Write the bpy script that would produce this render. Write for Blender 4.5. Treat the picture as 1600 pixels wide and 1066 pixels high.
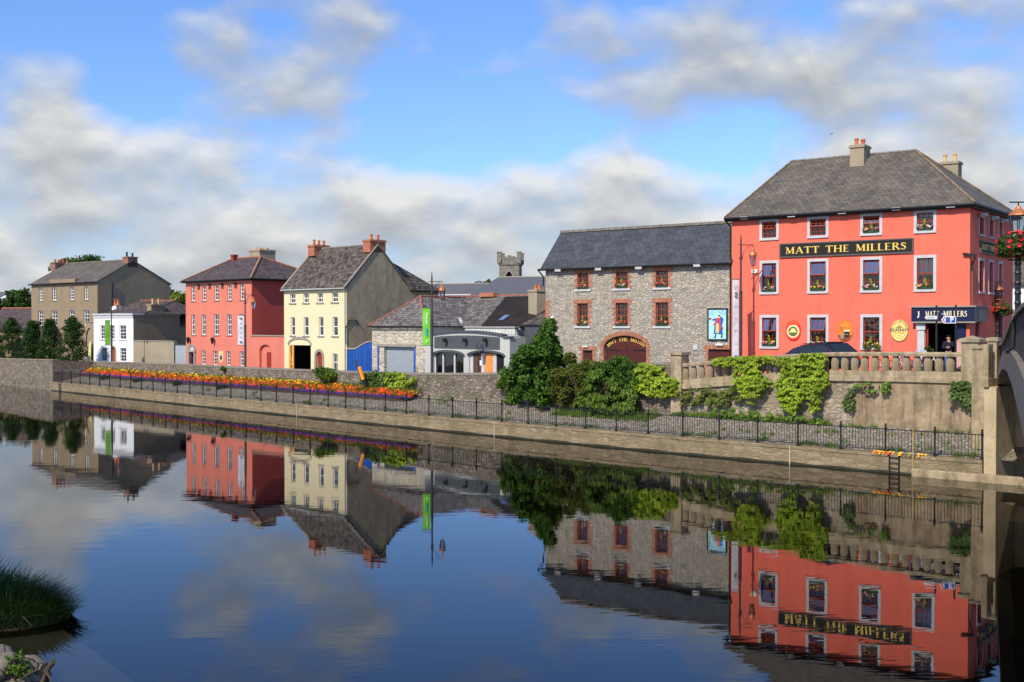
import bpy, bmesh, math, random
from mathutils import Vector, Matrix, noise
from mathutils.geometry import tessellate_polygon
RN = random.Random(11)
PI = math.pi
SC = bpy.context.scene
COL = SC.collection
for o in list(bpy.data.objects):
    bpy.data.objects.remove(o)

# ---------------------------------------------------------------- survey of the site
F, CX, CY, HC = 1800.0, 800.0, 533.0, 5.7       # focal length in photo pixels, eye height over the water
PITCH = math.atan(25 / 1800)
_c, _s = math.cos(PITCH), math.sin(PITCH)

def ray(x, y):
    a, b = (x - CX) / F, (CY - y) / F
    v = Vector((a, _c + b * _s, -_s + b * _c))
    return v / v.y

def proj(p):
    x, y, z = p[0], p[1], p[2] - HC
    f = y * _c - z * _s
    u = y * _s + z * _c
    return CX + F * x / f, CY - F * u / f

def at_scale(x, s, y=508):                       # plan point seen at column x where one metre is s pixels
    Y = F / s
    return Vector((ray(x, y).x * Y, Y))

class Frame:
    """Plan frame of a building: origin at its left front corner, x along the front, y away from the river."""
    def __init__(self, A, B):
        self.A = Vector(A); d = Vector(B) - Vector(A)
        self.L = d.length; self.d = d.normalized(); self.p = Vector((-self.d.y, self.d.x))
        self.rot = math.atan2(self.d.y, self.d.x)
    def on(self, x, y, v=0.0):
        r = ray(x, y); rp = Vector((r.x, 1.0))
        t = (self.A.dot(self.p) + v) / rp.dot(self.p)
        q = rp * t - self.A
        return q.dot(self.d), HC + t * r.z
    def on_side(self, x, y, u):                  # hit the plane local x = u, gives (v, z)
        r = ray(x, y); rp = Vector((r.x, 1.0))
        t = (self.A.dot(self.d) + u) / rp.dot(self.d)
        q = rp * t - self.A
        return q.dot(self.p), HC + t * r.z
    def w(self, u, v, z=0.0):
        q = self.A + self.d * u + self.p * v
        return Vector((q.x, q.y, z))

def shore_h(x): return 93.7 + .1103 * x - 7.9e-6 * x * x
def Q0(x):
    s = shore_h(x) / HC
    return Vector(((x - CX) / s, F / s))
def QN(x):
    d = (Q0(x + 2) - Q0(x - 2)).normalized()
    return Vector((-d.y, d.x))
def QP(x, off=0.0, z=0.0):
    q = Q0(x) + QN(x) * off
    return Vector((q.x, q.y, z))
def qparam(px, off):                             # shore parameter whose point at this offset is seen at column px
    lo, hi = -620.0, 2300.0
    for _ in range(34):
        m = (lo + hi) / 2
        if proj(QP(m, off, 3))[0] < px: lo = m
        else: hi = m
    return (lo + hi) / 2
def onwall(px, py, off):
    m = qparam(px, off); q = QP(m, off)
    return Vector((q.x, q.y, HC + ray(px, py).z * q.y)), m

# ---------------------------------------------------------------- object helpers
def tag(o, label=None, cat=None, group=None, kind=None):
    if label: o['label'] = label
    if cat: o['category'] = cat
    if group: o['group'] = group
    if kind: o['kind'] = kind
    return o
def thing(name, label, cat, loc=(0, 0, 0), rz=0.0, group=None):
    o = bpy.data.objects.new(name, None); COL.objects.link(o)
    o.empty_display_size = .3
    o.location = loc; o.rotation_euler = (0, 0, rz)
    return tag(o, label, cat, group)
def copy_tree(o, parent=None):
    kids = KIDS.get(o.name, [])
    c = o.copy(); COL.objects.link(c)
    if parent: c.parent = parent; KIDS.setdefault(parent.name, []).append(c)
    for k in kids: copy_tree(k, c)
    return c
KIDS = {}

class MB:
    def __init__(self, M=None):
        self.v = []; self.f = []; self.M = M or Matrix.Identity(4)
    def face(self, pts, n=None):
        P = [self.M @ Vector(p) for p in pts]
        i = len(self.v); self.v += P; self.f.append(list(range(i, i + len(P))))
    def box(self, x0, y0, z0, x1, y1, z1, M=None):
        T = self.M @ M if M else self.M
        i = len(self.v)
        for x, y, z in ((x0,y0,z0),(x1,y0,z0),(x1,y1,z0),(x0,y1,z0),(x0,y0,z1),(x1,y0,z1),(x1,y1,z1),(x0,y1,z1)):
            self.v.append(T @ Vector((x, y, z)))
        for q in ((0,3,2,1),(4,5,6,7),(0,1,5,4),(1,2,6,5),(2,3,7,6),(3,0,4,7)):
            self.f.append([i + k for k in q])
    def cbox(self, c, sx, sy, sz, M=None):
        self.box(c[0]-sx/2, c[1]-sy/2, c[2]-sz/2, c[0]+sx/2, c[1]+sy/2, c[2]+sz/2, M)
    def flat(self, outer, holes=(), y=0.0, flip=False):
        """polygon in the x-z plane at depth y, facing -y, with holes"""
        loops = [[Vector((a, b, 0)) for a, b in outer]] + [[Vector((a, b, 0)) for a, b in h] for h in holes]
        fl = [p for l in loops for p in l]
        base = len(self.v)
        self.v += [self.M @ Vector((p.x, y, p.y)) for p in fl]
        for t in tessellate_polygon(loops):
            a, b, c = (fl[k] for k in t)
            cr = (b.x-a.x)*(c.y-a.y) - (b.y-a.y)*(c.x-a.x)
            if abs(cr) < 1e-9: continue
            t = list(t)
            if (cr < 0) != flip: t.reverse()
            self.f.append([base + k for k in t])
    def rim(self, loop, y0, y1, outward=True):
        ar = sum(loop[i][0]*loop[(i+1)%len(loop)][1]-loop[(i+1)%len(loop)][0]*loop[i][1] for i in range(len(loop)))
        L = list(loop)
        if (ar > 0) != outward: L.reverse()
        for i in range(len(L)):
            a, b = L[i], L[(i+1) % len(L)]
            self.face([(a[0], y0, a[1]), (a[0], y1, a[1]), (b[0], y1, b[1]), (b[0], y0, b[1])][::-1])
    def wall(self, outer, holes, depth=.2, y=0.0):
        self.flat(outer, holes, y)
        for h in holes: self.rim(h, y, y + depth, False)
    def prism(self, poly, y0, y1, holes=()):
        self.flat(poly, holes, y0); self.flat(poly, holes, y1, True)
        self.rim(poly, y0, y1, True)
        for h in holes: self.rim(h, y0, y1, False)
    def tube(self, pts, r, n=8, caps=True):
        pts = [Vector(p) for p in pts]
        rr = r if isinstance(r, (list, tuple)) else [r] * len(pts)
        base = len(self.v); up = None
        for k, p in enumerate(pts):
            d = (pts[min(k+1, len(pts)-1)] - pts[max(k-1, 0)]).normalized()
            if up is None: up = Vector((0,0,1)) if abs(d.z) < .9 else Vector((1,0,0))
            a = d.cross(up).normalized(); b = a.cross(d).normalized(); up = b
            for i in range(n):
                t = 2*PI*i/n
                self.v.append(self.M @ (p + (a*math.cos(t) + b*math.sin(t)) * rr[k]))
        for k in range(len(pts)-1):
            for i in range(n):
                j = (i+1) % n
                self.f.append([base+k*n+i, base+k*n+j, base+(k+1)*n+j, base+(k+1)*n+i])
        if caps:
            self.f.append([base+i for i in range(n)][::-1])
            self.f.append([base+(len(pts)-1)*n+i for i in range(n)])
    def lathe(self, c, prof, n=10, ph=0.0, sx=1, sy=1):
        base = len(self.v)
        for r, z in prof:
            for i in range(n):
                t = 2*PI*i/n + ph
                self.v.append(self.M @ Vector((c[0]+r*math.cos(t)*sx, c[1]+r*math.sin(t)*sy, c[2]+z)))
        for k in range(len(prof)-1):
            for i in range(n):
                j = (i+1) % n
                self.f.append([base+k*n+i, base+k*n+j, base+(k+1)*n+j, base+(k+1)*n+i])
        self.f.append([base+i for i in range(n)][::-1])
        self.f.append([base+(len(prof)-1)*n+i for i in range(n)])
    def ball(self, c, r, n=8, m=5, sz=1):
        self.lathe((c[0], c[1], c[2]), [(max(r*math.sin(PI*k/m), .0005), -r*sz*math.cos(PI*k/m)) for k in range(m+1)], n)
    def build(self, name, mat, parent=None, smooth=False, **kw):
        me = bpy.data.meshes.new(name)
        me.from_pydata([tuple(v) for v in self.v], [], self.f)
        uv = me.uv_layers.new(name='metres'); d = uv.data
        vs = me.vertices
        for p in me.polygons:
            n = p.normal
            if abs(n.z) > .93: t = Vector((1,0,0)); b = Vector((0,1,0))
            else:
                t = Vector((-n.y, n.x, 0)).normalized(); b = n.cross(t)
            for li in p.loop_indices:
                co = vs[me.loops[li].vertex_index].co
                d[li].uv = (co.dot(t), co.dot(b))
        if smooth: me.polygons.foreach_set('use_smooth', [True]*len(me.polygons))
        if mat: me.materials.append(mat)
        o = bpy.data.objects.new(name, me); COL.objects.link(o)
        if parent: o.parent = parent; KIDS.setdefault(parent.name, []).append(o)
        return tag(o, kw.get('label'), kw.get('cat'), kw.get('group'), kw.get('kind'))

def arc(cx, cz, rx, rz, a0, a1, n=14):
    return [(cx + rx*math.cos(a0+(a1-a0)*i/n), cz + rz*math.sin(a0+(a1-a0)*i/n)) for i in range(n+1)]
def rect(x0, z0, x1, z1): return [(x0,z0),(x1,z0),(x1,z1),(x0,z1)]
def arched(x0, z0, x1, zs, zt, n=14):            # opening with springing zs and crown zt
    return [(x0,z0),(x1,z0)] + arc((x0+x1)/2, zs, (x1-x0)/2, zt-zs, 0, PI, n)
def lerp_list(xs, x):
    if x <= xs[0][0]: return xs[0][1]
    for (a, b), (c, d) in zip(xs, xs[1:]):
        if x <= c: return b + (d-b)*(x-a)/(c-a)
    return xs[-1][1]

# ---------------------------------------------------------------- materials
class NT:
    def __init__(self, name):
        self.m = bpy.data.materials.new(name); self.m.use_nodes = True
        self.t = self.m.node_tree; self.b = self.t.nodes['Principled BSDF']
    def n(self, typ, props=None, **inp):
        nd = self.t.nodes.new(typ)
        for k, v in (props or {}).items(): setattr(nd, k, v)
        for k, v in inp.items():
            key = int(k[1:]) if k[0] == 'i' and k[1:].isdigit() else k.replace('_', ' ')
            s = nd.inputs[key]
            if hasattr(v, 'is_linked') or isinstance(v, bpy.types.NodeSocket): self.t.links.new(v, s)
            else:
                if isinstance(v, tuple) and len(v) == 3 and s.type == 'RGBA': v = (*v, 1)
                s.default_value = v
        return nd
    def co(self, kind='Object', scale=(1,1,1)):
        c = self.n('ShaderNodeTexCoord').outputs[kind]
        return self.n('ShaderNodeMapping', Vector=c, Scale=scale).outputs[0]
    def noise(self, vec, scale, detail=4, rough=.6):
        return self.n('ShaderNodeTexNoise', Vector=vec, Scale=float(scale), Detail=float(detail), Roughness=rough).outputs[0]
    def ramp(self, fac, stops):
        r = self.n('ShaderNodeValToRGB', Fac=fac); e = r.color_ramp.elements
        while len(e) < len(stops): e.new(.5)
        for k, (p, c) in enumerate(stops):
            e[k].position = p; e[k].color = (*c, 1) if isinstance(c, tuple) else (c, c, c, 1)
        return r.outputs[0]
    def mix(self, fac, a, b, mode='MIX'):
        nd = self.t.nodes.new('ShaderNodeMix'); nd.data_type = 'RGBA'; nd.blend_type = mode
        for k, v in ((0, fac), (6, a), (7, b)):
            if isinstance(v, bpy.types.NodeSocket): self.t.links.new(v, nd.inputs[k])
            else: nd.inputs[k].default_value = (*v, 1) if isinstance(v, tuple) and len(v) == 3 else v
        return nd.outputs[2]
    def math(self, op, a, b=0.0, clamp=False):
        nd = self.t.nodes.new('ShaderNodeMath'); nd.operation = op; nd.use_clamp = clamp
        for k, v in ((0, a), (1, b)):
            if isinstance(v, bpy.types.NodeSocket): self.t.links.new(v, nd.inputs[k])
            else: nd.inputs[k].default_value = v
        return nd.outputs[0]
    def bump(self, h, strength=.5, dist=.02, normal=None):
        nd = self.n('ShaderNodeBump', Height=h, Strength=strength, Distance=dist)
        if normal: self.t.links.new(normal, nd.inputs['Normal'])
        return nd.outputs[0]
    def out(self, col=None, rough=None, normal=None, metal=None, spec=None):
        for k, v in (('Base Color', col), ('Roughness', rough), ('Normal', normal), ('Metallic', metal), ('Specular IOR Level', spec)):
            if v is None: continue
            if isinstance(v, bpy.types.NodeSocket): self.t.links.new(v, self.b.inputs[k])
            else: self.b.inputs[k].default_value = (*v, 1) if isinstance(v, tuple) else v
        return self.m
def sc(c, k): return tuple(min(1, x*k) for x in c)

def plain(name, col, rough=.6, metal=0.0, var=.12, scale=4, bump=0.0, spec=.3):
    t = NT(name); c = t.co()
    n = t.noise(c, scale)
    col2 = t.ramp(n, [(.3, sc(col, 1-var)), (.7, sc(col, 1+var))])
    nm = t.bump(t.noise(c, scale*9), bump, .01) if bump else None
    return t.out(col2, rough, nm, metal, spec)

def plaster(name, col, dirt=None, amt=.35, var=.07, rough=.85, streak=.5):
    t = NT(name); c = t.co()
    big = t.noise(c, .55, 5, .65)
    base = t.ramp(big, [(.3, sc(col, 1-var)), (.7, sc(col, 1+var))])
    fine = t.noise(c, 9, 4, .7)
    base = t.mix(t.math('MULTIPLY', fine, .35), base, sc(col, .82))
    st = t.noise(t.co(scale=(1.3, 1.3, .14)), 1.0, 6, .62)
    stm = t.math('MULTIPLY', t.math('MULTIPLY', t.ramp(st, [(.5, 0.0), (.78, 1.0)]), t.noise(c, .9, 3)), amt*streak*2.6)
    base = t.mix(stm, base, dirt or sc(col, .55))
    bl = t.ramp(t.noise(c, 1.3, 6, .7), [(.55, 0.0), (.75, 1.0)])
    base = t.mix(t.math('MULTIPLY', bl, amt), base, dirt or sc(col, .6))
    nm = t.bump(t.math('ADD', t.noise(c, 22, 3), t.noise(c, 2.0, 3)), .35, .02)
    return t.out(base, rough, nm, None, .2)

def stained(name, col, dark, mid, streak=.8, blot=.7, bump=.6, sy=(1.6,.22)):
    """old concrete: blotches, vertical runs, speckle and pitting"""
    t = NT(name); c = t.co()
    g = t.ramp(t.noise(c, 1.1, 6, .68), [(.30, mid), (.5, col), (.72, sc(col, 1.22))])
    bl = t.ramp(t.noise(c, 2.7, 8, .75), [(.46, 0.0), (.66, 1.0)])
    g = t.mix(t.math('MULTIPLY', bl, blot), g, dark)
    st = t.ramp(t.noise(t.co(scale=(sy[0], sy[0], sy[1])), 1.6, 7, .66), [(.47, 0.0), (.66, 1.0)])
    g = t.mix(t.math('MULTIPLY', st, streak), g, dark)
    s2 = t.ramp(t.noise(t.co(scale=(sy[0]*1.7, sy[0]*1.7, sy[1]*1.2)), 2.3, 5, .6), [(.58, 0.0), (.72, 1.0)])
    g = t.mix(t.math('MULTIPLY', s2, streak*.5), g, sc(col, 1.45))
    g = t.mix(.55, g, t.ramp(t.noise(c, 26, 4, .7), [(.25, .55), (.75, 1.3)]), 'MULTIPLY')
    h = t.math('ADD', t.noise(c, 9, 6, .7), t.math('MULTIPLY', bl, -.4))
    return t.out(g, .92, t.bump(h, bump, .03), None, .15)

def rubble(name, cols, mortar, sx=2.9, sz=6.5, mw=.06, bump=.8, warp=.12, moss=None, mossamt=.5, vary=.5):
    t = NT(name)
    c = t.co(scale=(sx, sx, sz))
    w = t.n('ShaderNodeTexNoise', Vector=c, Scale=1.2, Detail=2.0).outputs[1]
    cw = t.n('ShaderNodeVectorMath', {'operation': 'MULTIPLY_ADD'}, i0=w, i1=(warp*4,)*3, i2=c).outputs[0]
    vf = t.n('ShaderNodeTexVoronoi', {'feature': 'F1'}, Vector=cw, Scale=1.0, Randomness=.85)
    ve = t.n('ShaderNodeTexVoronoi', {'feature': 'DISTANCE_TO_EDGE'}, Vector=cw, Scale=1.0, Randomness=.85)
    sep = t.n('ShaderNodeSeparateColor', i0=vf.outputs['Color'])
    k = len(cols)
    st = t.ramp(sep.outputs[0], [(i/max(1, k-1), cc) for i, cc in enumerate(cols)])
    st = t.mix(vary, st, t.ramp(sep.outputs[1], [(0, sc(cols[0], .7)), (1, sc(cols[-1], 1.15))]))
    fn = t.noise(t.co(), 14, 5, .7)
    st = t.mix(.6, st, t.ramp(fn, [(.25, .55), (.75, 1.25)]), 'MULTIPLY')
    e = t.ramp(ve.outputs['Distance'], [(0, 0.0), (mw*2, 1.0)])
    st = t.mix(e, mortar, st)
    if moss:
        mm = t.ramp(t.noise(t.co(), .9, 6, .7), [(.5, 0.0), (.68, 1.0)])
        st = t.mix(t.math('MULTIPLY', mm, mossamt), st, moss)
    h = t.math('ADD', e, t.math('MULTIPLY', fn, .5))
    return t.out(st, .9, t.bump(h, bump, .04), None, .2)

def slate(name, col, col2, row=.22, wid=.32, moss=None, mossamt=.4, bump=.6, var=1.0):
    t = NT(name); uv = t.n('ShaderNodeTexCoord').outputs['UV']
    wob = t.n('ShaderNodeTexNoise', Vector=t.co(), Scale=1.6, Detail=3.0).outputs[1]
    uvw = t.n('ShaderNodeVectorMath', {'operation': 'MULTIPLY_ADD'}, i0=wob, i1=(.07, .07, 0), i2=uv).outputs[0]
    b = t.n('ShaderNodeTexBrick', {'offset': .5}, Vector=uvw, Scale=1.0, Color1=sc(col, 1-.22*var), Color2=sc(col2, 1+.15*var), Mortar=sc(col, .35),
            Mortar_Size=.012, Mortar_Smooth=.3, Bias=0.0, Brick_Width=wid, Row_Height=row)
    c = t.co()
    g = t.mix(.75, b.outputs[0], t.ramp(t.noise(c, .8, 6, .7), [(.3, .6), (.7, 1.35)]), 'MULTIPLY')
    g = t.mix(.5, g, t.ramp(t.noise(c, 11, 4, .7), [(.3, .6), (.7, 1.3)]), 'MULTIPLY')
    if moss:
        mm = t.ramp(t.noise(c, 2.2, 8, .75), [(.52, 0.0), (.66, 1.0)])
        g = t.mix(t.math('MULTIPLY', mm, mossamt), g, moss)
    # each course tilts slightly, like lapped slates
    sepn = t.n('ShaderNodeSeparateXYZ', i0=uvw)
    saw = t.math('FRACT', t.math('DIVIDE', sepn.outputs[1], row))
    h = t.math('ADD', t.math('MULTIPLY', saw, -.8), t.math('MULTIPLY', b.outputs[1], -.6))
    h = t.math('ADD', h, t.math('MULTIPLY', t.noise(c, 7, 3), .7))
    return t.out(g, .75, t.bump(h, bump, .03), None, .3)

def brickm(name, c1, c2, mortar=(.35,.3,.25), w=.22, h=.075, dirt=.3):
    t = NT(name); uv = t.n('ShaderNodeTexCoord').outputs['UV']
    b = t.n('ShaderNodeTexBrick', Vector=uv, Scale=1.0, Color1=c1, Color2=c2, Mortar=mortar, Mortar_Size=.008, Mortar_Smooth=.2,
            Brick_Width=w, Row_Height=h)
    g = t.mix(.7, b.outputs[0], t.ramp(t.noise(t.co(), 5, 5, .7), [(.3, 1-dirt), (.7, 1+dirt)]), 'MULTIPLY')
    return t.out(g, .85, t.bump(t.math('MULTIPLY', b.outputs[1], -1.0), .5, .01), None, .2)

def leafm(name, a, b, c=None, trans=.25, rough=.55):
    t = NT(name)
    r = t.n('ShaderNodeNewGeometry').outputs['Random Per Island']
    g = t.ramp(r, [(0, a), (.5, b), (1, c or sc(b, 1.4))])
    big = t.ramp(t.noise(t.co(), 1.1, 3), [(.35, .7), (.65, 1.25)])
    g = t.mix(.8, g, big, 'MULTIPLY')
    t.out(g, rough, None, None, .25)
    tr = t.n('ShaderNodeBsdfTranslucent', Color=t.mix(1.0, g, (1.0, 1.25, .5), 'MULTIPLY'))
    mx = t.n('ShaderNodeMixShader', Fac=trans, i1=t.b.outputs[0], i2=tr.outputs[0])
    t.t.links.new(mx.outputs[0], t.t.nodes['Material Output'].inputs[0])
    return t.m

def glassm(name, tint=.75, refl=1.0, extra=.06):
    t = NT(name)
    fr = t.n('ShaderNodeFresnel', IOR=1.5)
    gl = t.n('ShaderNodeBsdfGlossy', Color=(refl, refl, refl), Roughness=.03)
    t.t.links.new(t.bump(t.noise(t.co(), 1.5, 2), .12, .05), gl.inputs['Normal'])
    tp = t.n('ShaderNodeBsdfTransparent', Color=(tint*.95, tint, tint))
    mx = t.n('ShaderNodeMixShader', Fac=t.math('ADD', fr.outputs[0], extra, True), i1=tp.outputs[0], i2=gl.outputs[0])
    t.t.links.new(mx.outputs[0], t.t.nodes['Material Output'].inputs[0])
    return t.m

M = {}
def mk():
    M['coral'] = plaster('coral_paint', (.87, .172, .108), (.58, .12, .08), .75, .08, .8, .7)
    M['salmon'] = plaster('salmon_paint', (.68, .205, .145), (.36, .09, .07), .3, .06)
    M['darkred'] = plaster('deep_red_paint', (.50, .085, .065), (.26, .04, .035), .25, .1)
    M['cream'] = plaster('cream_paint', (.76, .66, .41), (.6, .52, .32), .15, .03, .8, .4)
    M['white_wall'] = plaster('white_paint', (.82, .85, .86), (.6, .62, .62), .12, .03)
    M['shop_grey'] = plaster('pale_grey_paint', (.50, .50, .47), (.36, .37, .38), .2, .04)
    M['render_brown'] = plaster('brown_grey_render', (.29, .222, .14), (.17, .13, .08), .5, .12)
    M['render_gable'] = stained('stained_gable_render', (.46,.37,.235), (.24,.185,.115), (.37,.295,.185), .6, .5, .3, (.8,.13))
    M['render_dark'] = plaster('dark_grey_render', (.33, .255, .165), (.2, .155, .10), .5, .15)
    M['render_beige'] = plaster('beige_render', (.36, .30, .21), (.2, .165, .12), .4, .1)
    M['concrete'] = plaster('weathered_concrete', (.45, .37, .26), (.17, .14, .10), .5, .12, .9, .7)
    M['wall_render'] = plaster('stained_wall_render', (.34, .27, .185), (.13, .105, .08), .8, .25, .9, .8)
    M['bridge_dark'] = plaster('sooty_concrete', (.08, .068, .056), (.035, .03, .025), .6, .2, .9, .8)
    M['bridge_rib'] = plaster('pale_rib_concrete', (.20, .175, .15), (.08, .07, .06), .7, .25)
    M['mill_stone'] = rubble('mill_rubble', [(.28,.25,.21),(.45,.405,.325),(.54,.475,.36),(.36,.335,.295),(.58,.525,.425)], (.40,.355,.285), 3.8, 8.6, .05, .9, .1, None, .5, .3)
    M['garage_stone'] = rubble('garage_rubble', [(.24,.22,.19),(.5,.44,.33),(.62,.55,.42)], (.58,.52,.41), 2.6, 4.6, .11, .9, .25)
    M['wall_stone'] = rubble('parapet_rubble', [(.13,.11,.09),(.24,.205,.16),(.33,.28,.22)], (.17,.145,.115), 3.0, 6.2, .06, 1.0, .25, (.11,.105,.045), .65)
    M['old_stone'] = rubble('retaining_rubble', [(.29,.24,.17),(.36,.30,.22),(.46,.40,.32)], (.26,.215,.15), 2.0, 4.6, .06, .8, .5, (.17,.15,.07), .8, .35)
    M['quay_stone'] = rubble('quay_masonry', [(.225,.175,.105),(.28,.215,.13),(.32,.25,.155)], (.20,.155,.095), 1.5, 6.5, .035, .5, .16, (.13,.115,.06), .85, .3)
    M['cobble'] = rubble('cobbled_apron', [(.24,.20,.16),(.34,.29,.235),(.43,.37,.30)], (.16,.15,.11), 4.5, 4.5, .08, 1.0, .15, (.14,.15,.06), .45)
    M['tower_stone'] = rubble('tower_ashlar', [(.2,.185,.155),(.28,.255,.21)], (.16,.15,.13), 1.2, 2.4, .04, .6)
    M['slate_grey'] = slate('old_grey_slate', (.125,.11,.088), (.15,.13,.105), .20, .28, (.19,.16,.115), .45, .7, .7)
    M['slate_blue'] = slate('new_blue_slate', (.062,.068,.078), (.074,.081,.092), .25, .35, None, .4, .5, .6)
    M['slate_moss'] = slate('mossy_slate', (.065,.054,.045), (.135,.112,.09), .24, .3, (.25,.21,.155), .55, 1.4, 1.5)
    M['slate_purple'] = slate('purple_slate', (.075,.055,.052), (.11,.082,.076), .2, .3, (.17,.12,.09), .3)
    M['slate_patch'] = slate('patched_slate', (.115,.105,.10), (.20,.185,.17), .22, .3, (.17,.11,.075), .8, 1.0, 1.4)
    M['sheet_roof'] = plain('dark_sheet_roof', (.020,.014,.012), .85, 0, .4, 1.2)
    M['far_roof'] = plain('far_grey_roof', (.11,.112,.122), .7, 0, .06, .6)
    M['brick'] = brickm('orange_brick', (.50,.14,.06), (.40,.095,.04))
    M['brick_sur'] = plain('brick_surround', (.40,.17,.10), .85, 0, .45, 7, .4)
    M['brick_dark'] = brickm('brown_brick', (.22,.09,.06), (.3,.12,.07))
    M['terracotta'] = plain('terracotta', (.55,.16,.06), .8, 0, .25, 5)
    M['pot_buff'] = plain('buff_pot', (.62,.42,.2), .8, 0, .15, 5)
    M['ridge_tile'] = plain('clay_ridge_tiles', (.34,.125,.075), .85, 0, .45, 4)
    M['ridge_grey'] = plain('grey_ridge_tiles', (.2,.18,.155), .85, 0, .3, 4)
    M['lead'] = plain('lead_flashing', (.5,.5,.5), .6, 0, .15, 5)
    M['gutter'] = plain('black_gutter', (.015,.015,.017), .45)
    M['iron'] = plain('black_iron', (.016,.016,.017), .4, 0, .3, 8, .1, .4)
    M['grey_iron'] = plain('grey_iron', (.055,.05,.05), .5, 0, .2, 8)
    M['sur_grey'] = plain('grey_stone_surround', (.52,.53,.54), .8, 0, .1, 3)
    M['sur_dark'] = plain('grey_sill', (.3,.27,.22), .85, 0, .12, 3)
    M['red_frame'] = plain('red_brown_timber', (.30,.045,.02), .5, 0, .12, 5)
    M['white_frame'] = plain('white_timber', (.78,.78,.76), .5, 0, .05, 5)
    M['glass'] = glassm('window_glass')
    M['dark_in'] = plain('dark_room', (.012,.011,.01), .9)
    M['curtain'] = plain('pale_curtain', (.5,.48,.44), .9, 0, .15, 9)
    M['blind'] = plain('white_blind', (.68,.68,.66), .8, 0, .06, 5)
    M['door_maroon'] = plain('maroon_planks', (.085,.018,.014), .6, 0, .2, 5, .2)
    M['door_red'] = plain('red_door', (.30,.035,.02), .5, 0, .15, 5)
    M['black_paint'] = plain('black_sign_paint', (.018,.017,.016), .75, 0, .1)
    M['gold'] = plain('gold_letters', (.80,.56,.12), .5, 0, .08)
    M['cream_l'] = plain('cream_letters', (.85,.78,.55), .6, 0, .05)
    M['navy'] = plain('navy_paint', (.012,.016,.055), .4, 0, .15)
    M['blue'] = plaster('blue_paint', (.012,.085,.36), (.10,.2,.4), .25, .1, .6, .6)
    M['frame_blue'] = plain('frame_blue', (.03,.10,.42), .5)
    M['shutter'] = plain('grey_shutter', (.32,.37,.39), .5, 0, .08)
    M['orange_board'] = plain('orange_plywood', (.78,.28,.07), .7, 0, .12)
    M['sign_grey'] = plain('dark_grey_board', (.075,.085,.09), .6, 0, .08)
    M['white'] = plain('white_plastic', (.8,.8,.78), .5, 0, .04)
    M['white_sheet'] = plain('off_white_boards', (.62,.62,.56), .6, 0, .08)
    M['copper'] = plain('copper_lantern', (.46,.17,.06), .5, .3, .2, 8)
    M['lamp_glass'] = glassm('lantern_glass', .8)
    M['green_cloth'] = plain('green_banner', (.16,.62,.03), .7, 0, .05, 2)
    M['green_cloth2'] = plain('dull_green_banner', (.12,.32,.03), .7, 0, .1, 2)
    M['white_cloth'] = plain('white_banner', (.66,.67,.70), .7, 0, .05, 2)
    M['black_car'] = plain('black_car_paint', (.012,.012,.015), .12, 0, .05, 1, 0, .8)
    M['car_glass'] = plain('tinted_glass', (.02,.022,.025), .04, 0, .1, 1, 0, .9)
    M['rubber'] = plain('rubber', (.012,.012,.012), .8)
    M['chrome'] = plain('bright_metal', (.6,.6,.6), .25, .9, .05)
    M['skin'] = plain('skin', (.52,.27,.18), .6, 0, .08)
    M['hair'] = plain('dark_hair', (.03,.022,.018), .7)
    M['navy_wool'] = plain('navy_wool', (.014,.017,.03), .95, 0, .2, 9)
    M['denim'] = plain('blue_denim', (.07,.13,.32), .9, 0, .2, 9)
    M['orange_box'] = plain('orange_plastic', (.85,.33,.04), .5, 0, .05)
    M['soil'] = plain('dark_soil', (.06,.042,.028), .95, 0, .3, 5, .4)
    M['bark'] = plain('bark', (.085,.06,.04), .9, 0, .3, 8, .5)
    M['asphalt'] = plain('asphalt', (.055,.055,.056), .9, 0, .15, 2, .2)
    M['paving'] = plain('concrete_paving', (.25,.24,.22), .9, 0, .12, 2, .2)
    M['grass_g'] = plain('rough_ground', (.07,.085,.03), .95, 0, .4, 1.5, .5)
    M['l_syc'] = leafm('sycamore_leaves', (.03,.08,.012), (.07,.16,.02), (.15,.26,.035))
    M['l_shrub'] = leafm('shrub_leaves', (.055,.085,.014), (.10,.145,.02), (.18,.17,.03))
    M['l_weep'] = leafm('weeping_leaves', (.05,.10,.012), (.10,.18,.02), (.17,.26,.03))
    M['l_ivy'] = leafm('yellow_green_ivy', (.12,.19,.012), (.24,.34,.018), (.38,.46,.03))
    M['l_ivyd'] = leafm('dark_ivy', (.04,.08,.015), (.08,.14,.025), (.12,.17,.05))
    M['l_dark'] = leafm('dark_tree_leaves', (.014,.042,.008), (.028,.07,.012), (.05,.11,.018))
    M['l_tree'] = leafm('tree_leaves', (.03,.075,.012), (.05,.11,.018), (.09,.16,.03))
    M['l_yel'] = leafm('yellowing_leaves', (.14,.17,.025), (.22,.25,.04), (.3,.28,.06))
    M['l_reed'] = leafm('reed_blades', (.022,.05,.014), (.04,.085,.02), (.075,.10,.03), .15)
    M['l_bed'] = leafm('bedding_leaves', (.05,.10,.012), (.09,.15,.02), (.14,.2,.03))
    for k, a, b in (('f_yel', (.85,.55,.01), (.95,.72,.03)), ('f_org', (.88,.22,.008), (.95,.35,.01)), ('f_red', (.80,.03,.006), (.9,.10,.01)),
                    ('f_pur', (.10,.02,.24), (.2,.04,.42)), ('f_pink', (.8,.10,.22), (.9,.4,.5)), ('f_crim', (.60,.006,.02), (.85,.02,.06)),
                    ('f_white', (.85,.7,.7), (.9,.85,.8)), ('f_lime', (.45,.6,.02), (.7,.75,.05))):
        M[k] = leafm(k.replace('f_', 'petals_'), a, tuple((x+y)/2 for x, y in zip(a, b)), b, .15)
    M['concrete'] = stained('weathered_concrete', (.40,.32,.205), (.15,.115,.07), (.28,.22,.14), .65, .6, .5)
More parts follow.
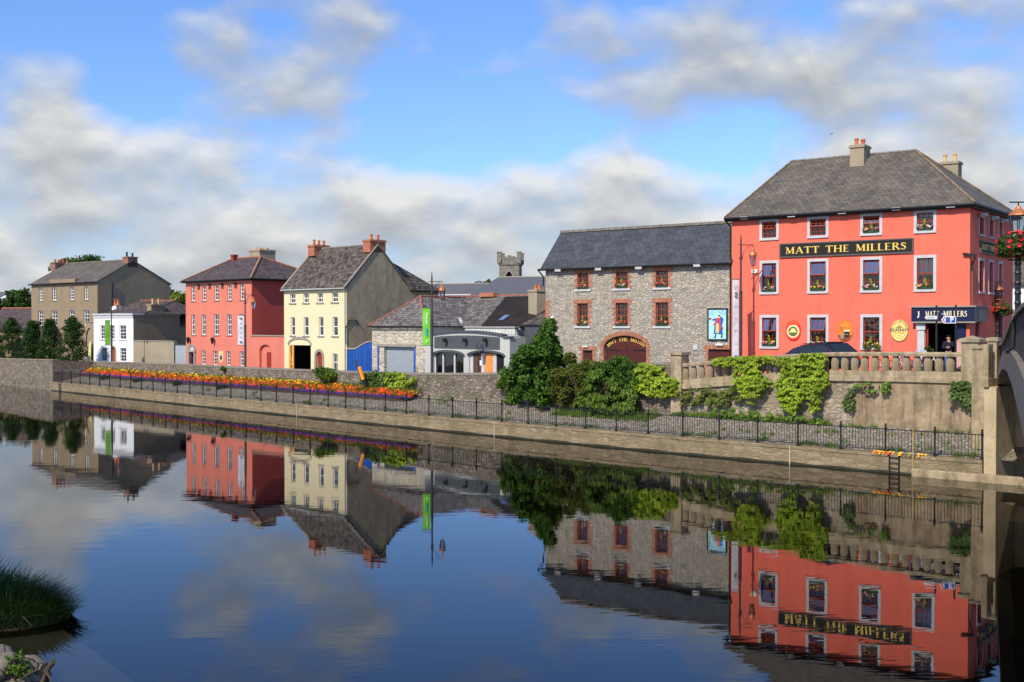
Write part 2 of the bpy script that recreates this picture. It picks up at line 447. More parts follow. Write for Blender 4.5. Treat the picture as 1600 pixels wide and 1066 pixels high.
    M['wall_render'] = stained('stained_wall_render', (.36,.275,.175), (.13,.10,.065), (.25,.19,.12), .85, .6, .8)
    M['abut_conc'] = stained('abutment_concrete', (.50,.40,.26), (.30,.23,.13), (.42,.33,.2), .4, .3, .3)
mk()
# ---------------------------------------------------------------- river, land, quay
def sweep(mb, params, prof, close=True, caps=True):
    """prof(m) -> list of (offset, z) around the section, swept along the shore"""
    base = len(mb.v); n = None
    for m in params:
        P = prof(m); n = len(P)
        for off, z in P: mb.v.append(QP(m, off, z))
    K = len(params)
    for k in range(K-1):
        for i in range(n if close else n-1):
            j = (i+1) % n
            mb.f.append([base+k*n+i, base+(k+1)*n+i, base+(k+1)*n+j, base+k*n+j])
    if close and caps:
        mb.f.append([base+i for i in range(n)])
        mb.f.append([base+(K-1)*n+i for i in range(n)][::-1])
def fr(a, b, st):
    n = max(1, int(round((b-a)/st))); return [a+(b-a)*i/n for i in range(n+1)]

OFF = 3.6
# parapet top seen at these photo columns
WALLTOP = []
for px, py in ((143,564.3),(208,566),(291,568.8),(370,573),(442,576),(537,579.4),(600,581.5),(657,582.7),(720,583),(780,582),(900,574),(997,568),(1047,566)):
    p, m = onwall(px, py, OFF); WALLTOP.append((m, p.z))
BALTOP = []
for px, py in ((1068,568),(1120,563),(1160,559),(1225,554),(1300,550.5),(1400,550),(1502,551)):
    p, m = onwall(px, py, OFF); BALTOP.append((m, p.z))
def ztop(m): return lerp_list(WALLTOP, m)
def zbal(m): return lerp_list(BALTOP, m)
def zstreet(m):
    if m < WALLTOP[-3][0]: return ztop(m) - 1.0
    a, b = WALLTOP[-3][0], BALTOP[1][0]
    return (zbal(m) - 1.15) if m > b else (ztop(a)-1.0) + (zbal(b)-1.15-ztop(a)+1.0)*(m-a)/(b-a)
MP = qparam(1047, OFF); ME = qparam(1503, OFF)
M_END = qparam(1538, 0)

# river surface
t = NT('river_water')
c = t.n('ShaderNodeTexCoord').outputs['Object']
w1 = t.noise(t.n('ShaderNodeMapping', Vector=c, Scale=(.5, 1.5, 1)).outputs[0], 1.0, 3, .55)
w2 = t.noise(t.n('ShaderNodeMapping', Vector=c, Scale=(1.3, 5.0, 1), Rotation=(0, 0, .25)).outputs[0], 1.0, 2, .5)
calm = t.ramp(t.noise(t.n('ShaderNodeMapping', Vector=c, Scale=(.035, .09, 1)).outputs[0], 1.0, 2), [(.38, .25), (.62, 1.0)])
def rings(cx, cy, sc_, fall):
    v = t.n('ShaderNodeVectorMath', {'operation': 'DISTANCE'}, i0=c, i1=(cx, cy, 0)).outputs[1]
    s = t.math('SINE', t.math('MULTIPLY', v, sc_))
    a = t.n('ShaderNodeMapRange', Value=v, From_Min=fall[0], From_Max=fall[1], To_Min=0.0, To_Max=1.0).outputs[0]
    b = t.n('ShaderNodeMapRange', Value=v, From_Min=fall[2], From_Max=fall[3], To_Min=1.0, To_Max=0.0).outputs[0]
    return t.math('MULTIPLY', s, t.math('MULTIPLY', a, b))
rg = t.math('ADD', rings(-15.0, 36.5, 7.0, (3, 4.6, 6.5, 9.5)), t.math('MULTIPLY', rings(-9.5, 30.0, 11.0, (.6, 1.2, 2.5, 5)), .6))
h = t.math('ADD', t.math('MULTIPLY', t.math('ADD', t.math('MULTIPLY', w1, 1.0), t.math('MULTIPLY', w2, .22)), calm), t.math('MULTIPLY', rg, .036))
bn = t.bump(h, 1.0, .0029)
fres = t.n('ShaderNodeFresnel', IOR=1.33, Normal=bn)
gl = t.n('ShaderNodeBsdfGlossy', Color=(.95, .95, .95), Roughness=.004, Normal=bn)
tp = t.n('ShaderNodeBsdfTransparent', Color=(.26, .25, .20))
mx = t.n('ShaderNodeMixShader', Fac=t.math('MULTIPLY', t.math('POWER', fres.outputs[0], .92), .97), i1=tp.outputs[0], i2=gl.outputs[0])
t.t.links.new(mx.outputs[0], t.t.nodes['Material Output'].inputs[0])
M['water'] = t.m
mb = MB(); mb.face([(-420, 7, 0), (60, 7, 0), (60, 320, 0), (-420, 320, 0)])
mb.build('river', M['water'], kind='structure')
mb = MB(); mb.face([(-1800, -1500, -1.3), (1800, -1500, -1.3), (1800, 1800, -1.3), (-1800, 1800, -1.3)])
mb.build('riverbed', plain('silty_bed', (.012, .010, .006), .9, 0, .4, .6), kind='structure')
# sunken concrete ledge showing pale under the surface near the camera
mb = MB()
mb.prism([(0,0),(1,0),(1,1),(0,1)], 0, 1) if False else None
def G0(px, py):
    r_ = ray(px, py); t_ = (HC+.10)/-r_.z; return (r_.x*t_, t_)
pts = [G0(60,958), G0(100,985), G0(152,1022), G0(212,1068), G0(260,1110), G0(-60,1110), G0(-60,970)][::-1]
top = [(x, y, -.10) for x, y in pts]; bot = [(x, y, -1.4) for x, y in pts]
mb.face(top)
for i in range(7): mb.face([top[i], top[(i+1)%7], bot[(i+1)%7], bot[i]])
mb.build('sunken_ledge', plain('silty_concrete', (.42, .42, .40), .9, 0, .2, 1.2), kind='structure')

# land behind the river wall, one sheet out to the horizon
LP = fr(-560, 60, 60) + fr(80, 1500, 20) + fr(1560, 2200, 60)
def land(name, offs, mat, dz=0.0):
    mb = MB(); 
    def prof(m):
        z = zstreet(m) if m > 120 else zstreet(120) - .15*min(1, (120-m)/100)
        return [(o, z + dz) for o in offs]
    sweep(mb, LP, prof, close=False)
    for f in mb.f: f.reverse()
    return mb.build(name, mat, kind='structure')
land('pavement', [3.95, 5.4], M['paving'], .12)
mbk = MB(); sweep(mbk, LP, lambda m: [(5.4, (zstreet(m) if m > 120 else zstreet(120)-.15*min(1,(120-m)/100)) + q) for q in (.12, -.1)], close=False)
for f in mbk.f: f.reverse()
mbk.build('kerb', M['sur_grey'], kind='structure')
land('street', [5.4, 13.5], M['asphalt'])
land('ground', [13.5, 20, 40, 90, 200, 500, 1500], M['grass_g'])
land('bridge_approach', [3.9, 3.95], M['paving'])

# quay wall, its paved top and the cobbled apron
QT = .76
mb = MB()
sweep(mb, fr(80, 1536, 8), lambda m: [(0, -1.3), (0, QT-.12), (-.03, QT-.12), (-.03, QT), (.55, QT), (.55, -1.3)])
tag(mb.build('quay_wall', M['quay_stone']), 'low stone quay wall running along the far waterline below the black railing', 'quay wall')
mb = MB()
sweep(mb, fr(80, M_END+6, 8), lambda m: [(.02, -.2), (.02, -.05), (-.02, .045), (.0, .12), (.1, .12)][::1] if False else [(-.012, -.3), (-.012, .05+.02*math.sin(m*.7)), (-.002, .09+.02*math.sin(m*.7)), (.05, .09)])
mb.build('waterline_slime', plain('dark_algae', (.03, .028, .012), .5, 0, .4, 3), kind='stuff')
mb = MB()
def apr(m):
    return [(o, QT + .004 + (1.44-QT)*max(0, (o-.55)/3.05)**1.05 + (.05*noise.noise(Vector((m*.09, o*.7, 0))) if o > .6 else 0)) for o in (.5, .9, 1.5, 2.1, 2.8, 3.65)]
sweep(mb, fr(80, M_END+40, 6), apr, close=False)
for f in mb.f: f.reverse()
mb.build('cobbled_apron', M['cobble'], smooth=True, kind='structure')

# river wall at the far left, standing straight on the waterline, with its return
zl = 2.62
mb = MB()
sweep(mb, fr(-560, 82, 12), lambda m: [(0, -1.3), (0, lerp_list([(-560,2.3),(0,2.47),(82,2.65)], m)), (.45, lerp_list([(-560,2.3),(0,2.47),(82,2.65)], m)), (.45, -1.3)])
rw = mb.build('river_wall', M['wall_stone'])
tag(rw, 'grey rubble river wall at the far left rising straight from the water', 'wall')
mb = MB()
sweep(mb, [81.2, 82.2], lambda m: [(.45, -.5), (.45, 2.62), (3.62, 2.45), (3.62, -.5)])
mb.build('return_wall', M['wall_stone'], rw, label='short return of the wall where the quay steps back')
rng = random.Random(3)
mb = MB()
sweep(mb, fr(-560, 82, 12), lambda m: [(-.04, lerp_list([(-560,2.3),(0,2.47),(82,2.65)], m)), (-.04, lerp_list([(-560,2.36),(0,2.53),(82,2.71)], m)), (.49, lerp_list([(-560,2.36),(0,2.53),(82,2.71)], m)), (.49, lerp_list([(-560,2.3),(0,2.47),(82,2.65)], m))])
mb.build('coping', M['concrete'], rw)

# long rubble parapet wall behind the flower bed
mb = MB()
M0 = qparam(143, OFF) - 1
ps = fr(M0, MP, 8)
sweep(mb, ps, lambda m: [(OFF, .7), (OFF, ztop(m)-.12), (OFF+.4, ztop(m)-.12), (OFF+.4, .7)])
pw = mb.build('parapet_wall', M['wall_stone'])
tag(pw, 'long mossy rubble parapet wall between flower bed and street', 'wall')
mb = MB()
sweep(mb, ps, lambda m: [(OFF-.03, ztop(m)-.118), (OFF-.01, ztop(m)-.02), (OFF+.08, ztop(m)+.012*math.sin(m*.8)), (OFF+.35, ztop(m)), (OFF+.43, ztop(m)-.118)])
mb.build('coping', plaster('parapet_coping', (.22,.19,.155), (.11,.10,.075), .5, .2), pw)

# retaining wall below the balustrade, rough on the left, rendered on the right
ms = qparam(1335, OFF)
mb = MB()
def rough(m, lo, hi):
    return [(OFF + (.10*noise.noise(Vector((m*.11, k*1.7, 3.1))) if 0 < k < 5 else 0), lo+(hi-lo)*k/5) for k in range(6)] + [(OFF+.5, hi), (OFF+.5, lo)]
sweep(mb, fr(MP, ms, 3), lambda m: rough(m, .7, zbal(m)-1.2))
rt = mb.build('retaining_wall', M['old_stone'])
tag(rt, 'rough rubble retaining wall under the ivy and concrete balustrade', 'retaining wall')
mb = MB(); sweep(mb, fr(ms, qparam(1545, OFF), 6), lambda m: [(OFF-.05, .7), (OFF-.02, zbal(m)-1.2), (OFF+.5, zbal(m)-1.2), (OFF+.5, .7)])
mb.build('render_coat', M['wall_render'], rt, label='smooth streaked render covering the right end of the wall')

# balustrade
bal = thing('balustrade', 'weathered concrete balustrade above the retaining wall in front of the coral pub', 'balustrade', (0, 0, 0))
mb = MB()
sweep(mb, fr(MP+2, ME, 5), lambda m: [(OFF-.12, zbal(m)-1.23), (OFF-.12, zbal(m)-1.03), (OFF-.06, zbal(m)-1.0), (OFF-.06, zbal(m)-.78), (OFF+.34, zbal(m)-.78), (OFF+.34, zbal(m)-1.23)])
mb.build('plinth', M['concrete'], bal)
mb = MB()
sweep(mb, fr(MP+2, ME, 5), lambda m: [(OFF-.07, zbal(m)-.17), (OFF-.09, zbal(m)-.06), (OFF-.03, zbal(m)), (OFF+.30, zbal(m)), (OFF+.36, zbal(m)-.06), (OFF+.34, zbal(m)-.17)])
mb.build('coping', M['concrete'], bal)
def shore_rot(m):
    d = Q0(m+2) - Q0(m-2); return math.atan2(d.y, d.x)
def arclen(a, b):
    return sum((Q0(a+(b-a)*(i+1)/80)-Q0(a+(b-a)*i/80)).length for i in range(80))
def march(a, b, step):
    out = []; m = a; acc = 0; p = QP(m, OFF)
    while m < b:
        out.append(m); q = m
        while (QP(q, OFF)-QP(m, OFF)).length < step: q += .2
        m = q
    return out
proto = None
for m in march(MP+10, ME-4, .452):
    if proto is None:
        b = MB(); b.lathe((0,0,0), [(.14,0),(.15,.03),(.16,.16),(.17,.3),(.16,.42),(.14,.50),(.115,.56),(.12,.61)], 12, PI/12, 1.05, .95)
        o = b.build('baluster', M['concrete'], bal, smooth=False); proto = o
    else:
        o = proto.copy(); COL.objects.link(o); o.parent = bal; KIDS[bal.name].append(o)
    q = QP(m, OFF+.13, zbal(m)-.78); o.location = q; o.rotation_euler = (0, 0, shore_rot(m))
def pillar(px, zt, w, label, dz=.0, off=OFF+.13, zb=.9, par=None, cap=.08, peak=.12):
    m = qparam(px, off); q = QP(m, off); r = shore_rot(m)
    b = MB(Matrix.Rotation(r, 4, 'Z')); b.box(-w/2, -w/2, zb, w/2, w/2, zt-.2)
    o = b.build('pier', M['concrete'], par); o.location = (q.x, q.y, 0)
    b = MB(Matrix.Rotation(r, 4, 'Z'))
    c = w/2+cap
    b.box(-c, -c, zt-.2, c, c, zt-.08)
    for (x0,y0,x1,y1) in ((-c,-c,c,-c),(c,-c,c,c),(c,c,-c,c),(-c,c,-c,-c)):
        b.face([(x0,y0,zt-.08),(x1,y1,zt-.08),(0,0,zt+peak-.08)])
    o2 = b.build('pier_cap', M['concrete'], par); o2.location = (q.x, q.y, 0)
p1 = HC + ray(1062, 548).z * QP(qparam(1062, OFF), OFF).y
pillar(1062, p1, .62, '', par=bal, peak=.02, zb=1.5)
pillar(1519, 5.22, .66, '', par=bal, peak=.14, zb=3.36)

# bridge abutment, plinth and bridge
abut = thing('bridge_abutment', 'sunlit concrete abutment of the bridge at the right end of the quay', 'bridge abutment')
mb = MB()
MW = qparam(1557, 0)
sweep(mb, [M_END, MW], lambda m: [(-.02, -1.3), (-.02, 3.45), (3.4, 3.45), (3.4, -1.3)])
mb2 = MB(); sweep(mb2, [MW, MW+60, MW+200, MW+600], lambda m: [(2.2, -1.3), (2.2, 4.4), (3.4, 4.4), (3.4, -1.3)]); mb2.build('recessed_face', M['abut_conc'], abut)
mb.build('abutment_face', M['abut_conc'], abut)
mb = MB()
sweep(mb, [M_END-5, M_END+8], lambda m: [(-.12, 3.45), (-.12, 3.75), (3.4, 3.75), (3.4, 3.45)])
mb.build('bearing_block', M['concrete'], abut)
mb = MB(); sweep(mb, [M_END-3, M_END+6], lambda m: [(-.0, 3.75), (-.0, 5.0), (.5, 5.0), (.5, 3.75)])
mb.build('end_panel', M['concrete'], abut)
m = M_END-2
for (px, off, w, zt, zb) in ((1538, 1.9, .7, 5.0, 1.0), (1552, 1.0, .34, 5.3, 3.7)):
    pillar(px, zt, w, '', off=off, par=abut, peak=.04, cap=.05, zb=zb)
mb = MB()
sweep(mb, fr(qparam(1426, -.25), M_END+600, 40), lambda m: [(-.32, -1.3), (-.32, .24), (-.28, .28), (-.01, .28), (-.01, -1.3)])
mb.build('plinth_step', M['concrete'], abut)

B0 = Vector((18.35, 43.6)); BD = Vector((-.375, -.927)).normalized(); BN = Vector((-BD.y, BD.x)) * -1   # BN: left-facing face normal
BN = Vector((-.927, .375)).normalized()
def BP(t_, o, z):                      # o measured away from the visible face, into the deck
    q = B0 + BD*t_ - BN*o; return Vector((q.x, q.y, z))
soff = [(0,3.3),(2,3.62),(5,4.0),(9,4.32),(13,4.5),(17,4.56),(21,4.45),(25,4.2),(29,3.88),(32,3.55),(33.5,3.35)]
ribt = [(0,3.6),(2,3.95),(6,4.5),(11,4.92),(16,5.1),(20,5.12),(24,5.03),(29,4.82),(33.5,4.5)]
part_ = [(0,5.0),(2.5,5.04),(6,5.12),(10,5.32),(14,5.58),(18,5.85),(22,6.02),(26,6.10),(30,6.08),(34,6.0),(46,5.6)]
def bsweep(mb, ts, prof):
    base = len(mb.v); n = len(prof(ts[0]))
    for t_ in ts:
        for o_, z in prof(t_): mb.v.append(BP(t_, o_, z))
    for k in range(len(ts)-1):
        for i in range(n):
            j = (i+1) % n
            mb.f.append([base+k*n+i, base+(k+1)*n+i, base+(k+1)*n+j, base+k*n+j])
    mb.f.append([base+i for i in range(n)]); mb.f.append([base+(len(ts)-1)*n+i for i in range(n)][::-1])
br = thing('bridge', 'dark concrete arch bridge entering at the right edge of the view', 'bridge')
TS = fr(0, 33.5, .8)
mb = MB(); bsweep(mb, TS, lambda t_: [(0, lerp_list(soff, t_)), (0, lerp_list(ribt, t_)), (.5, lerp_list(ribt, t_)), (.5, lerp_list(soff, t_))])
mb.build('arch_rib', M['bridge_rib'], br)
mb = MB(); bsweep(mb, fr(0, 46, 1), lambda t_: [(.12, (lerp_list(ribt, t_)-.02) if t_ < 33.5 else -1.0), (.12, lerp_list(part_, t_)-.1), (.4, lerp_list(part_, t_)-.1), (.4, (lerp_list(ribt, t_)-.02) if t_ < 33.5 else -1.0)])
mb.build('spandrel_parapet', M['bridge_dark'], br)
mb = MB(); bsweep(mb, fr(0, 46, 1), lambda t_: [(.04, lerp_list(part_, t_)-.098), (.04, lerp_list(part_, t_)-.02), (.1, lerp_list(part_, t_)+.03), (.42, lerp_list(part_, t_)+.03), (.48, lerp_list(part_, t_)-.02), (.48, lerp_list(part_, t_)-.098)])
mb.build('coping', plaster('bridge_coping', (.20,.18,.15), (.10,.09,.075), .5, .2), br)
mb = MB(); bsweep(mb, fr(0, 33.5, 1.2), lambda t_: [(.4, lerp_list(soff, t_)+.12), (.4, lerp_list(part_, t_)-1.0), (8.4, lerp_list(part_, t_)-1.0), (8.4, lerp_list(soff, t_)+.12)])
mb.build('deck', M['bridge_dark'], br)
mb = MB(); bsweep(mb, fr(0, 46, 1.2), lambda t_: [(8.4, lerp_list(soff, min(t_, 33))), (8.4, lerp_list(part_, t_)), (8.8, lerp_list(part_, t_)), (8.8, lerp_list(soff, min(t_, 33)))])
mb.build('far_parapet', M['bridge_dark'], br)
mb = MB()
for t_ in (19.2,):
    mb.tube([BP(t_, .09, lerp_list(part_, t_)-.12), BP(t_, .06, lerp_list(ribt, t_)+.08), BP(t_+.2, -.06, lerp_list(ribt, t_)-.02)], .045, 6)
mb.build('drain_pipe', M['iron'], br)

# near bank under and behind the camera
mb = MB()
prof = [(-40, 3.9), (3.5, 3.9), (5.0, 3.4), (9, 1.6), (12, .9), (14.2, .25), (16.0, -.7), (18, -1.4)]
xs = [-300, -100, -40, -20, -14, -12, -8, -4, 0, 4, 8, 30]
nb = len(prof); base = 0
for x in xs:
    for y, z in prof:
        yy = y - (3.0 if x > -4 else 0)*(y > 8) + 1.0*noise.noise(Vector((x*.3, y*.2, 1)))*(y > 6)
        mb.v.append(Vector((x, yy, z)))
for i in range(len(xs)-1):
    for k in range(nb-1):
        mb.f.append([i*nb+k, (i+1)*nb+k, (i+1)*nb+k+1, i*nb+k+1])
mb.build('near_bank', M['grass_g'], smooth=True, kind='structure')

# ---------------------------------------------------------------- railing on the quay edge
RPX = [84,97,111,125,140,155.5,171,187.5,204,221,239,258,277,296.5,317,338,360.5,384,407.6,431.7,458,484.5,512.6,540,570,601.8,635,670,707,744.4,784,
       825,869,915,963,1013,1067,1124,1184,1247,1314,1384,1461,1535]
rail = thing('quay_railing', 'long black iron railing with ball-topped posts along the quay edge', 'railing')
RM = [qparam(x, .12) for x in RPX]
b = MB()
b.box(-.05,-.05,0,.05,.05,.10); b.tube([(0,0,.1),(0,0,.98)], .038, 8); b.box(-.045,-.045,.86,.045,.045,.96)
b.lathe((0,0,.98), [(.055,0),(.055,.03),(.025,.05),(.03,.06)], 8); b.ball((0,0,1.085), .052, 8, 6)
post = None
for m in RM:
    if post is None: o = post = b.build('post', M['iron'], rail)
    else:
        o = post.copy(); COL.objects.link(o); o.parent = rail; KIDS[rail.name].append(o)
    o.location = QP(m, .12, QT); o.rotation_euler = (0, 0, shore_rot(m))
for a, c_ in zip(RM, RM[1:]):
    A = QP(a, .12, QT); Bq = QP(c_, .12, QT); d = Bq - A; L = d.length
    b = MB(Matrix.Translation(A) @ Matrix.Rotation(math.atan2(d.y, d.x), 4, 'Z'))
    b.box(.035, -.012, .90, L-.035, .012, .935); b.box(.035, -.012, .10, L-.035, .012, .13)
    n = max(2, int(round(L/.125)))
    for i in range(1, n):
        x = L*i/n; b.box(x-.0075, -.0075, .13, x+.0075, .0075, .90)
    b.build('rail_panel', M['iron'], rail)

for px in (463, 772, 1234):
    m_ = qparam(px, -.03); A = QP(m_, -.03); r_ = shore_rot(m_)
    b = MB(Matrix.Translation(A) @ Matrix.Rotation(r_, 4, 'Z')); b.box(-.015, .0, .0, .015, .045, QT)
    b.build('lime_streak', plain('lime_%d' % px, (.5,.47,.4), .9), bpy.data.objects['quay_wall'])
# iron ladders on the quay face
def ladder(px, lab, zt, grp):
    m = qparam(px, -.06); q = QP(m, -.06)
    th = thing('quay_ladder', lab, 'ladder', (q.x, q.y, 0), shore_rot(m), grp)
    b = MB()
    for x in (-.19, .19): b.tube([(x, 0, -.9), (x, 0, zt), (x, .12, zt+.06)], .028, 6)
    b.build('stringer', M['iron'], th)
    for k in range(6):
        z = zt-.12-.2*k
        b = MB(); b.tube([(-.19, 0, z), (.19, 0, z)], .018, 6); b.build('rung', M['iron'], th)
ladder(1397.5, 'rusty iron ladder down the quay near the bridge', .74, 'quay ladders')
ladder(93, 'small iron ladder in the quay wall at the far left corner', .95, 'quay ladders')
# yellow marker line and scraps left on the quay edge
p = QP(qparam(1427, -.04), -.04)
b = MB(); b.tube([(p.x, p.y, .02), (p.x, p.y, 1.75)], .012, 6)
tag(b.build('marker_rod', plain('yellow_rod', (.6,.42,.06))), 'thin yellow rod standing on the quay edge right of the ladder', 'rod')
rg2 = random.Random(5)
def rag(px, w, cols, lab):
    m = qparam(px, .0); q = QP(m, .04, QT)
    th = thing('plastic_bunting', lab, 'bunting', q, shore_rot(m), 'bright plastic bunting on the quay edge')
    for c in cols:
        b = MB()
        for k in range(5):
            x = rg2.uniform(-w, w)*1.1; y = rg2.uniform(-.08, .05); s = rg2.uniform(.03, .065)
            b.face([(x-s, y-.06, .02), (x+s*.5, y-.09, .01+s*.4), (x+s, y+.03, .05), (x, y+.05, .03+s)])
            b.face([(x-s, y-.07, -.06), (x+s*.6, y-.09, -.03), (x+s*.3, y-.05, .05)])
        b.build('flag_scrap', c, th)
OR, PK, YL, GR, BL = M['orange_box'], plain('pink_plastic', (.85,.05,.12)), plain('yellow_plastic', (.9,.6,.02)), plain('green_plastic', (.03,.3,.1)), plain('blue_plastic', (.03,.15,.45))
rag(1375, .22, [OR, YL, M['f_red']], 'orange and yellow plastic bunting left of the ladder top')
rag(1399, .26, [PK, OR, YL], 'pink and orange plastic bunting right above the ladder')
rag(1424, .24, [GR, BL, OR], 'green and blue plastic bunting beside the yellow rod')
rag(1437, .2, [YL, OR], 'small yellow scrap of bunting right of the yellow rod')
# ---------------------------------------------------------------- building kit
def side_M(L):        # local wall frame for the right-hand side wall: u runs back, depth runs inward
    return Matrix(((0, -1, 0, L), (1, 0, 0, 0), (0, 0, 1, 0), (0, 0, 0, 1)))
def window(B, x0, z0, x1, z1, fm, cols=3, rt=2, rb=2, T=None, y=.11, sill=None, sillw=.09, tilt=None, curtain=None, surround=None, sw=.13,
           split=.5, fw=.06, bar=.022, thick=.05, sillh=.09, brick=None):
    """sash window in an opening of the wall: window > pane, sill, surround, open_sash, curtain"""
    b = MB(T); w = x1-x0; h = z1-z0; zm = z0 + h*split
    b.prism([(x0+.004,z0+.004),(x1-.004,z0+.004),(x1-.004,z1-.004),(x0+.004,z1-.004)], y, y+thick, [rect(x0+fw, z0+fw, x1-fw, z1-fw)])
    b.box(x0+fw, y+.006, zm-.03, x1-fw, y+thick+.01, zm+.03)
    def bars(bb, X0, Z0, X1, Z1, nc, nr, ya, yb):
        for i in range(1, nc):
            x = X0+(X1-X0)*i/nc; bb.box(x-bar/2, ya, Z0, x+bar/2, yb, Z1)
        for i in range(1, nr):
            z = Z0+(Z1-Z0)*i/nr; bb.box(X0, ya+.002, z-bar/2, X1, yb-.002, z+bar/2)
    bars(b, x0+fw, z0+fw, x1-fw, zm-.03, cols, rb, y+.012, y+.042)
    if not tilt: bars(b, x0+fw, zm+.03, x1-fw, z1-fw, cols, rt, y+.012, y+.042)
    win = b.build('window', fm, B)
    b = MB(T)
    b.face([(x0+fw, y+.03, z0+fw), (x1-fw, y+.03, z0+fw), (x1-fw, y+.03, zm-.03), (x0+fw, y+.03, zm-.03)])
    if not tilt: b.face([(x0+fw, y+.03, zm+.03), (x1-fw, y+.03, zm+.03), (x1-fw, y+.03, z1-fw), (x0+fw, y+.03, z1-fw)])
    b.build('pane', M['glass'], win)
    if tilt:
        hh = z1-fw - zm; Tm = (T or Matrix.Identity(4)) @ Matrix.Translation((0, y-.01, z1-fw)) @ Matrix.Rotation(-tilt, 4, 'X') 
        b = MB(Tm); f2 = .045
        b.prism(rect(x0+.03, -hh, x1-.03, 0), 0, .035, [rect(x0+.03+f2, -hh+f2, x1-.03-f2, -f2)])
        bars(b, x0+.03+f2, -hh+f2, x1-.03-f2, -f2, cols, rt, .006, .03)
        os_ = b.build('open_sash', fm, win)
        b = MB(Tm); b.face([(x0+.03+f2, .018, -hh+f2), (x1-.03-f2, .018, -hh+f2), (x1-.03-f2, .018, -f2), (x0+.03+f2, .018, -f2)])
        b.build('pane', M['glass_bright'], win)
    if sill:
        b = MB(T); b.box(x0-sillw, -.07, z0-sillh, x1+sillw, y+.01, z0-.001); b.build('sill', sill, win)
    if surround:
        b = MB(T); b.prism([(x0-sw, z0-(0 if sill else sw)), (x1+sw, z0-(0 if sill else sw)), (x1+sw, z1+sw), (x0-sw, z1+sw)], -.022, -.002, [rect(x0, z0, x1, z1)])
        b.build('surround', surround, win)
    if brick:
        brick_surround(win, T, x0, z0, x1, z1)
    if curtain:
        b = MB(T)
        if curtain == 'net': b.face([(x0+.02, y+.07, z0+.03), (x1-.02, y+.07, z0+.03), (x1-.02, y+.07, z1-.03), (x0+.02, y+.07, z1-.03)])
        elif curtain == 'blind': b.face([(x0+.02, y+.09, z0+h*.02), (x1-.02, y+.09, z0+h*.02), (x1-.02, y+.09, z1-.02), (x0+.02, y+.09, z1-.02)])
        elif curtain == 'half': b.face([(x0+.02, y+.09, zm-.1), (x1-.02, y+.09, zm-.1), (x1-.02, y+.09, z1-.02), (x0+.02, y+.09, z1-.02)])
        else:
            for xa, xb in ((x0+.02, x0+w*.3), (x1-w*.3, x1-.02)):
                n = 6
                for i in range(n):
                    u0 = xa+(xb-xa)*i/n; u1 = xa+(xb-xa)*(i+1)/n; ya = y+.09+.03*(i % 2); yb = y+.09+.03*((i+1) % 2)
                    b.face([(u0, ya, z0+.05), (u1, yb, z0+.05), (u1, yb, z1-.03), (u0, ya, z1-.03)])
        b.build('curtain', M['blind'] if curtain in ('blind', 'half') else M['curtain'], win)
    return win
M['glass_bright'] = glassm('opened_glass', .5, 1.0, .30)

rb_ = random.Random(21)
def brick_surround(win, T, x0, z0, x1, z1, name='surround'):
    b = MB(T); z = z0; k = rb_.randint(0, 1)
    while z < z1-.02:
        hgt = .155; zt = min(z+hgt-.008, z1)
        wl = (.13, .24)[k % 2] + rb_.uniform(-.02, .02)
        b.box(x0-wl, -.018-rb_.uniform(0,.008), z, x0-.002, .1, zt); b.box(x1+.002, -.018-rb_.uniform(0,.008), z, x1+wl, .1, zt)
        z += hgt; k += 1
    x = x0-.26; top = z1+.235
    while x < x1+.24:
        b.box(x, -.02-rb_.uniform(0,.01), z1+.012, x+.078, .1, top+rb_.uniform(-.01,.01)); x += .087
    b.build(name, M['brick_sur'], win)

def chimney(B, u, v, z0, z1, w, d, mat, pots, pmat=None, cap=True, capmat=None):
    b = MB(); b.box(u-w/2, v-d/2, z0, u+w/2, v+d/2, z1-.16)
    if cap: b.box(u-w/2-.06, v-d/2-.06, z1-.158, u+w/2+.06, v+d/2+.06, z1-.05); b.box(u-w/2, v-d/2, z1-.05, u+w/2, v+d/2, z1)
    else: b.box(u-w/2, v-d/2, z1-.16, u+w/2, v+d/2, z1)
    ch = b.build('chimney', mat, B)
    for du, dv, hh in pots:
        b = MB(); b.lathe((u+du, v+dv, z1), [(.13,0),(.11,.06),(.095,hh-.1),(.125,hh-.08),(.125,hh),(.08,hh)], 10)
        b.build('chimney_pot', pmat or M['terracotta'], ch)
    return ch

def roof_slab(b, pts, th=.08):
    """sloping plane given as a convex polygon, thickened downwards"""
    P = [Vector(p) for p in pts]; n = (P[1]-P[0]).cross(P[2]-P[0]).normalized()
    if n.z < 0: P.reverse()
    D = [p - Vector((0,0,th)) for p in P]
    b.face(P); b.face(D[::-1])
    for i in range(len(P)):
        j = (i+1) % len(P); b.face([P[i], D[i], D[j], P[j]])

def ridge_line(b, p, q, r=.09, step=.42, up=.03):
    p, q = Vector(p), Vector(q); L = (q-p).length; n = max(1, int(L/step)); d = (q-p)/n
    for i in range(n):
        a = p+d*i; e = p+d*(i+1)*1.0
        b.tube([a+Vector((0,0,up)), e-d*.03+Vector((0,0,up+.012))], r, 6)

def gutter_run(B, pts, r=.06, name='gutter'):
    b = MB()
    for p, q in zip(pts, pts[1:]): b.tube([p, q], r, 6)
    return b.build(name, M['gutter'], B)

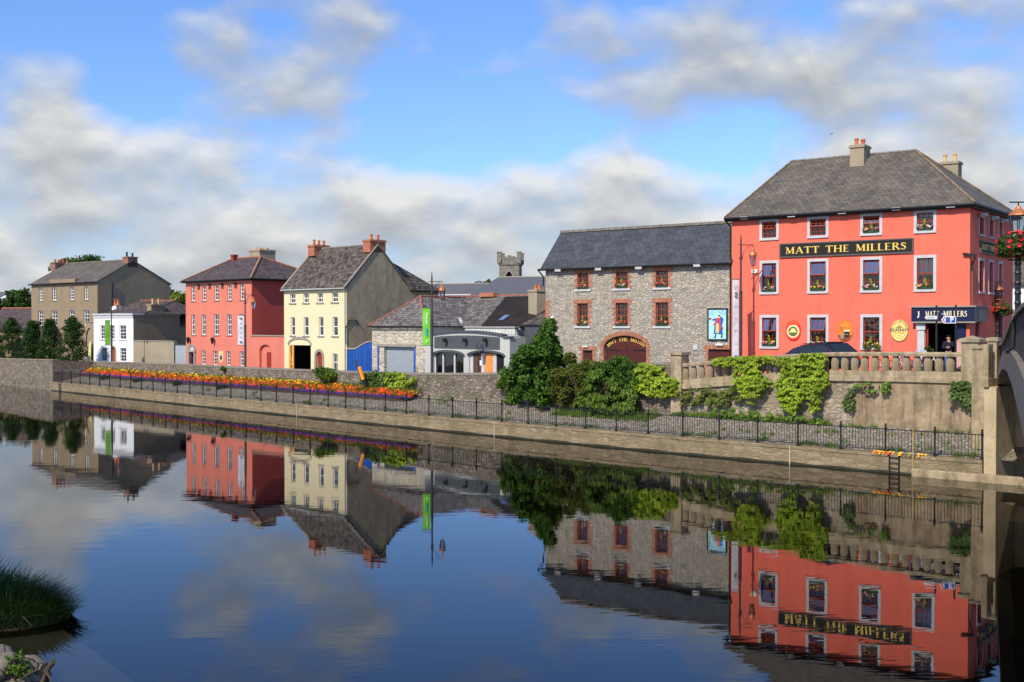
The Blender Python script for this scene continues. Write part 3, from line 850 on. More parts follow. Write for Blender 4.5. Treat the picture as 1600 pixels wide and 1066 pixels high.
def closed_box(B, L, D, z0, z1, holes_f, holes_s, mf, ms=None, gable=None, depth=.22, left=True):
    """walls: front with openings, right side with openings; gable=(v, z) makes a pointed side"""
    b = MB(); b.wall(rect(0, z0, L, z1), holes_f, depth)
    if ms is None:
        _sidewalls(b, L, D, z0, z1, holes_s, gable, depth)
        return b.build('wall', mf, B)
    o = b.build('wall', mf, B)
    b = MB(); _sidewalls(b, L, D, z0, z1, holes_s, gable, depth)
    b.build('side_wall', ms, B)
    return o
def _sidewalls(b, L, D, z0, z1, holes_s, gable, depth):
    save = b.M
    b.M = save @ side_M(L)
    out = [(0, z0), (D, z0), (D, z1)] + ([(gable[0], gable[1])] if gable else []) + [(0, z1)]
    b.wall(out, holes_s, depth)
    b.M = save
    L2 = [(0, D, z0), (0, 0, z0), (0, 0, z1)] + ([(0, gable[0], gable[1])] if gable else []) + [(0, D, z1)]
    b.face(L2)
    b.face([(L, D, z0), (0, D, z0), (0, D, z1), (L, D, z1)])
    b.face([(0, 0, z1-.03), (L, 0, z1-.03), (L, D, z1-.03), (0, D, z1-.03)])

# lettering -----------------------------------------------------------------
GL = {  # strokes: (x0,z0,x1,z1,width) ; serifs 's'
 'M': (1.02, [(.15,0,.15,1,.07),(.17,1,.50,.08,.17),(.50,.08,.82,1,.07),(.85,0,.85,1,.17)], [(.02,0,.30,0),(.68,0,1.0,0),(.02,1,.22,1),(.78,1,1.0,1)]),
 'A': (.92, [(.12,0,.44,1,.08),(.44,1,.78,0,.17),(.25,.34,.64,.34,.07)], [(0,0,.26,0),(.62,0,.92,0)]),
 'T': (.80, [(.40,0,.40,1,.17),(.04,.97,.76,.97,.08)], [(.24,0,.56,0),(.04,.9,.07,.84),(.73,.9,.76,.84)]),
 'H': (.94, [(.17,0,.17,1,.17),(.77,0,.77,1,.17),(.17,.52,.77,.52,.07)], [(.02,0,.33,0),(.62,0,.93,0),(.02,1,.33,1),(.62,1,.93,1)]),
 'E': (.68, [(.17,0,.17,1,.17),(.17,.97,.60,.97,.07),(.17,.52,.50,.52,.07),(.17,.035,.63,.035,.07)], [(.02,0,.33,0),(.02,1,.33,1)]),
 'I': (.36, [(.18,0,.18,1,.17)], [(.02,0,.34,0),(.02,1,.34,1)]),
 'L': (.66, [(.17,0,.17,1,.17),(.17,.035,.62,.035,.07)], [(.02,0,.33,0),(.02,1,.33,1)]),
 'R': (.80, [(.17,0,.17,1,.17),(.17,.97,.45,.97,.07),(.45,.97,.58,.88,.12),(.58,.90,.58,.66,.15),(.58,.68,.42,.53,.12),(.42,.53,.17,.52,.07),(.40,.52,.74,.02,.16)], [(.02,0,.33,0),(.02,1,.33,1),(.66,0,.84,0)]),
 'S': (.60, [(.54,.80,.46,.93,.08),(.46,.93,.28,.97,.09),(.28,.97,.13,.86,.12),(.13,.88,.14,.68,.14),(.14,.70,.44,.46,.17),(.45,.48,.49,.22,.14),(.49,.24,.34,.04,.12),(.34,.04,.16,.05,.09),(.16,.05,.06,.20,.08)], []),
 "'": (.24, [(.12,.7,.12,1,.10)], []),
}
def glyph(b, ch, ox, oz, h, M2=None, t0=-.012, t1=0.0):
    adv, st, se = GL[ch]; save = b.M
    if M2: b.M = save @ M2
    k = 0
    for x0, z0, x1, z1, w in st:
        d = Vector((x1-x0, z1-z0)); 
        if d.length < 1e-6: continue
        n = Vector((-d.y, d.x)).normalized()*w/2*h; e = d.normalized()*(.0)
        P = [(ox+x0*h-n.x, oz+z0*h-n.y), (ox+x1*h-n.x, oz+z1*h-n.y), (ox+x1*h+n.x, oz+z1*h+n.y), (ox+x0*h+n.x, oz+z0*h+n.y)]
        b.prism(P, t0-k*.0004, t1); k += 1
    for x0, z0, x1, z1 in se:
        if z0 == z1:
            zz = oz+z0*h; a = .055*h
            b.prism(rect(ox+x0*h, zz-(a if z0 else 0), ox+x1*h, zz+(0 if z0 else a)), t0-k*.0004, t1)
        else: b.prism(rect(ox+min(x0,x1)*h-.03*h, oz+.82*h, ox+max(x0,x1)*h+.03*h, oz+.95*h), t0-k*.0004, t1)
        k += 1
    b.M = save; return adv*h
def serif_text(b, s, x0, x1, z, h, y):
    adv = [GL[c][0] if c != ' ' else .55 for c in s]; gap = .06
    tot = sum(adv)+gap*(len(s)-1); kx = (x1-x0)/(tot*h)
    x = 0
    for c, a in zip(s, adv):
        if c != ' ': glyph(b, c, 0, 0, h, Matrix.Translation((x0+x*kx*h, y, z)) @ Matrix.Scale(kx, 4, (1,0,0)))
        x += a+gap
def text_mesh(s, size, mat, parent, Mx, name='lettering', ext=.004, align='CENTER', bold=0.0, space=1.0):
    cu = bpy.data.curves.new('txt', 'FONT'); cu.body = s; cu.size = size; cu.extrude = ext; cu.align_x = align; cu.align_y = 'CENTER'
    cu.offset = bold; cu.space_character = space; cu.resolution_u = 3
    ob = bpy.data.objects.new('txt', cu)
    me = bpy.data.meshes.new_from_object(ob); me.name = name
    bpy.data.objects.remove(ob); bpy.data.curves.remove(cu)
    me.transform(Mx @ Matrix.Rotation(PI/2, 4, 'X')); me.materials.clear(); me.materials.append(mat)
    o = bpy.data.objects.new(name, me); COL.objects.link(o)
    if parent: o.parent = parent; KIDS.setdefault(parent.name, []).append(o)
    return o
def TR(x, y, z): return Matrix.Translation((x, y, z))

def floodlight(Fm, u, v, z, label, group, side=False, L=0, mat='sur_grey'):
    q = Fm.w(L, u, z) if side else Fm.w(u, 0, z)
    th = thing('floodlight', label, 'floodlight', q, Fm.rot + (PI/2 if side else 0), group)
    b = MB(); b.box(-.2, -.36, -.05, .2, -.10, .07); b.box(-.22, -.38, .07, .22, -.08, .09); b.build('housing', M[mat], th)
    b = MB(); b.box(-.17, -.33, -.062, .17, -.13, -.051); b.build('lens', M['lamp_glass'], th)
    b = MB(); b.box(-.03, -.12, -.03, .03, 0.0, .03); b.build('bracket', M['grey_iron'], th)

# ================================================================ the coral pub
PUB = Frame(at_scale(1143, 29.2), at_scale(1515, 33.1))
ZE = 11.42; PD = 8.3; PZ0 = 2.4
pub = thing('pub', 'three-storey coral painted corner pub with hipped slate roof', 'pub', PUB.w(0, 0, 0), PUB.rot)
Lp = PUB.L
cols = [(1187,1217), (1261.6,1294.6), (1344.4,1378.6), (1428,1463)]
rows = [[(343.4,376.4),(338.6,373.4),(333,367.4),(329,364.4)], [(408.5,460.4),(405,459),(401.4,458),(399.5,456)], [(494,546),(492,546),(491.3,546.8)]]
def mean(v): return sum(v)/len(v)
PUBW = []
for r, row in enumerate(rows):
    zt = mean([PUB.on((cols[i][0]+cols[i][1])/2, y[0])[1] for i, y in enumerate(row)])
    zb = mean([PUB.on((cols[i][0]+cols[i][1])/2, y[1])[1] for i, y in enumerate(row)])
    for i, _ in enumerate(row):
        yy = (row[i][0]+row[i][1])/2
        u0, u1 = PUB.on(cols[i][0], yy)[0], PUB.on(cols[i][1], yy)[0]
        PUBW.append((r, i, u0+.14, zb+.14, u1-.14, zt-.12))
door_u0, door_u1 = PUB.on(1446.5, 520)[0], PUB.on(1514, 520)[0]
zfas0, zfas1 = PUB.on(1470, 502.5)[1], PUB.on(1470, 480.5)[1]
holes = [rect(a, z0, b_, z1) for r, i, a, z0, b_, z1 in PUBW] + [rect(door_u0, PZ0+.02, door_u1-.12, zfas0+.05)]
sw_top = [((1529,333.5),(1538,368.6)), ((1544.6,340.5),(1552.7,375)), ((1560,347),(1566.8,379))]
sw_mid = [((1529.5,402),(1538,458.6)), ((1544.6,407),(1552.5,461.5)), ((1559.5,411),(1566.5,462))]
SV = [PUB.on_side(x, 430, Lp)[0] for x in (1529.2, 1538, 1544.6, 1552.6, 1559.8, 1566.6)]
zt0 = mean([PUB.on_side(a[0], a[1], Lp)[1] for a, b_ in sw_top]); zb0 = mean([PUB.on_side(b_[0], b_[1], Lp)[1] for a, b_ in sw_top])
zt1 = mean([PUB.on_side(a[0], a[1], Lp)[1] for a, b_ in sw_mid]); zb1 = mean([PUB.on_side(b_[0], b_[1], Lp)[1] for a, b_ in sw_mid])
sideW = []
for k in range(3):
    a, b_ = SV[2*k]+.1, SV[2*k+1]-.1
    if b_-a < .6: b_ = a+.6
    sideW.append((a, zb0+.1, b_, zt0-.08)); sideW.append((a, zb1+.1, b_, zt1-.08))
sholes = [rect(*w_) for w_ in sideW]
sholes.append(rect(SV[4]-.1, 3.6, SV[5]+.1, 6.2))
sholes.append(rect(1.0, 3.6, 1.75, 6.1))
print('PUB L', Lp, 'side v', SV, 'doors', door_u0, door_u1)
closed_box(pub, Lp, PD, PZ0, ZE, holes, sholes, M['coral'], depth=.2)
RT = random.Random(4)
for r, i, a, z0, b_, z1 in PUBW:
    tilt = {(0,0): .5, (0,1): .42, (0,2): .35, (0,3): .0, (1,0): .22, (1,1): .3, (1,2): .26, (1,3): .0, (2,0): .22, (2,1): .42, (2,2): 0}[(r, i)]
    window(pub, a, z0, b_, z1, M['red_frame'], 3, 2, 2, sill=M['sur_grey'], tilt=tilt or None, surround=M['sur_grey'], sw=.14, sillw=.14, sillh=.13,
           curtain='half' if (r, i) == (1, 3) else None, split=.52, fw=.05)
for a, z0, b_, z1 in sideW:
    window(pub, a, z0, b_, z1, M['red_frame'], 2, 2, 2, T=side_M(Lp), sill=M['sur_grey'], surround=M['sur_grey'], sw=.12, sillw=.12)
window(pub, SV[4]-.1, 3.6, SV[5]+.1, 6.2, M['navy'], 2, 2, 2, T=side_M(Lp), surround=M['sur_grey'])
b = MB(side_M(Lp)); b.box(1.0, .1, 3.0, 1.75, .16, 6.1); b.build('door', M['navy'], pub)
# roof
RL, RR = (1.58, 4.15, 14.74), (8.43, 4.15, 14.74)
ov = .28
E = [(-ov, -ov, ZE), (Lp+ov, -ov, ZE), (Lp+ov, PD+ov, ZE), (-ov, PD+ov, ZE)]
b = MB()
b.face([E[0], E[1], RR, RL]); b.face([E[1], E[2], RR]); b.face([E[2], E[3], RL, RR]); b.face([E[3], E[0], RL])
b.face([E[0], E[3], E[2], E[1]])
rf = b.build('roof', M['slate_grey'], pub)
b = MB(); ridge_line(b, RL, RR, .08); b.build('ridge_tiles', M['ridge_grey'], rf)
M['hip'] = plain('lichened_hip', (.22,.16,.10), .9, 0, .5, 3)
for e_, r__, k_ in ((E[1], RR, .06), (E[0], RL, .05), (E[2], RR, .06)): b = MB(); ridge_line(b, e_, r__, k_, .3); b.build('hip_tiles', M['hip'], rf)
gutter_run(pub, [(-ov, -ov-.05, ZE-.06), (Lp+ov+.05, -ov-.05, ZE-.06), (Lp+ov+.05, PD+ov, ZE-.06)], .075)
b = MB(); b.box(-ov+.05, -ov+.05, ZE-.19, Lp+ov-.05, 0, ZE-.02); b.box(Lp, 0, ZE-.19, Lp+ov-.05, PD+ov-.05, ZE-.021); b.build('soffit', M['gutter'], pub)
gutter_run(pub, [(-ov, -ov, ZE-.08), (-.04, -.05, ZE-.5), (-.04, -.05, 3.0)], .045, 'downpipe')
# chimney on the front slope, and one behind
ua, za = PUB.on(1328, 268, 3.3); ub, zb = PUB.on(1350, 268, 3.3)
zc = PUB.on(1340, 226, 3.3)[1]
chimney(pub, (ua+ub)/2, 3.75, za-.4, zc, ub-ua, .95, M['render_beige'], [(-.12,-.2,.36),(.12,.1,.34),(.05,.32,.3)])
ua, _ = PUB.on(1471, 250, 7.6); ub, zc = PUB.on(1500, 252, 7.6)
chimney(pub, (ua+ub)/2, 7.6, 11, zc, ub-ua, .7, M['render_beige'], [(-.3,0,.42),(.22,0,.42)], M['pot_buff'])
# shopfront: fascia, pilaster, blue panel, door recess
u0 = PUB.on(1427, 490)[0]
b = MB(); b.box(u0, -.30, zfas0, Lp+.30, -.001, zfas1); b.box(Lp+.001, 0, zfas0, Lp+.30, 2.0, zfas1-.002)
fa = b.build('shop_fascia', M['navy'], pub)
b = MB(); b.box(u0-.06, -.38, zfas1, Lp+.38, -.001, zfas1+.07); b.box(Lp+.001, 0, zfas1+.002, Lp+.38, 2.1, zfas1+.068)
b.box(u0, -.34, zfas0-.07, Lp+.34, -.001, zfas0-.002)
b.build('cornice', M['sur_dark'], fa)
b = MB(); hh = (zfas1-zfas0)*.40; zz = zfas0+(zfas1-zfas0)*.34
serif_text(b, "MATT", PUB.on(1449, 495)[0], PUB.on(1470, 495)[0], zz, hh, -.305)
serif_text(b, "MILLERS", PUB.on(1477, 495)[0], PUB.on(1514, 495)[0], zz, hh, -.305)
b.build('lettering', M['cream_l'], fa)
text_mesh('J', hh*1.2, M['cream_l'], fa, TR(PUB.on(1435.5, 491, -.3)[0], -.305, zz+hh*.5), bold=.01)
text_mesh('THE', hh*.42, M['cream_l'], fa, TR(PUB.on(1474.5, 491, -.3)[0], -.305, zz+hh*.45))
b = MB(); b.box(Lp+.305, .35, zfas0+.1, Lp+.315, 1.8, zfas1-.1); b.build('fascia_panel', M['render_beige'], fa)
u1, u2 = PUB.on(1434.5, 520)[0], PUB.on(1445.5, 520)[0]
b = MB(); b.box(u1, -.12, PZ0, u2, -.001, zfas0-.08); b.box(u1-.05, -.17, zfas0-.40, u2+.05, -.12, zfas0-.08); b.build('pilaster', M['sur_grey'], pub)
u3 = PUB.on(1495.5, 520)[0]
b = MB(); b.box(u3, -.02, PZ0, door_u1-.12, .06, zfas0-.02); b.box(u3+.08, -.035, 4.6, door_u1-.2, -.02, zfas0-.3); b.build('shutter_panel', M['navy'], pub)
b = MB()
b.face([(door_u0-.1, 1.7, PZ0), (u3+.1, 1.7, PZ0), (u3+.1, 1.7, zfas0+.1), (door_u0-.1, 1.7, zfas0+.1)])
b.face([(door_u0-.001, .2, PZ0), (door_u0-.001, 1.7, PZ0), (door_u0-.001, 1.7, zfas0+.1), (door_u0-.001, .2, zfas0+.1)])
b.face([(u3+.001, .2, PZ0), (u3+.001, 1.7, PZ0), (u3+.001, 1.7, zfas0+.1), (u3+.001, .2, zfas0+.1)])
b.build('porch_recess', M['dark_in'], pub)
ud = PUB.on(1448, 520)[0]
b = MB(); b.box(ud, -.0, 3.3, ud+.07, .06, 5.6); b.build('door_post', M['door_red'], pub)
b = MB(TR(u3-.02, 0.02, 0) @ Matrix.Rotation(-.35, 4, 'Z')); b.box(-.04, .0, 3.3, 0, .9, zfas0-.05)
b.build('door', M['navy'], pub)
# wall fittings of the pub
us, zs = PUB.on(1173.5, 424.3)[0], None
q = PUB.w(PUB.on(1179.8, 424)[0], 0, PUB.on(1179.8, 424)[1])
th = thing('alarm_box', 'small cream alarm box on the coral wall left of the first-floor windows', 'alarm box', q, PUB.rot)
b = MB(); b.box(-.16,-.09,-.1,.16,-.005,.1); b.build('cover', M['cream_l'], th); b = MB(); b.box(-.04,-.1,-.02,.04,-.091,.03); b.build('strobe', M['frame_blue'], th)
ordn = ['leftmost', 'second from left', 'third from left', 'fourth from left', 'rightmost']
for k, (x, y) in enumerate(((1164.5,341.5),(1238,338),(1317,333),(1401.5,327.5),(1486.5,323))):
    u, z = PUB.on(x, y, -.2)
    floodlight(PUB, u, 0, z, 'white floodlight under the long front eaves of the coral pub, '+ordn[k], 'floodlights under the pub eaves')
for k, x in enumerate((1530, 1548, 1563)):
    v, z = PUB.on_side(x, 330+5*k, Lp)
    floodlight(PUB, v, 0, ZE-.42, 'white floodlight under the pub eaves above the side wall, '+('nearest the corner', 'middle of three', 'farthest from the corner')[k], 'floodlights on the pub side wall', True, Lp)
# name boards
def board(Fm, x0, x1, z0, z1, label, side=None, txt='MATT THE MILLERS'):
    o = thing('name_board', label, 'sign', Fm.w(Lp, x0, z0) if side else Fm.w(x0, 0, z0), Fm.rot+(PI/2 if side else 0))
    w_, h_ = x1-x0, z1-z0
    b = MB(); b.box(0, -.06, 0, w_, -.004, h_); b.build('panel', M['black_paint'], o)
    b = MB(); b.prism(rect(-.03,-.03,w_+.03,h_+.03), -.085, -.003, [rect(.035,.035,w_-.035,h_-.035)]); b.build('frame', plain('board_frame', (.10,.095,.085), .5), o)
    b = MB(); serif_text(b, txt, w_*.045, w_*.955, h_*.24, h_*.50, -.061); b.build('lettering', M['gold'], o)
u0, z1 = PUB.on(1219.5, 381.5); u1, z1b = PUB.on(1427, 373.2); z0 = mean([PUB.on(1219.5, 401.7)[1], PUB.on(1427, 395.3)[1]])
board(PUB, u0, u1, z0, mean([z1, z1b]), 'long black board lettered MATT THE MILLERS in gold across the coral front')
v0, _ = PUB.on_side(1531, 386, Lp); v1, _ = PUB.on_side(1567.3, 396, Lp)
board(PUB, v0, v1, PUB.on_side(1531, 394.5, Lp)[1], PUB.on_side(1531, 375.8, Lp)[1], 'smaller black MATT THE MILLERS board on the pub side wall', side=True)

# oval advertising plaques
def oval(n, cx, cz, rx, rz): return [(cx+rx*math.cos(2*PI*i/n), cz+rz*math.sin(2*PI*i/n)) for i in range(n)]
def plaque(px0, px1, py0, py1, label, base):
    ua, ub = PUB.on(px0, (py0+py1)/2)[0], PUB.on(px1, (py0+py1)/2)[0]; zt = PUB.on((px0+px1)/2, py0)[1]; zb = PUB.on((px0+px1)/2, py1)[1]
    rx, rz = (ub-ua)/2, (zt-zb)/2
    o = thing('advertising_plaque', label, 'sign', PUB.w((ua+ub)/2, 0, (zt+zb)/2), PUB.rot)
    b = MB(); b.prism(oval(32, 0, 0, rx, rz), -.05, -.003); b.build('plate', base, o)
    return o, rx, rz
def layer(o, poly, y, mat, name='emblem', holes=()):
    b = MB(); b.prism(poly, -y-.004, -y, holes); return b.build(name, mat, o)
def around(o, s, rx, rz, y, size, mat, a0, a1, name='lettering'):
    n = len(s)
    for k, ch in enumerate(s):
        if ch == ' ': continue
        a = a0+(a1-a0)*(k/(n-1) if n > 1 else .5)
        x, z = rx*math.cos(a), rz*math.sin(a)
        rot = a-PI/2
        text_mesh(ch, size, mat, o, TR(x, -y, z) @ Matrix.Rotation(-rot, 4, 'Y'), name, .002)
pr = plain('plaque_red', (.72,.03,.02), .5); py_ = plain('plaque_yellow', (.85,.66,.22), .5); po = plain('plaque_orange', (.82,.20,.02), .5, 0, .25, 3)
dg = plain('plaque_green', (.10,.16,.06), .5, 0, .3, 6)
o, rx, rz = plaque(1228.3, 1251.5, 501, 532.5, 'red oval plaque with cream ring and green shield on the coral wall', pr)
layer(o, oval(28,0,-.04,rx*.84,rx*.84), .052, M['cream_l'], 'ring'); layer(o, oval(28,0,-.04,rx*.74,rx*.74), .058, py_, 'ring'); layer(o, oval(24,0,-.04,rx*.62,rx*.62), .064, dg, 'shield')
layer(o, oval(14,0,.02,rx*.34,rx*.26), .069, py_); layer(o, rect(-rx*.5,-rx*.24,rx*.5,-rx*.08), .074, py_)
b = MB(); around(o, 'SMITHWICKS', rx*.72, rz*.83, .053, .085, M['gold'], PI*.80, PI*.20)
o, rx, rz = plaque(1307.5, 1333, 500, 533.5, 'orange oval plaque showing a pint of dark stout', po)
layer(o, [(rx*.95*math.cos(a), rz*.97*math.sin(a)) for a in [PI*1.14+PI*.72*i/12 for i in range(13)]], .052, plain('plaque_brown', (.2,.07,.03)), 'ground_band')
layer(o, [(.02,-rz*.62),(.22,-rz*.62),(.27,-rz*.08),(-.02,-rz*.08)], .058, M['black_paint'], 'pint_glass'); layer(o, [(-.03,-rz*.08),(.28,-rz*.08),(.27,rz*.06),(-.01,rz*.06)], .058, M['cream_l'], 'beer_head')
layer(o, [(-.26,rz*.52),(-.22,rz*.54),(-.04,-rz*.18),(-.1,-rz*.22)], .06, M['brick_dark'], 'emblem'); layer(o, oval(12,-.12,-.26,.09,.16), .064, plain('grey_print',(.35,.25,.18)))
text_mesh('My', .12, M['gold'], o, TR(.02, -.053, rz*.72)); text_mesh('Goodness', .12, M['gold'], o, TR(.02, -.053, rz*.50)); text_mesh('STOUT', .05, M['white'], o, TR(.12, -.066, -rz*.36))
o, rx, rz = plaque(1392, 1419.5, 499.5, 533.8, 'yellow oval plaque lettered KILKENNY on the coral wall', py_)
gd = plain('plaque_olive', (.30,.27,.07), .5)
layer(o, oval(32,0,0,rx*.99,rz*.99), .052, gd, 'ring', [oval(32,0,0,rx*.94,rz*.94)]); layer(o, oval(32,0,0,rx*.74,rz*.74), .052, gd, 'ring', [oval(32,0,0,rx*.71,rz*.71)])
text_mesh('KILKENNY', rx*.46, M['sign_grey'], o, TR(0, -.056, rz*.04), bold=.006); text_mesh('IRISH BEER', rx*.24, M['f_org'], o, TR(0, -.056, -rz*.22)); text_mesh('1710', rx*.17, gd, o, TR(0, -.056, -rz*.48))
layer(o, [(-.18,rz*.24),(.18,rz*.24),(.16,rz*.34),(.08,rz*.34),(.08,rz*.46),(-.08,rz*.46),(-.08,rz*.34),(-.16,rz*.34)], .053, gd)
around(o, 'ST FRANCIS ABBEY BREWERY', rx*.84, rz*.84, .053, .075, M['sign_grey'], PI*.92, PI*.08)

# swan-neck lamp on the corner
q = PUB.w(Lp, .0, 8.0)
th = thing('wall_lamp', 'black floodlamp on a bracket at the corner of the coral pub', 'wall lamp', PUB.w(Lp, .25, PUB.on_side(1519, 400, Lp)[1]), PUB.rot)
b = MB(); b.tube([(0.02,0,-.5),(.2,-.1,-.1),(.1,-.2,.02)], .03, 6); b.box(0.003,-.06,-.7,.08,.06,-.3); b.build('bracket', M['iron'], th)
b = MB(Matrix.Rotation(.15,4,'Y')); b.box(-.30,-.42,0,.28,-.15,.10); b.build('lamp_head', M['iron'], th)
b = MB(); b.tube([(0.04,0,-.7),(.04,0,-2.7),(.04,.2,-2.9),(.04,1.6,-3.0)], .03, 6); b.build('cable', M['brick_dark'], th)

# ================================================================ the stone mill
MILL = Frame(at_scale(852.5, 26.1), PUB.w(0, 0).to_2d())
ML = MILL.L; ZM = mean([MILL.on(852.5, 420.5)[1], MILL.on(1143, 411)[1]])
print('MILL L', ML, 'eave', ZM, 'angle', math.degrees(MILL.rot), math.degrees(PUB.rot))
mill = thing('stone_mill', 'three-storey rubble stone mill with blue slate roof beside the coral pub', 'building', MILL.w(0,0,0), MILL.rot)
zx = lambda x: 820 + x*.2251
zy = lambda y: 340 + y*.2251
mw = []
for r, row in enumerate(([(367,443,388,494),(632,716,378,490),(910,996,371,488)], [(365,439,598,752),(632,715,594,752),(910,996,588,754)])):
    zt = mean([MILL.on(zx((a+b_)/2), zy(t_))[1] for a, b_, t_, bo in row]); zb = mean([MILL.on(zx((a+b_)/2), zy(bo))[1] for a, b_, t_, bo in row])
    for i, (a, b_, t_, bo) in enumerate(row):
        ym = zy((t_+bo)/2); mw.append((r, i, MILL.on(zx(a), ym)[0], zb, MILL.on(zx(b_), ym)[0], zt))
au0, au1 = MILL.on(zx(548), 550)[0], MILL.on(zx(843), 550)[0]
azt = MILL.on(zx(690), zy(820))[1]; azs = MILL.on(zx(548), zy(905))[1]
arch_hole = [(au0, 1.8), (au1, 1.8)] + arc((au0+au1)/2, azs, (au1-au0)/2, azt-azs, 0, PI, 18)
sd0, sd1 = MILL.on(zx(403), 556)[0], MILL.on(zx(471), 556)[0]; sdt = MILL.on(zx(437), zy(922))[1]
gd0 = MILL.on(zx(1273), 550)[0]; gdt = MILL.on(zx(1350), zy(916))[1]
holes = [rect(a, z0, b_, z1) for r, i, a, z0, b_, z1 in mw] + [arch_hole, rect(sd0, 1.8, sd1, sdt), rect(gd0, 1.8, ML-.08, gdt)]
MRv = 3.0; MRz = 11.45
closed_box(mill, ML, 6.0, 1.2, ZM, holes, [], M['mill_stone'], gable=None, depth=.24)
b = MB(); b.face([(0,0,ZM-.02), (0,6,ZM-.02), (-.78,MRv,MRz-.05)][::-1]); b.build('gable', M['mill_stone'], mill)
for r, i, a, z0, b_, z1 in mw:
    window(mill, a, z0, b_, z1, M['red_frame'], 3, 2, 2, sill=M['sur_grey'], sillw=.18, sillh=.13, y=.13, brick=True, split=.45, fw=.065, bar=.03)
b = MB()
roof_slab(b, [(-.25, -.22, ZM+.02), (ML, -.22, ZM+.02), (ML+1.2, MRv, MRz), (-.98, MRv, MRz)], .1)
roof_slab(b, [(-.98, MRv, MRz), (ML+1.2, MRv, MRz), (ML+.3, 6.2, ZM+.02), (-.15, 6.2, ZM+.02)], .1)
rf = b.build('roof', M['slate_blue'], mill)
b = MB()
n = 26
for i in range(n):
    x0 = -.95+(ML+1.2)*i/n; x1 = -.95+(ML+1.2)*(i+1)/n-.03
    b.prism([(x0,MRz-.02),(x1,MRz-.02),(x1,MRz+.13),(x0,MRz+.13)], MRv-.13, MRv+.13)
b.build('ridge_tiles', M['ridge_grey'], rf)
gutter_run(mill, [(-.35, -.30, ZM-.04), (ML-.05, -.30, ZM-.04)], .07)
gutter_run(mill, [(-.35, -.3, ZM-.05), (-.12, -.06, ZM-.45), (-.12, -.06, ZM-1.0)], .045, 'downpipe')
# arch doors
y = .16
cxm = (au0+au1)/2
b = MB(); b.prism([(au0,1.8),(cxm-.012,1.8)]+[(cxm-.012, azt-.012)]+arc(cxm, azs, (au1-au0)/2, azt-azs, PI/2+.05, PI, 10), y, y+.07)
dl = b.build('arched_door', M['door_maroon'], mill)
b = MB(); b.prism([(cxm+.012,1.8),(au1,1.8)]+arc(cxm, azs, (au1-au0)/2, azt-azs, 0, PI/2-.05, 10)+[(cxm+.012, azt-.012)], y, y+.07); b.build('door_leaf', M['door_maroon'], dl)
b = MB()
for k in range(1, 18):
    x = au0+(au1-au0)*k/18
    if abs(x-cxm) > .05: b.box(x-.008, y-.006, 1.9, x+.008, y-.001, azs-.05)
b.build('plank_joint', M['black_paint'], dl)
b = MB(); zh = MILL.on(zx(580), zy(918))[1]
b.box(au0+.05, y-.03, zh-.03, au0+.95, y-.007, zh+.03); b.box(au1-.95, y-.03, zh-.03, au1-.05, y-.007, zh+.03); b.build('hinge', M['iron'], dl)
b = MB(); s = 'MATT THE MILLERS'; adv = [GL[c][0] if c != ' ' else .6 for c in s]; tot = sum(adv)+.12*len(s); x = 0
rxx, rzz = (au1-au0)/2*.86, (azt-azs)*.70; hh = .22
for ch, a in zip(s, adv):
    tt = (x+a/2)/tot; th_ = PI*(.91-.82*tt)
    if ch != ' ':
        px_, pz_ = cxm+rxx*math.cos(th_), azs-.03+rzz*math.sin(th_)*.93
        ang = math.atan2(rzz*math.cos(th_), rxx*-math.sin(th_)) ; ang = math.atan2(-rzz*math.cos(th_), rxx*math.sin(th_))
        glyph(b, ch, -a*hh/2, -.04, hh, TR(px_, y-.005, pz_) @ Matrix.Rotation(-ang, 4, 'Y') )
    x += a+.12
b.build('lettering', M['gold'], dl)
# voussoirs
b = MB(); nb_ = 44
for k in range(nb_):
    a0 = PI*k/nb_+.006; a1 = PI*(k+1)/nb_-.006
    r0x, r0z = (au1-au0)/2+.004, azt-azs+.004; r1x, r1z = r0x+.26, r0z+.26
    P = [(cxm+r0x*math.cos(a0), azs+r0z*math.sin(a0)), (cxm+r1x*math.cos(a0), azs+r1z*math.sin(a0)), (cxm+r1x*math.cos(a1), azs+r1z*math.sin(a1)), (cxm+r0x*math.cos(a1), azs+r0z*math.sin(a1))]
    b.prism(P, -.02-.008*rb_.random(), .12)
z = 1.9; k = 0
while z < azs-.05:
    wl = (.16,.26)[k%2]; b.box(au0-wl, -.02, z, au0-.003, .12, z+.15); b.box(au1+.003, -.02, z, au1+wl, .12, z+.15); z += .158; k += 1
b.build('brick_arch', M['brick_sur'], dl)
b = MB(); b.box(sd0+.004, .15, 1.8, sd1-.004, .2, sdt-.004); sdo = b.build('side_door', M['door_maroon'], mill); brick_surround(sdo, None, sd0, 1.9, sd1, sdt)
b = MB(); b.box(gd0+.004, .12, 1.8, ML-.084, .2, gdt-.004)
for k in range(1, 9): b.box(gd0+k*.26, .105, 2.0, gd0+k*.26+.02, .12, gdt-.1)
gdo = b.build('garage_door', M['door_maroon'], mill)
b = MB(); z = 1.9; k = 0
while z < gdt: b.box(gd0-(.15,.26)[k%2], -.02, z, gd0-.003, .12, min(z+.15, gdt)); z += .158; k += 1
x = gd0-.25
while x < ML-.12: b.box(x, -.022, gdt+.01, x+.078, .1, gdt+.24); x += .087
b.build('surround', M['brick_sur'], gdo)
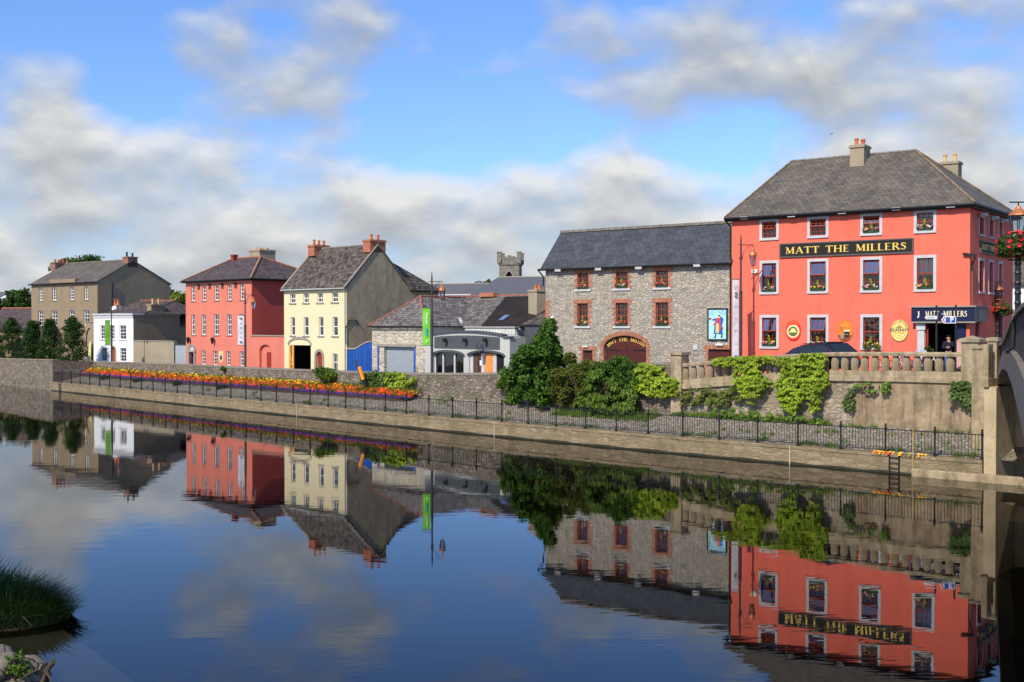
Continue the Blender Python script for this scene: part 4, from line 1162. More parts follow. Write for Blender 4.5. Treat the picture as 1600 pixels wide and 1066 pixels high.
# quoin of brick at the left corner
b = MB(); zq0, zq1 = MILL.on(855, zy(720))[1], MILL.on(855, zy(580))[1]; z = zq0; k = 0
while z < zq1: b.box(-.012, -.014, z, (.24,.36)[k%2], .2, z+.15); z += .158; k += 1
b.build('brick_quoin', M['brick_sur'], mill)
for k, (x, yy_) in enumerate(((238,369),(518,361),(797,353),(1202,336))):
    u, z = MILL.on(zx(x), zy(yy_), -.2)
    floodlight(MILL, u, 0, z, 'pale floodlight under the stone mill eaves, '+('leftmost','second from left','third from left','rightmost')[k], 'floodlights under the mill eaves')
def small_box(name, label, cat, Fm, x, yq, w_, h_, d_, mat):
    u, z = Fm.on(x, yq); o = thing(name, label, cat, Fm.w(u, 0, z), Fm.rot)
    b = MB(); b.box(-w_/2, -d_, -h_/2, w_/2, -.004, h_/2); b.build('casing', mat, o)
    b = MB(); b.box(-w_/2+.02, -d_-.012, -h_/2+.02, w_/2-.02, -d_-.001, -h_/2+.05); b.build('trim', M['sur_dark'], o)
small_box('bulkhead_light', 'white bulkhead light over the small side door of the mill', 'wall light', MILL, zx(424), zy(896), .32, .1, .12, M['white'])
small_box('bulkhead_light', 'white bulkhead light over the maroon garage door beside the pub', 'wall light', MILL, zx(1355), zy(883), .4, .13, .12, M['white'])
small_box('meter_box', 'pale square meter box on the mill wall under the poster', 'meter box', MILL, zx(1186), zy(902), .26, .3, .05, M['sur_grey'])
small_box('vent_grille', 'grey vent grille in the mill wall between arch and poster', 'vent', MILL, zx(1086), zy(838), .26, .32, .02, M['sur_dark'])
u, z = MILL.on(zx(205), zy(700))
th = thing('security_camera', 'white security camera on the left end of the mill wall', 'camera', MILL.w(u, 0, z), MILL.rot)
b = MB(Matrix.Rotation(-.35, 4, 'Y')); b.box(-.18,-.4,-.08,.2,-.25,.08); b.build('camera_body', M['white'], th)
b = MB(); b.tube([(0,0,-.02),(0,-.2,-.06),(.04,-.3,0)], .025, 6); b.build('bracket', M['white'], th)

# the painted poster
u0, u1 = MILL.on(zx(1274), 507)[0], MILL.on(zx(1408), 507)[0]; z1 = MILL.on(zx(1340), zy(632))[1]; z0 = MILL.on(zx(1340), zy(850))[1]
o = thing('painted_poster', 'pale blue framed poster of a man in blue coat raising a tankard', 'poster', MILL.w(u0, 0, z0), MILL.rot)
w_, h_ = u1-u0, z1-z0
b = MB(); b.box(0, -.05, 0, w_, -.01, h_); b.build('panel', plain('poster_blue', (.40,.72,.76), .5, 0, .06, 5), o)
b = MB(); b.prism(rect(-.02,-.02,w_+.02,h_+.02), -.09, -.008, [rect(.05,.05,w_-.05,h_-.05)]); b.build('frame', M['iron'], o)
def pl(poly, mat, y_, name): layer(o, [(x*w_, z*h_) for x, z in poly], y_, mat, name)
cb = plain('coat_blue', (.02,.10,.45), .6, 0, .3, 8); rd = plain('scarf_red', (.75,.06,.03)); yo = plain('trouser_yellow', (.75,.50,.18)); bw = plain('boot_brown', (.06,.045,.035)); fl = plain('face_pink', (.75,.38,.25))
pl([(.30,.20),(.78,.18),(.72,.45),(.82,.66),(.72,.73),(.60,.74),(.45,.64),(.36,.48)], cb, .052, 'painted_coat')
pl([(.24,.62),(.42,.61),(.50,.66),(.48,.70),(.26,.67)], cb, .057, 'painted_arm'); pl([(.16,.66),(.25,.62),(.26,.67),(.18,.71)], fl, .057, 'painted_hand')
pl([(.07,.64),(.15,.64),(.16,.71),(.07,.71)], bw, .060, 'painted_tankard')
pl([(.40,.22),(.58,.22),(.60,.46),(.52,.56),(.42,.52)], yo, .062, 'painted_trousers')
pl([(.28,.48),(.34,.46),(.48,.58),(.60,.64),(.66,.72),(.56,.75),(.44,.64)], rd, .067, 'painted_scarf'); pl([(.58,.34),(.66,.34),(.66,.66),(.60,.66)], rd, .067, 'painted_scarf')
pl([(.54,.69),(.64,.69),(.64,.77),(.55,.77)], fl, .071, 'painted_face'); pl([(.53,.755),(.66,.765),(.63,.80),(.55,.79)], bw, .075, 'painted_cap')
pl([(.68,.33),(.80,.34),(.80,.42),(.70,.43)], M['brick_dark'], .070, 'painted_bag')
pl([(.36,.08),(.42,.08),(.44,.22),(.38,.22)], bw, .060, 'painted_boot'); pl([(.28,.07),(.42,.07),(.42,.10),(.30,.09)], bw, .064, 'painted_boot'); pl([(.68,.07),(.76,.07),(.76,.20),(.70,.20)], bw, .060, 'painted_boot')
for s, rr, a0, a1 in (('MATT THE', .47, PI*.83, PI*.17), ('MILLERS', .34, PI*.80, PI*.2)):
    for k, ch in enumerate(s):
        if ch == ' ': continue
        a = a0+(a1-a0)*k/(len(s)-1)
        text_mesh(ch, .13, cb, o, TR(w_*(.5+rr*math.cos(a)*.9), -.055, h_*(.68+rr*.62*math.sin(a))) @ Matrix.Rotation(-(a-PI/2)*.6, 4, 'Y'), 'lettering', .002)
# ================================================================ cream house
def zoomc(x0, y0, k): return (lambda x: x0+x*k), (lambda y: y0+y*k)
YH = Frame(at_scale(444, 20.2), at_scale(541.5, 21.45)); Ly = YH.L
ax, ay = zoomc(420, 350, .23456)
ZY = 8.40
yh = thing('cream_house', 'cream three-storey house with mossy slate roof and two brick chimneys', 'house', YH.w(0,0,0), YH.rot)
yw = []
for row in ([(142,177,467,527),(231,266,465,525),(324,360,462,524),(420,461,458,522)], [(146,175,622,745),(233,265,621,745),(333,364,620,746),(425,460,620,745)], [(425,458,865,978)]):
    zt = mean([YH.on(ax((a+b_)/2), ay(t_))[1] for a, b_, t_, bo in row]); zb = mean([YH.on(ax((a+b_)/2), ay(bo))[1] for a, b_, t_, bo in row])
    for a, b_, t_, bo in row:
        ym = ay((t_+bo)/2); yw.append((YH.on(ax(a), ym)[0], zb, YH.on(ax(b_), ym)[0], zt))
g0, g1 = YH.on(ax(134), 560)[0], YH.on(ax(280), 560)[0]; gt = YH.on(ax(210), ay(808))[1]; gtt = YH.on(ax(210), ay(772))[1]
d0, d1 = YH.on(ax(317), 560)[0], YH.on(ax(358), 560)[0]; dt = YH.on(ax(338), ay(852))[1]
dh = arched(d0, .6, d1, dt-.35, dt)
yhv, yhz = 3.0, 11.62
closed_box(yh, Ly, 6.2, .6, ZY, [rect(*w_) for w_ in yw]+[rect(g0, .6, g1, gt), dh], [], M['cream'], M['render_gable'], gable=(yhv, yhz))
for a, z0, b_, z1 in yw:
    window(yh, a, z0, b_, z1, M['white_frame'], 1, 1, 1, y=.09, sill=M['sur_dark'], sillw=.12, curtain='net', fw=.07, bar=.03) if z1-z0 > 1.3 else \
    window(yh, a, z0, b_, z1, M['white_frame'], 2, 1, 1, y=.09, sill=M['sur_dark'], sillw=.12, curtain='cloth', fw=.06, bar=.03)
cx_ = (g0+g1)/2
b = MB(); ring = arc(cx_, gt+.02, (g1-g0)/2+.12, gtt-gt+.22, 0, PI, 16); inn = arc(cx_, gt+.02, (g1-g0)/2-.04, gtt-gt+.02, PI, 0, 16)
b.prism(ring+inn, -.05, -.002); b.build('archway_moulding', M['sur_dark'], yh)
b = MB(); b.face([(g0-.2, 3.4, .6), (g1+.2, 3.4, .6), (g1+.2, 3.4, gt+.1), (g0-.2, 3.4, gt+.1)]); b.face([(g0-.002,.2,.6),(g0-.002,3.4,.6),(g0-.002,3.4,gt+.1),(g0-.002,.2,gt+.1)]); b.face([(g1+.002,.2,.6),(g1+.002,3.4,.6),(g1+.002,3.4,gt+.1),(g1+.002,.2,gt+.1)])
b.face([(g0-.2,.22,gt+.05),(g1+.2,.22,gt+.05),(g1+.2,3.4,gt+.05),(g0-.2,3.4,gt+.05)]); b.build('archway_recess', M['dark_in'], yh)
b = MB(); ro = arched(d0-.2, .6, d1+.2, dt-.35, dt+.2); ri = arched(d0, .601, d1, dt-.35, dt)
b.prism(ro, -.05, -.002, [ri]); b.build('door_moulding', M['sur_dark'], yh)
b = MB(); b.prism(arched(d0+.004, .6, d1-.004, dt-.35, dt-.005), .15, .2); b.build('door', M['door_red'], yh)
# slanting lettered board beside the archway
u0, z0 = YH.on(ax(136), 560)[0], 1.2
o = thing('shop_sign', 'narrow orange board beside the archway of the cream house lettered O REILLY', 'sign', YH.w(u0, 0, z0), YH.rot)
w_ = YH.on(ax(168), 560)[0]-u0; h_ = gt-z0-.02
b = MB(); b.box(0, -.03, 0, w_, .03, h_); b.build('board', plain('sign_orange', (.75,.36,.07), .6, 0, .06), o)
for k, ch in enumerate("O'REILLY"):
    if ch == "'": continue
    kk = [0,None,1,2,3,4,5,6][k]
    text_mesh(ch, .31, M['black_paint'], o, TR(w_/2, -.034, h_-.17-.262*kk), bold=.02)
b = MB(); roof_slab(b, [(-.1, -.2, ZY), (Ly+.06, -.2, ZY), (Ly+.06, yhv, yhz+.05), (-.1, yhv, yhz+.05)], .1); roof_slab(b, [(-.1, yhv, yhz+.05), (Ly+.06, yhv, yhz+.05), (Ly+.06, 6.4, ZY), (-.1, 6.4, ZY)], .1)
rf = b.build('roof', M['slate_moss'], yh)
b = MB(); b.tube([(-.05,-.2,ZY+.06),(-.05,yhv,yhz+.12)], .09, 6); b.tube([(Ly,-.2,ZY+.06),(Ly,yhv,yhz+.12),(Ly,6.3,ZY+.06)], .07, 6); b.build('verge', M['sur_dark'], rf)
b = MB(); ridge_line(b, (0,yhv,yhz+.05), (Ly,yhv,yhz+.05), .09); b.build('ridge_tiles', M['ridge_grey'], rf)
b = MB(); b.tube([(-.1,-.26,ZY-.03),(Ly+.05,-.26,ZY-.03)], .055, 6); b.tube([(Ly-.1,-.22,ZY-.05),(Ly-.12,-.07,ZY-.4),(Ly-.12,-.07,1)], .045, 6); b.build('gutter', plain('pale_gutter', (.42,.44,.42)), yh)
uR = YH.on(577, 385, yhv)[0]; uR2 = Ly
zt = YH.on(588, ay(98), yhv)[1]
chimney(yh, Ly-.42, yhv, yhz-.5, YH.on(590, ay(106), yhv)[1], .84, 1.5, M['brick'], [(0,-.3,.42),(0,.35,.4)], M['terracotta'])
chimney(yh, .45, yhv, yhz-.5, YH.on(487, ay(146), yhv)[1], .8, 1.5, M['brick'], [(0,-.45,.42),(0,.02,.38),(0,.5,.38)], M['terracotta'])
# rear wing with its own hipped roof
b = MB(); b.box(Ly-5, 6.2, .6, Ly-.003, 9.2, ZY-.05); b.build('rear_wing', M['render_gable'], yh)
b = MB(); e = [(Ly-5.2, 5.6, ZY-.02), (Ly+.2, 6.15, ZY-.02), (Ly+.2, 9.4, ZY-.02), (Ly-5.2, 9.4, ZY-.02)]
ap = (Ly-1.3, 4.6, 10.9); ap2 = (Ly-3.2, 8.2, 9.6)
b.face([e[1], e[2], ap]); b.face([e[2], (Ly-2.6, 9.4, ZY-.02), ap]); b.face([e[0], e[1], ap]); b.face([e[3], e[0], ap]); b.face([e[0], e[3], (Ly-2.6, 9.4, ZY-.02), e[2], e[1]])
b.build('rear_roof', M['slate_moss'], yh)
gutter_run(yh, [(Ly+.24, 6.1, ZY-.06), (Ly+.24, 9.4, ZY-.06)], .06)
v_, z_ = YH.on_side(551, 478, Ly)
th = thing('gable_cable', 'loop of black cable fixed on the grey gable of the cream house', 'cable', YH.w(Ly, 0, 5.5), YH.rot)
b = MB(); b.tube([(.03,-.1,.0),(.05,.2,.55),(.05,.9,.55),(.05,1.1,.2)], .035, 6); b.tube([(.03,-.1,0),(.03,-.1,-1.2)], .03, 6); b.build('cable', M['iron'], th)
b = MB(); b.box(.02, 1.0, .1, .12, 1.4, .5); b.build('junction_box', M['grey_iron'], th)

# ================================================================ red house
RH = Frame(at_scale(290.5, 17.5), at_scale(393.5, 18.8)); Lr = RH.L
ax, ay = zoomc(260, 380, .20638)
ZR = 9.58; RDp = 8.0
rh = thing('salmon_house', 'salmon three-storey house with clay-ridged hipped roof and dark red side wall', 'house', RH.w(0,0,0), RH.rot)
rw_ = []
for row in ([(188,217,325,440),(271,300,322,436),(364,397,316,432),(463,493,310,428),(559,588,302,424)], [(188,217,542,700),(267,299,542,697),(360,397,540,695),(459,494,537,690),(553,586,537,690)],
            [(267,297,812,918),(353,384,812,922),(455,484,818,926),(556,586,822,932)]):
    zt = mean([RH.on(ax((a+b_)/2), ay(t_))[1] for a, b_, t_, bo in row]); zb = mean([RH.on(ax((a+b_)/2), ay(bo))[1] for a, b_, t_, bo in row])
    for a, b_, t_, bo in row:
        ym = ay((t_+bo)/2); rw_.append((RH.on(ax(a), ym)[0], zb, RH.on(ax(b_), ym)[0], zt))
d0, d1 = RH.on(ax(178), 565)[0], RH.on(ax(212), 565)[0]; dt = RH.on(ax(195), ay(825))[1]; dtt = RH.on(ax(193), ay(768))[1]
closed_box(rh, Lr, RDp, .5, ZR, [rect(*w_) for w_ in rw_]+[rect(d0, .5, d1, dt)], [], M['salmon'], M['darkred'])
for k, (a, z0, b_, z1) in enumerate(rw_):
    window(rh, a, z0, b_, z1, M['white_frame'], 2, 2, 2, y=.09, sill=M['sur_dark'], sillw=.12, curtain='net' if 4 < k < 10 else 'cloth', fw=.07, bar=.03)
b = MB(); b.box(d0, .12, .5, d1, .16, dt-.45); b.build('door', M['navy'], rh)
b = MB(); cxx = (d0+d1)/2
b.box(d0-.22, -.10, .5, d0, .01, dt); b.box(d1, -.10, .5, d1+.22, .01, dt); b.box(d0-.3, -.14, dt, d1+.3, .01, dt+.15)
b.prism(arc(cxx, dt+.15, (d1-d0)/2+.26, dtt-dt-.1, 0, PI, 12)+arc(cxx, dt+.15, (d1-d0)/2+.02, dtt-dt-.3, PI, 0, 12), -.1, -.002); b.build('door_surround', M['sur_dark'], rh)
b = MB(); b.prism([(d0-.0,dt+.15)]+arc(cxx, dt+.15, (d1-d0)/2+.02, dtt-dt-.3, 0, PI, 12)[::1], -.03, -.003); b.build('fanlight', M['curtain'], rh)
E = [(-.3,-.3,ZR),(Lr+.3,-.3,ZR),(Lr+.3,RDp+.3,ZR),(-.3,RDp+.3,ZR)]
u_, z_ = RH.on(407.6, 402, 4.0); u2_, z2_ = RH.on(364, 404.5, 4.0)
RR_, RL_ = (u_, 4, z_), (u2_, 4, z_)
b = MB(); b.face([E[0],E[1],RR_,RL_]); b.face([E[1],E[2],RR_]); b.face([E[2],E[3],RL_,RR_]); b.face([E[3],E[0],RL_]); b.face(E[::-1]); rf = b.build('roof', M['slate_purple'], rh)
b = MB(); ridge_line(b, RL_, RR_, .09); ridge_line(b, E[0], RL_, .07); ridge_line(b, E[2], RR_, .08); b.build('ridge_tiles', M['ridge_tile'], rf)
b = MB(); ridge_line(b, E[1], RR_, .13); b.build('hip_tiles', plain('lichen_ridge', (.33,.17,.09), .9, 0, .3, 3), rf)
gutter_run(rh, [(-.3,-.36,ZR-.05),(Lr+.36,-.36,ZR-.05),(Lr+.36,RDp,ZR-.05)], .07)
b = MB(); b.box(-.25,-.25,ZR-.16,Lr+.25,0,ZR-.02); b.box(Lr+.001,0,ZR-.16,Lr+.25,RDp,ZR-.021); b.build('soffit', M['gutter'], rh)
ua, zz = RH.on(399, 395, 5.4); ub, _ = RH.on(415, 395, 5.4); zt = RH.on(408, 391, 5.4)[1]
chimney(rh, (ua+ub)/2+.3, 5.4, 10, zt, (ub-ua), 1.7, M['render_beige'], [(-.2,-.5,.2),(.1,-.3,.2),(-.2,.1,.2),(.15,.3,.2),(-.1,.6,.2)], M['pot_buff'])
u_, z_ = RH.on(366, 398, 3.8); chimney(rh, u_, 3.8, 10.8, z_, .42, .42, M['door_red'], [])
# ledge on side and low wall with an arched niche up to the cream house
nw = RH.on(441.5, 560)[0]+.4; zn = RH.on(415, 525.6)[1]
b = MB(); b.box(Lr-.0+.006, -.006, .5, nw, .3, zn)
na, nb2 = RH.on(ax(705), 560)[0], RH.on(ax(795), 560)[0]; nt = RH.on(ax(752), ay(768))[1]
b = MB(); nh = arched(na, .5, nb2, nt-.55, nt)
b.wall(rect(Lr+.004, .499, nw, zn), [nh], .22, y=-.004); b.face([(Lr+.004,.35,.5),(nw,.35,.5),(nw,.35,zn),(Lr+.004,.35,zn)]); b.face([(na-.1,.2,.5),(nb2+.1,.2,.5),(nb2+.1,.2,nt+.1),(na-.1,.2,nt+.1)])
lw = b.build('annex_wall', M['salmon'], rh, label='low salmon wall with an arched niche')
b = MB(); b.box(Lr-.15, -.07, zn, nw, .4, zn+.10); b.build('coping', M['sur_dark'], lw)
b = MB(); b.box(RH.on(ax(748),560)[0], .15, .5, RH.on(ax(782),560)[0], .198, RH.on(ax(765), ay(826))[1]); b.build('niche_door', M['door_red'], lw)
lab = ('over the leftmost top window', 'over the second top window', 'over the third top window', 'over the fourth top window')
for k, x in enumerate((232, 316, 411, 512)):
    u, z = RH.on(ax(x), ay(322-k*4), -.2); floodlight(RH, u, 0, z, 'small dark floodlight on the salmon house '+lab[k], 'floodlights on the salmon house', mat='grey_iron')
for k, (x, yq) in enumerate(((182,735),(366,738))):
    u, z = RH.on(ax(x), ay(yq)); o = thing('wall_lantern', ('dark wall lantern over the doorway of the salmon house', 'dark wall lantern between ground windows of the salmon house')[k], 'wall lantern', RH.w(u, 0, z), RH.rot, 'wall lanterns on the salmon house')
    b = MB(); b.tube([(0,0,.2),(0,-.25,.28)], .025, 6); b.build('bracket', M['iron'], o)
    b = MB(); b.lathe((0,-.25,-.3), [(.06,0),(.16,.42),(.19,.44),(.03,.6)], 6); b.build('lantern', M['iron'], o)
u0, u1 = RH.on(ax(398), 560)[0], RH.on(ax(432), 560)[0]; zt, zb = RH.on(ax(415), ay(818))[1], RH.on(ax(415), ay(908))[1]
o = thing('crest_sign', 'pale crest sign between the ground windows of the salmon house', 'sign', RH.w((u0+u1)/2, 0, (zt+zb)/2), RH.rot)
hw, hz = (u1-u0)/2, (zt-zb)/2
layer(o, [(-hw,hz),(-hw,-hz*.5),(0,-hz),(hw,-hz*.5),(hw,hz)][::-1], .01, plain('crest_cream', (.68,.55,.35)), 'board'); layer(o, oval(12,0,-.05,hw*.55,hz*.45), .02, M['sign_grey'], 'emblem'); layer(o, rect(-hw*.8,hz*.6,hw*.8,hz*.85), .02, M['gold'], 'band')
b = MB(side_M(Lr)); v_, z_ = RH.on_side(396, 509, Lr); b.box(v_+.05, -.15, z_-.15, v_+.4, -.004, z_+.25)
tag(b.build('junction_box', M['sur_grey']), 'small grey box on the dark red side wall of the salmon house', 'junction box'); bpy.data.objects['junction_box'].location = RH.w(0,0,0); bpy.data.objects['junction_box'].rotation_euler = (0,0,RH.rot)

# ================================================================ white house, its yard wall and gate
WH = Frame(at_scale(146.4, 15.9), at_scale(208.2, 16.5)); Lw = WH.L
ax, ay = zoomc(0, 380, .22523)
ZW = 6.67
wh = thing('white_house', 'small white two-storey house with parapet and grey side wall', 'house', WH.w(0,0,0), WH.rot)
ww = []
for row in ([(697,727,570,668),(765,795,570,668),(829,876,570,670)], [(700,740,724,818),(831,876,728,823)]):
    zt = mean([WH.on(ax((a+b_)/2), ay(t_))[1] for a, b_, t_, bo in row]); zb = mean([WH.on(ax((a+b_)/2), ay(bo))[1] for a, b_, t_, bo in row])
    for a, b_, t_, bo in row: ww.append((WH.on(ax(a), 540)[0], zb, WH.on(ax(b_), 540)[0], zt))
d0, d1 = WH.on(ax(776), 555)[0], WH.on(ax(802), 555)[0]; dt = WH.on(ax(788), ay(720))[1]
closed_box(wh, Lw, 5.2, .5, ZW, [rect(*w_) for w_ in ww]+[arched(d0, .5, d1, dt-.4, dt)], [], M['white_wall'], M['render_brown'])
for w_ in ww: window(wh, *w_, M['white_frame'], 2, 2, 2, y=.09, sill=M['sur_grey'], sillw=.12, curtain='cloth', fw=.08, bar=.04)
b = MB(); b.prism(arched(d0+.004, .5, d1-.004, dt-.4, dt-.005), .12, .17); b.build('door', plain('brown_door', (.3,.09,.04)), wh)
b = MB(); b.prism(arched(d0-.12, .5, d1+.12, dt-.4, dt+.15), -.04, -.002, [arched(d0, .501, d1, dt-.4, dt)]); b.build('door_surround', plain('buff_surround', (.45,.3,.2)), wh)
b = MB(); b.box(-.05, -.14, ZW-.02, Lw+.08, 5.3, ZW+.14); b.box(-.02, -.06, ZW-.28, Lw+.02, -.001, ZW-.021); b.build('parapet_cornice', M['sur_grey'], wh)
b = MB(); ex = [(-1.5, 1.2, ZW), (Lw+.1, 1.2, ZW), (Lw+.1, 8.5, ZW), (-1.5, 8.5, ZW)]
b = MB(); e = [(-.4,1.0,ZW+.13),(Lw+.3,1.0,ZW+.13),(Lw+.3,8.6,ZW+.1),(-.4,8.6,ZW+.1)]; r1, r2 = (1.6,4.2,8.1),(Lw-2.0,6,8.1)
b.face([e[0],e[1],r2,r1]); b.face([e[1],e[2],r2]); b.face([e[2],e[3],r1,r2]); b.face([e[3],e[0],r1]); b.face(e[::-1]); rf = b.build('roof', M['slate_purple'], wh)
b = MB(); ridge_line(b, r1, r2, .08); b.build('ridge_tiles', M['ridge_tile'], rf); b = MB(); b.tube([e[1], r2], .07, 6); b.build('lead_hip', M['sign_grey'], rf)
ua = WH.on(179, 478, 3)[0]; chimney(wh, ua+.3, 3.0, 6.7, WH.on(181, 478.5, 3.0)[1], .9, .5, M['white_wall'], [(-.22,0,.7),(.22,.05,.7)])
v_, z_ = WH.on_side(247, 476, Lw)
chimney(wh, Lw-.42, (WH.on_side(240, 480, Lw)[0]+WH.on_side(255, 480, Lw)[0])/2, ZW, WH.on_side(247, 475.5, Lw)[1], .7, 1.5, M['render_brown'], [(0,-.35,.55),(0,.3,.55)], M['pot_buff'])
# back extension with slate lean-to
b = MB(); b.box(Lw-4, 5.2, .5, Lw-.004, 12, ZW-1.0); b.build('rear_extension', M['render_brown'], wh)
b = MB(); roof_slab(b, [(Lw+.15, 5.2, ZW-1.0), (Lw+.15, 12, ZW-1.0), (Lw-3, 12, ZW+1.0), (Lw-3, 5.2, ZW+1.0)], .08); b.build('rear_roof', M['slate_purple'], wh)
# yard wall and sheet gate in the street line
YW = Frame(WH.w(Lw, 0).to_2d(), RH.w(0, 0).to_2d())
zt = YW.on(240, 533.5)[1]; ue = YW.on(269.5, 550)[0]
o = thing('yard_wall', 'beige rendered yard wall between the white house and grey sheet gate', 'wall', YW.w(0,0,0), YW.rot)
b = MB(); b.box(.02, 0, .5, ue, .3, zt); b.build('wall_body', M['render_beige'], o); b = MB(); b.box(.02, -.05, zt, ue+.04, .35, zt+.08); b.box(ue, -.03, .5, ue+.3, .33, zt+.0); b.build('coping', M['sur_dark'], o)
o = thing('sheet_gate', 'pale grey sheet metal gate left of the salmon house', 'gate', YW.w(ue+.3,0,0), YW.rot)
b = MB(); wg = YW.L-ue-.32; b.box(0, .05, .5, wg, .12, zt-.25)
b.build('gate_leaf', plain('grey_sheet', (.34,.37,.39), .5, 0, .06), o)
b = MB(); b.box(0, .0, zt-.3, wg, .049, zt-.2); b.box(.02, .0, .5, .1, .049, zt-.31); b.build('gate_frame', M['grey_iron'], o)

# ================================================================ grey-brown terrace house
GH = Frame(at_scale(49.3, 13.75), at_scale(152, 14.7)); Lg = GH.L; ZG = 10.3
gh = thing('grey_house', 'tall brown-grey rendered house with slate gable roof at the far left', 'house', GH.w(0,0,0), GH.rot)
gw = []
for row in ([(270,296,314,402),(362,393,308,397),(484,513,303,393),(586,613,298,390)], [(264,299,470,578),(358,396,468,577),(478,517,465,570),(580,619,462,570)]):
    zt = mean([GH.on(ax((a+b_)/2), ay(t_))[1] for a, b_, t_, bo in row]); zb = mean([GH.on(ax((a+b_)/2), ay(bo))[1] for a, b_, t_, bo in row])
    for a, b_, t_, bo in row: gw.append((GH.on(ax(a), 480)[0], zb, GH.on(ax(b_), 480)[0], zt))
closed_box(gh, Lg, 9.0, .3, ZG, [rect(*w_) for w_ in gw], [], M['render_brown'], M['render_dark'], gable=(4.3, 12.75))
for w_ in gw: window(gh, *w_, M['white_frame'], 2, 2, 2, y=.12, sill=M['sur_dark'], sillw=.15, curtain='cloth', fw=.1, bar=.05)
b = MB(); roof_slab(b, [(-.2,-.2,ZG),(Lg+.1,-.2,ZG),(Lg+.1,4.3,12.8),(-.2,4.3,12.8)], .1); roof_slab(b, [(-.2,4.3,12.8),(Lg+.1,4.3,12.8),(Lg+.1,9.2,ZG),(-.2,9.2,ZG)], .1); rf = b.build('roof', M['slate_grey'], gh)
b = MB(); ridge_line(b, (-.2,4.3,12.82), (Lg,4.3,12.82), .08); b.build('ridge_tiles', M['ridge_grey'], rf)
gutter_run(gh, [(-.2,-.27,ZG-.05),(Lg+.05,-.27,ZG-.05)], .08)
gutter_run(gh, [(Lg+.1, 1.75, ZG), (Lg+.1, 1.75, .5)], .06, 'downpipe')
b = MB(); b.box(Lg, .0, .3, Lg+.06, 1.7, ZG-.03); b.build('side_pier', M['render_brown'], gh)
b = MB(); ua, ub = GH.on(ax(350), 445)[0], GH.on(ax(525), 445)[0]; b.box(ua, -.1, ZG-.2, ub, .5, ZG+.45); b.build('parapet_panel', M['render_brown'], gh)
ua, ub = GH.on(88.5, 418, 4.3)[0], GH.on(118, 418, 4.3)[0]
chimney(gh, ua+1.1, 4.3, 12, GH.on(95, 410.5, 4.3)[1], 1.0, 2.2, M['brick_dark'], [(0,-.8,.35),(0,-.3,.35),(0,.2,.35),(0,.7,.35)])
chimney(gh, Lg-.5, 4.3, 12, GH.on(201, 401.5, 4.3)[1], 1.0, 1.2, M['brick_dark'], [(-.15,-.3,.5),(.15,.2,.4)], M['gutter'])
# little annex with a porch between grey and white houses
AN = Frame(GH.w(Lg+.1, 2.2).to_2d(), GH.w(Lg+3.6, 2.2).to_2d())
q0, q1 = at_scale(133.5, 15.2), at_scale(147.5, 15.4)
AN = Frame(q0, q1); o = thing('annex', 'narrow grey two-storey annex with curved pipe beside the white house', 'building', AN.w(0,0,0), AN.rot)
zt = AN.on(140, 504)[1]
hd = rect(.35, .5, 1.0, AN.on(141, ay(722))[1])
b = MB(); b.wall(rect(0,.3,AN.L+.2,zt), [hd], .2); b.face([(0,4,.3),(0,0,.3),(0,0,zt),(0,4,zt)]); b.face([(AN.L+.2,0,.3),(AN.L+.2,4,.3),(AN.L+.2,4,zt),(AN.L+.2,0,zt)]); b.face([(0,0,zt),(AN.L+.2,0,zt),(AN.L+.2,4,zt),(0,4,zt)])
b.build('wall', M['render_dark'], o); b = MB(); b.box(.35,.15,.5,1.0,.2,hd[2][1]); b.build('door', plain('green_door', (.03,.08,.04)), o)
b = MB(); b.box(-.05,-.08,zt,AN.L+.2,4,zt+.12); b.build('coping', M['sur_dark'], o)
b = MB(); b.tube([(.3,-.05,3.4),(.35,-.05,4.6),(.7,-.05,5.2),(1.1,-.05,5.4)], .05, 6); b.build('pipe', M['gutter'], o)
o = thing('yellow_board', 'pale yellow slanting board at the foot of the annex wall', 'board', AN.w(.9,-.25,1.2), AN.rot)
b = MB(); b.prism([(0,0),(1.0,0),(1.0,3.0),(.6,2.6)], -.04, 0); b.build('panel', plain('pale_yellow', (.75,.7,.3)), o); b = MB(); b.tube([(.05,.02,0),(.62,.02,2.6)], .03, 6); b.build('strut', M['sur_dark'], o)
# porch canopy of the grey house
u0, zz = GH.on(ax(372), ay(630)); u1 = GH.on(ax(428), ay(630))[0]
o = thing('porch', 'small slate porch canopy on the front of the grey house', 'porch', GH.w(u0,0,0), GH.rot)
b = MB(); wq = u1-u0
roof_slab(b, [(-.1,-1.4,zz-.1),(wq/2,-1.4,zz+.75),(wq/2,0,zz+.75),(-.1,0,zz-.1)], .08); roof_slab(b, [(wq/2,-1.4,zz+.75),(wq+.1,-1.4,zz-.1),(wq+.1,0,zz-.1),(wq/2,0,zz+.75)], .08); b.build('canopy', M['slate_purple'], o)
b = MB(); b.box(0,-1.3,.5,.15,-1.15,zz-.15); b.box(wq-.15,-1.3,.5,wq,-1.15,zz-.15); b.build('post', M['render_brown'], o)

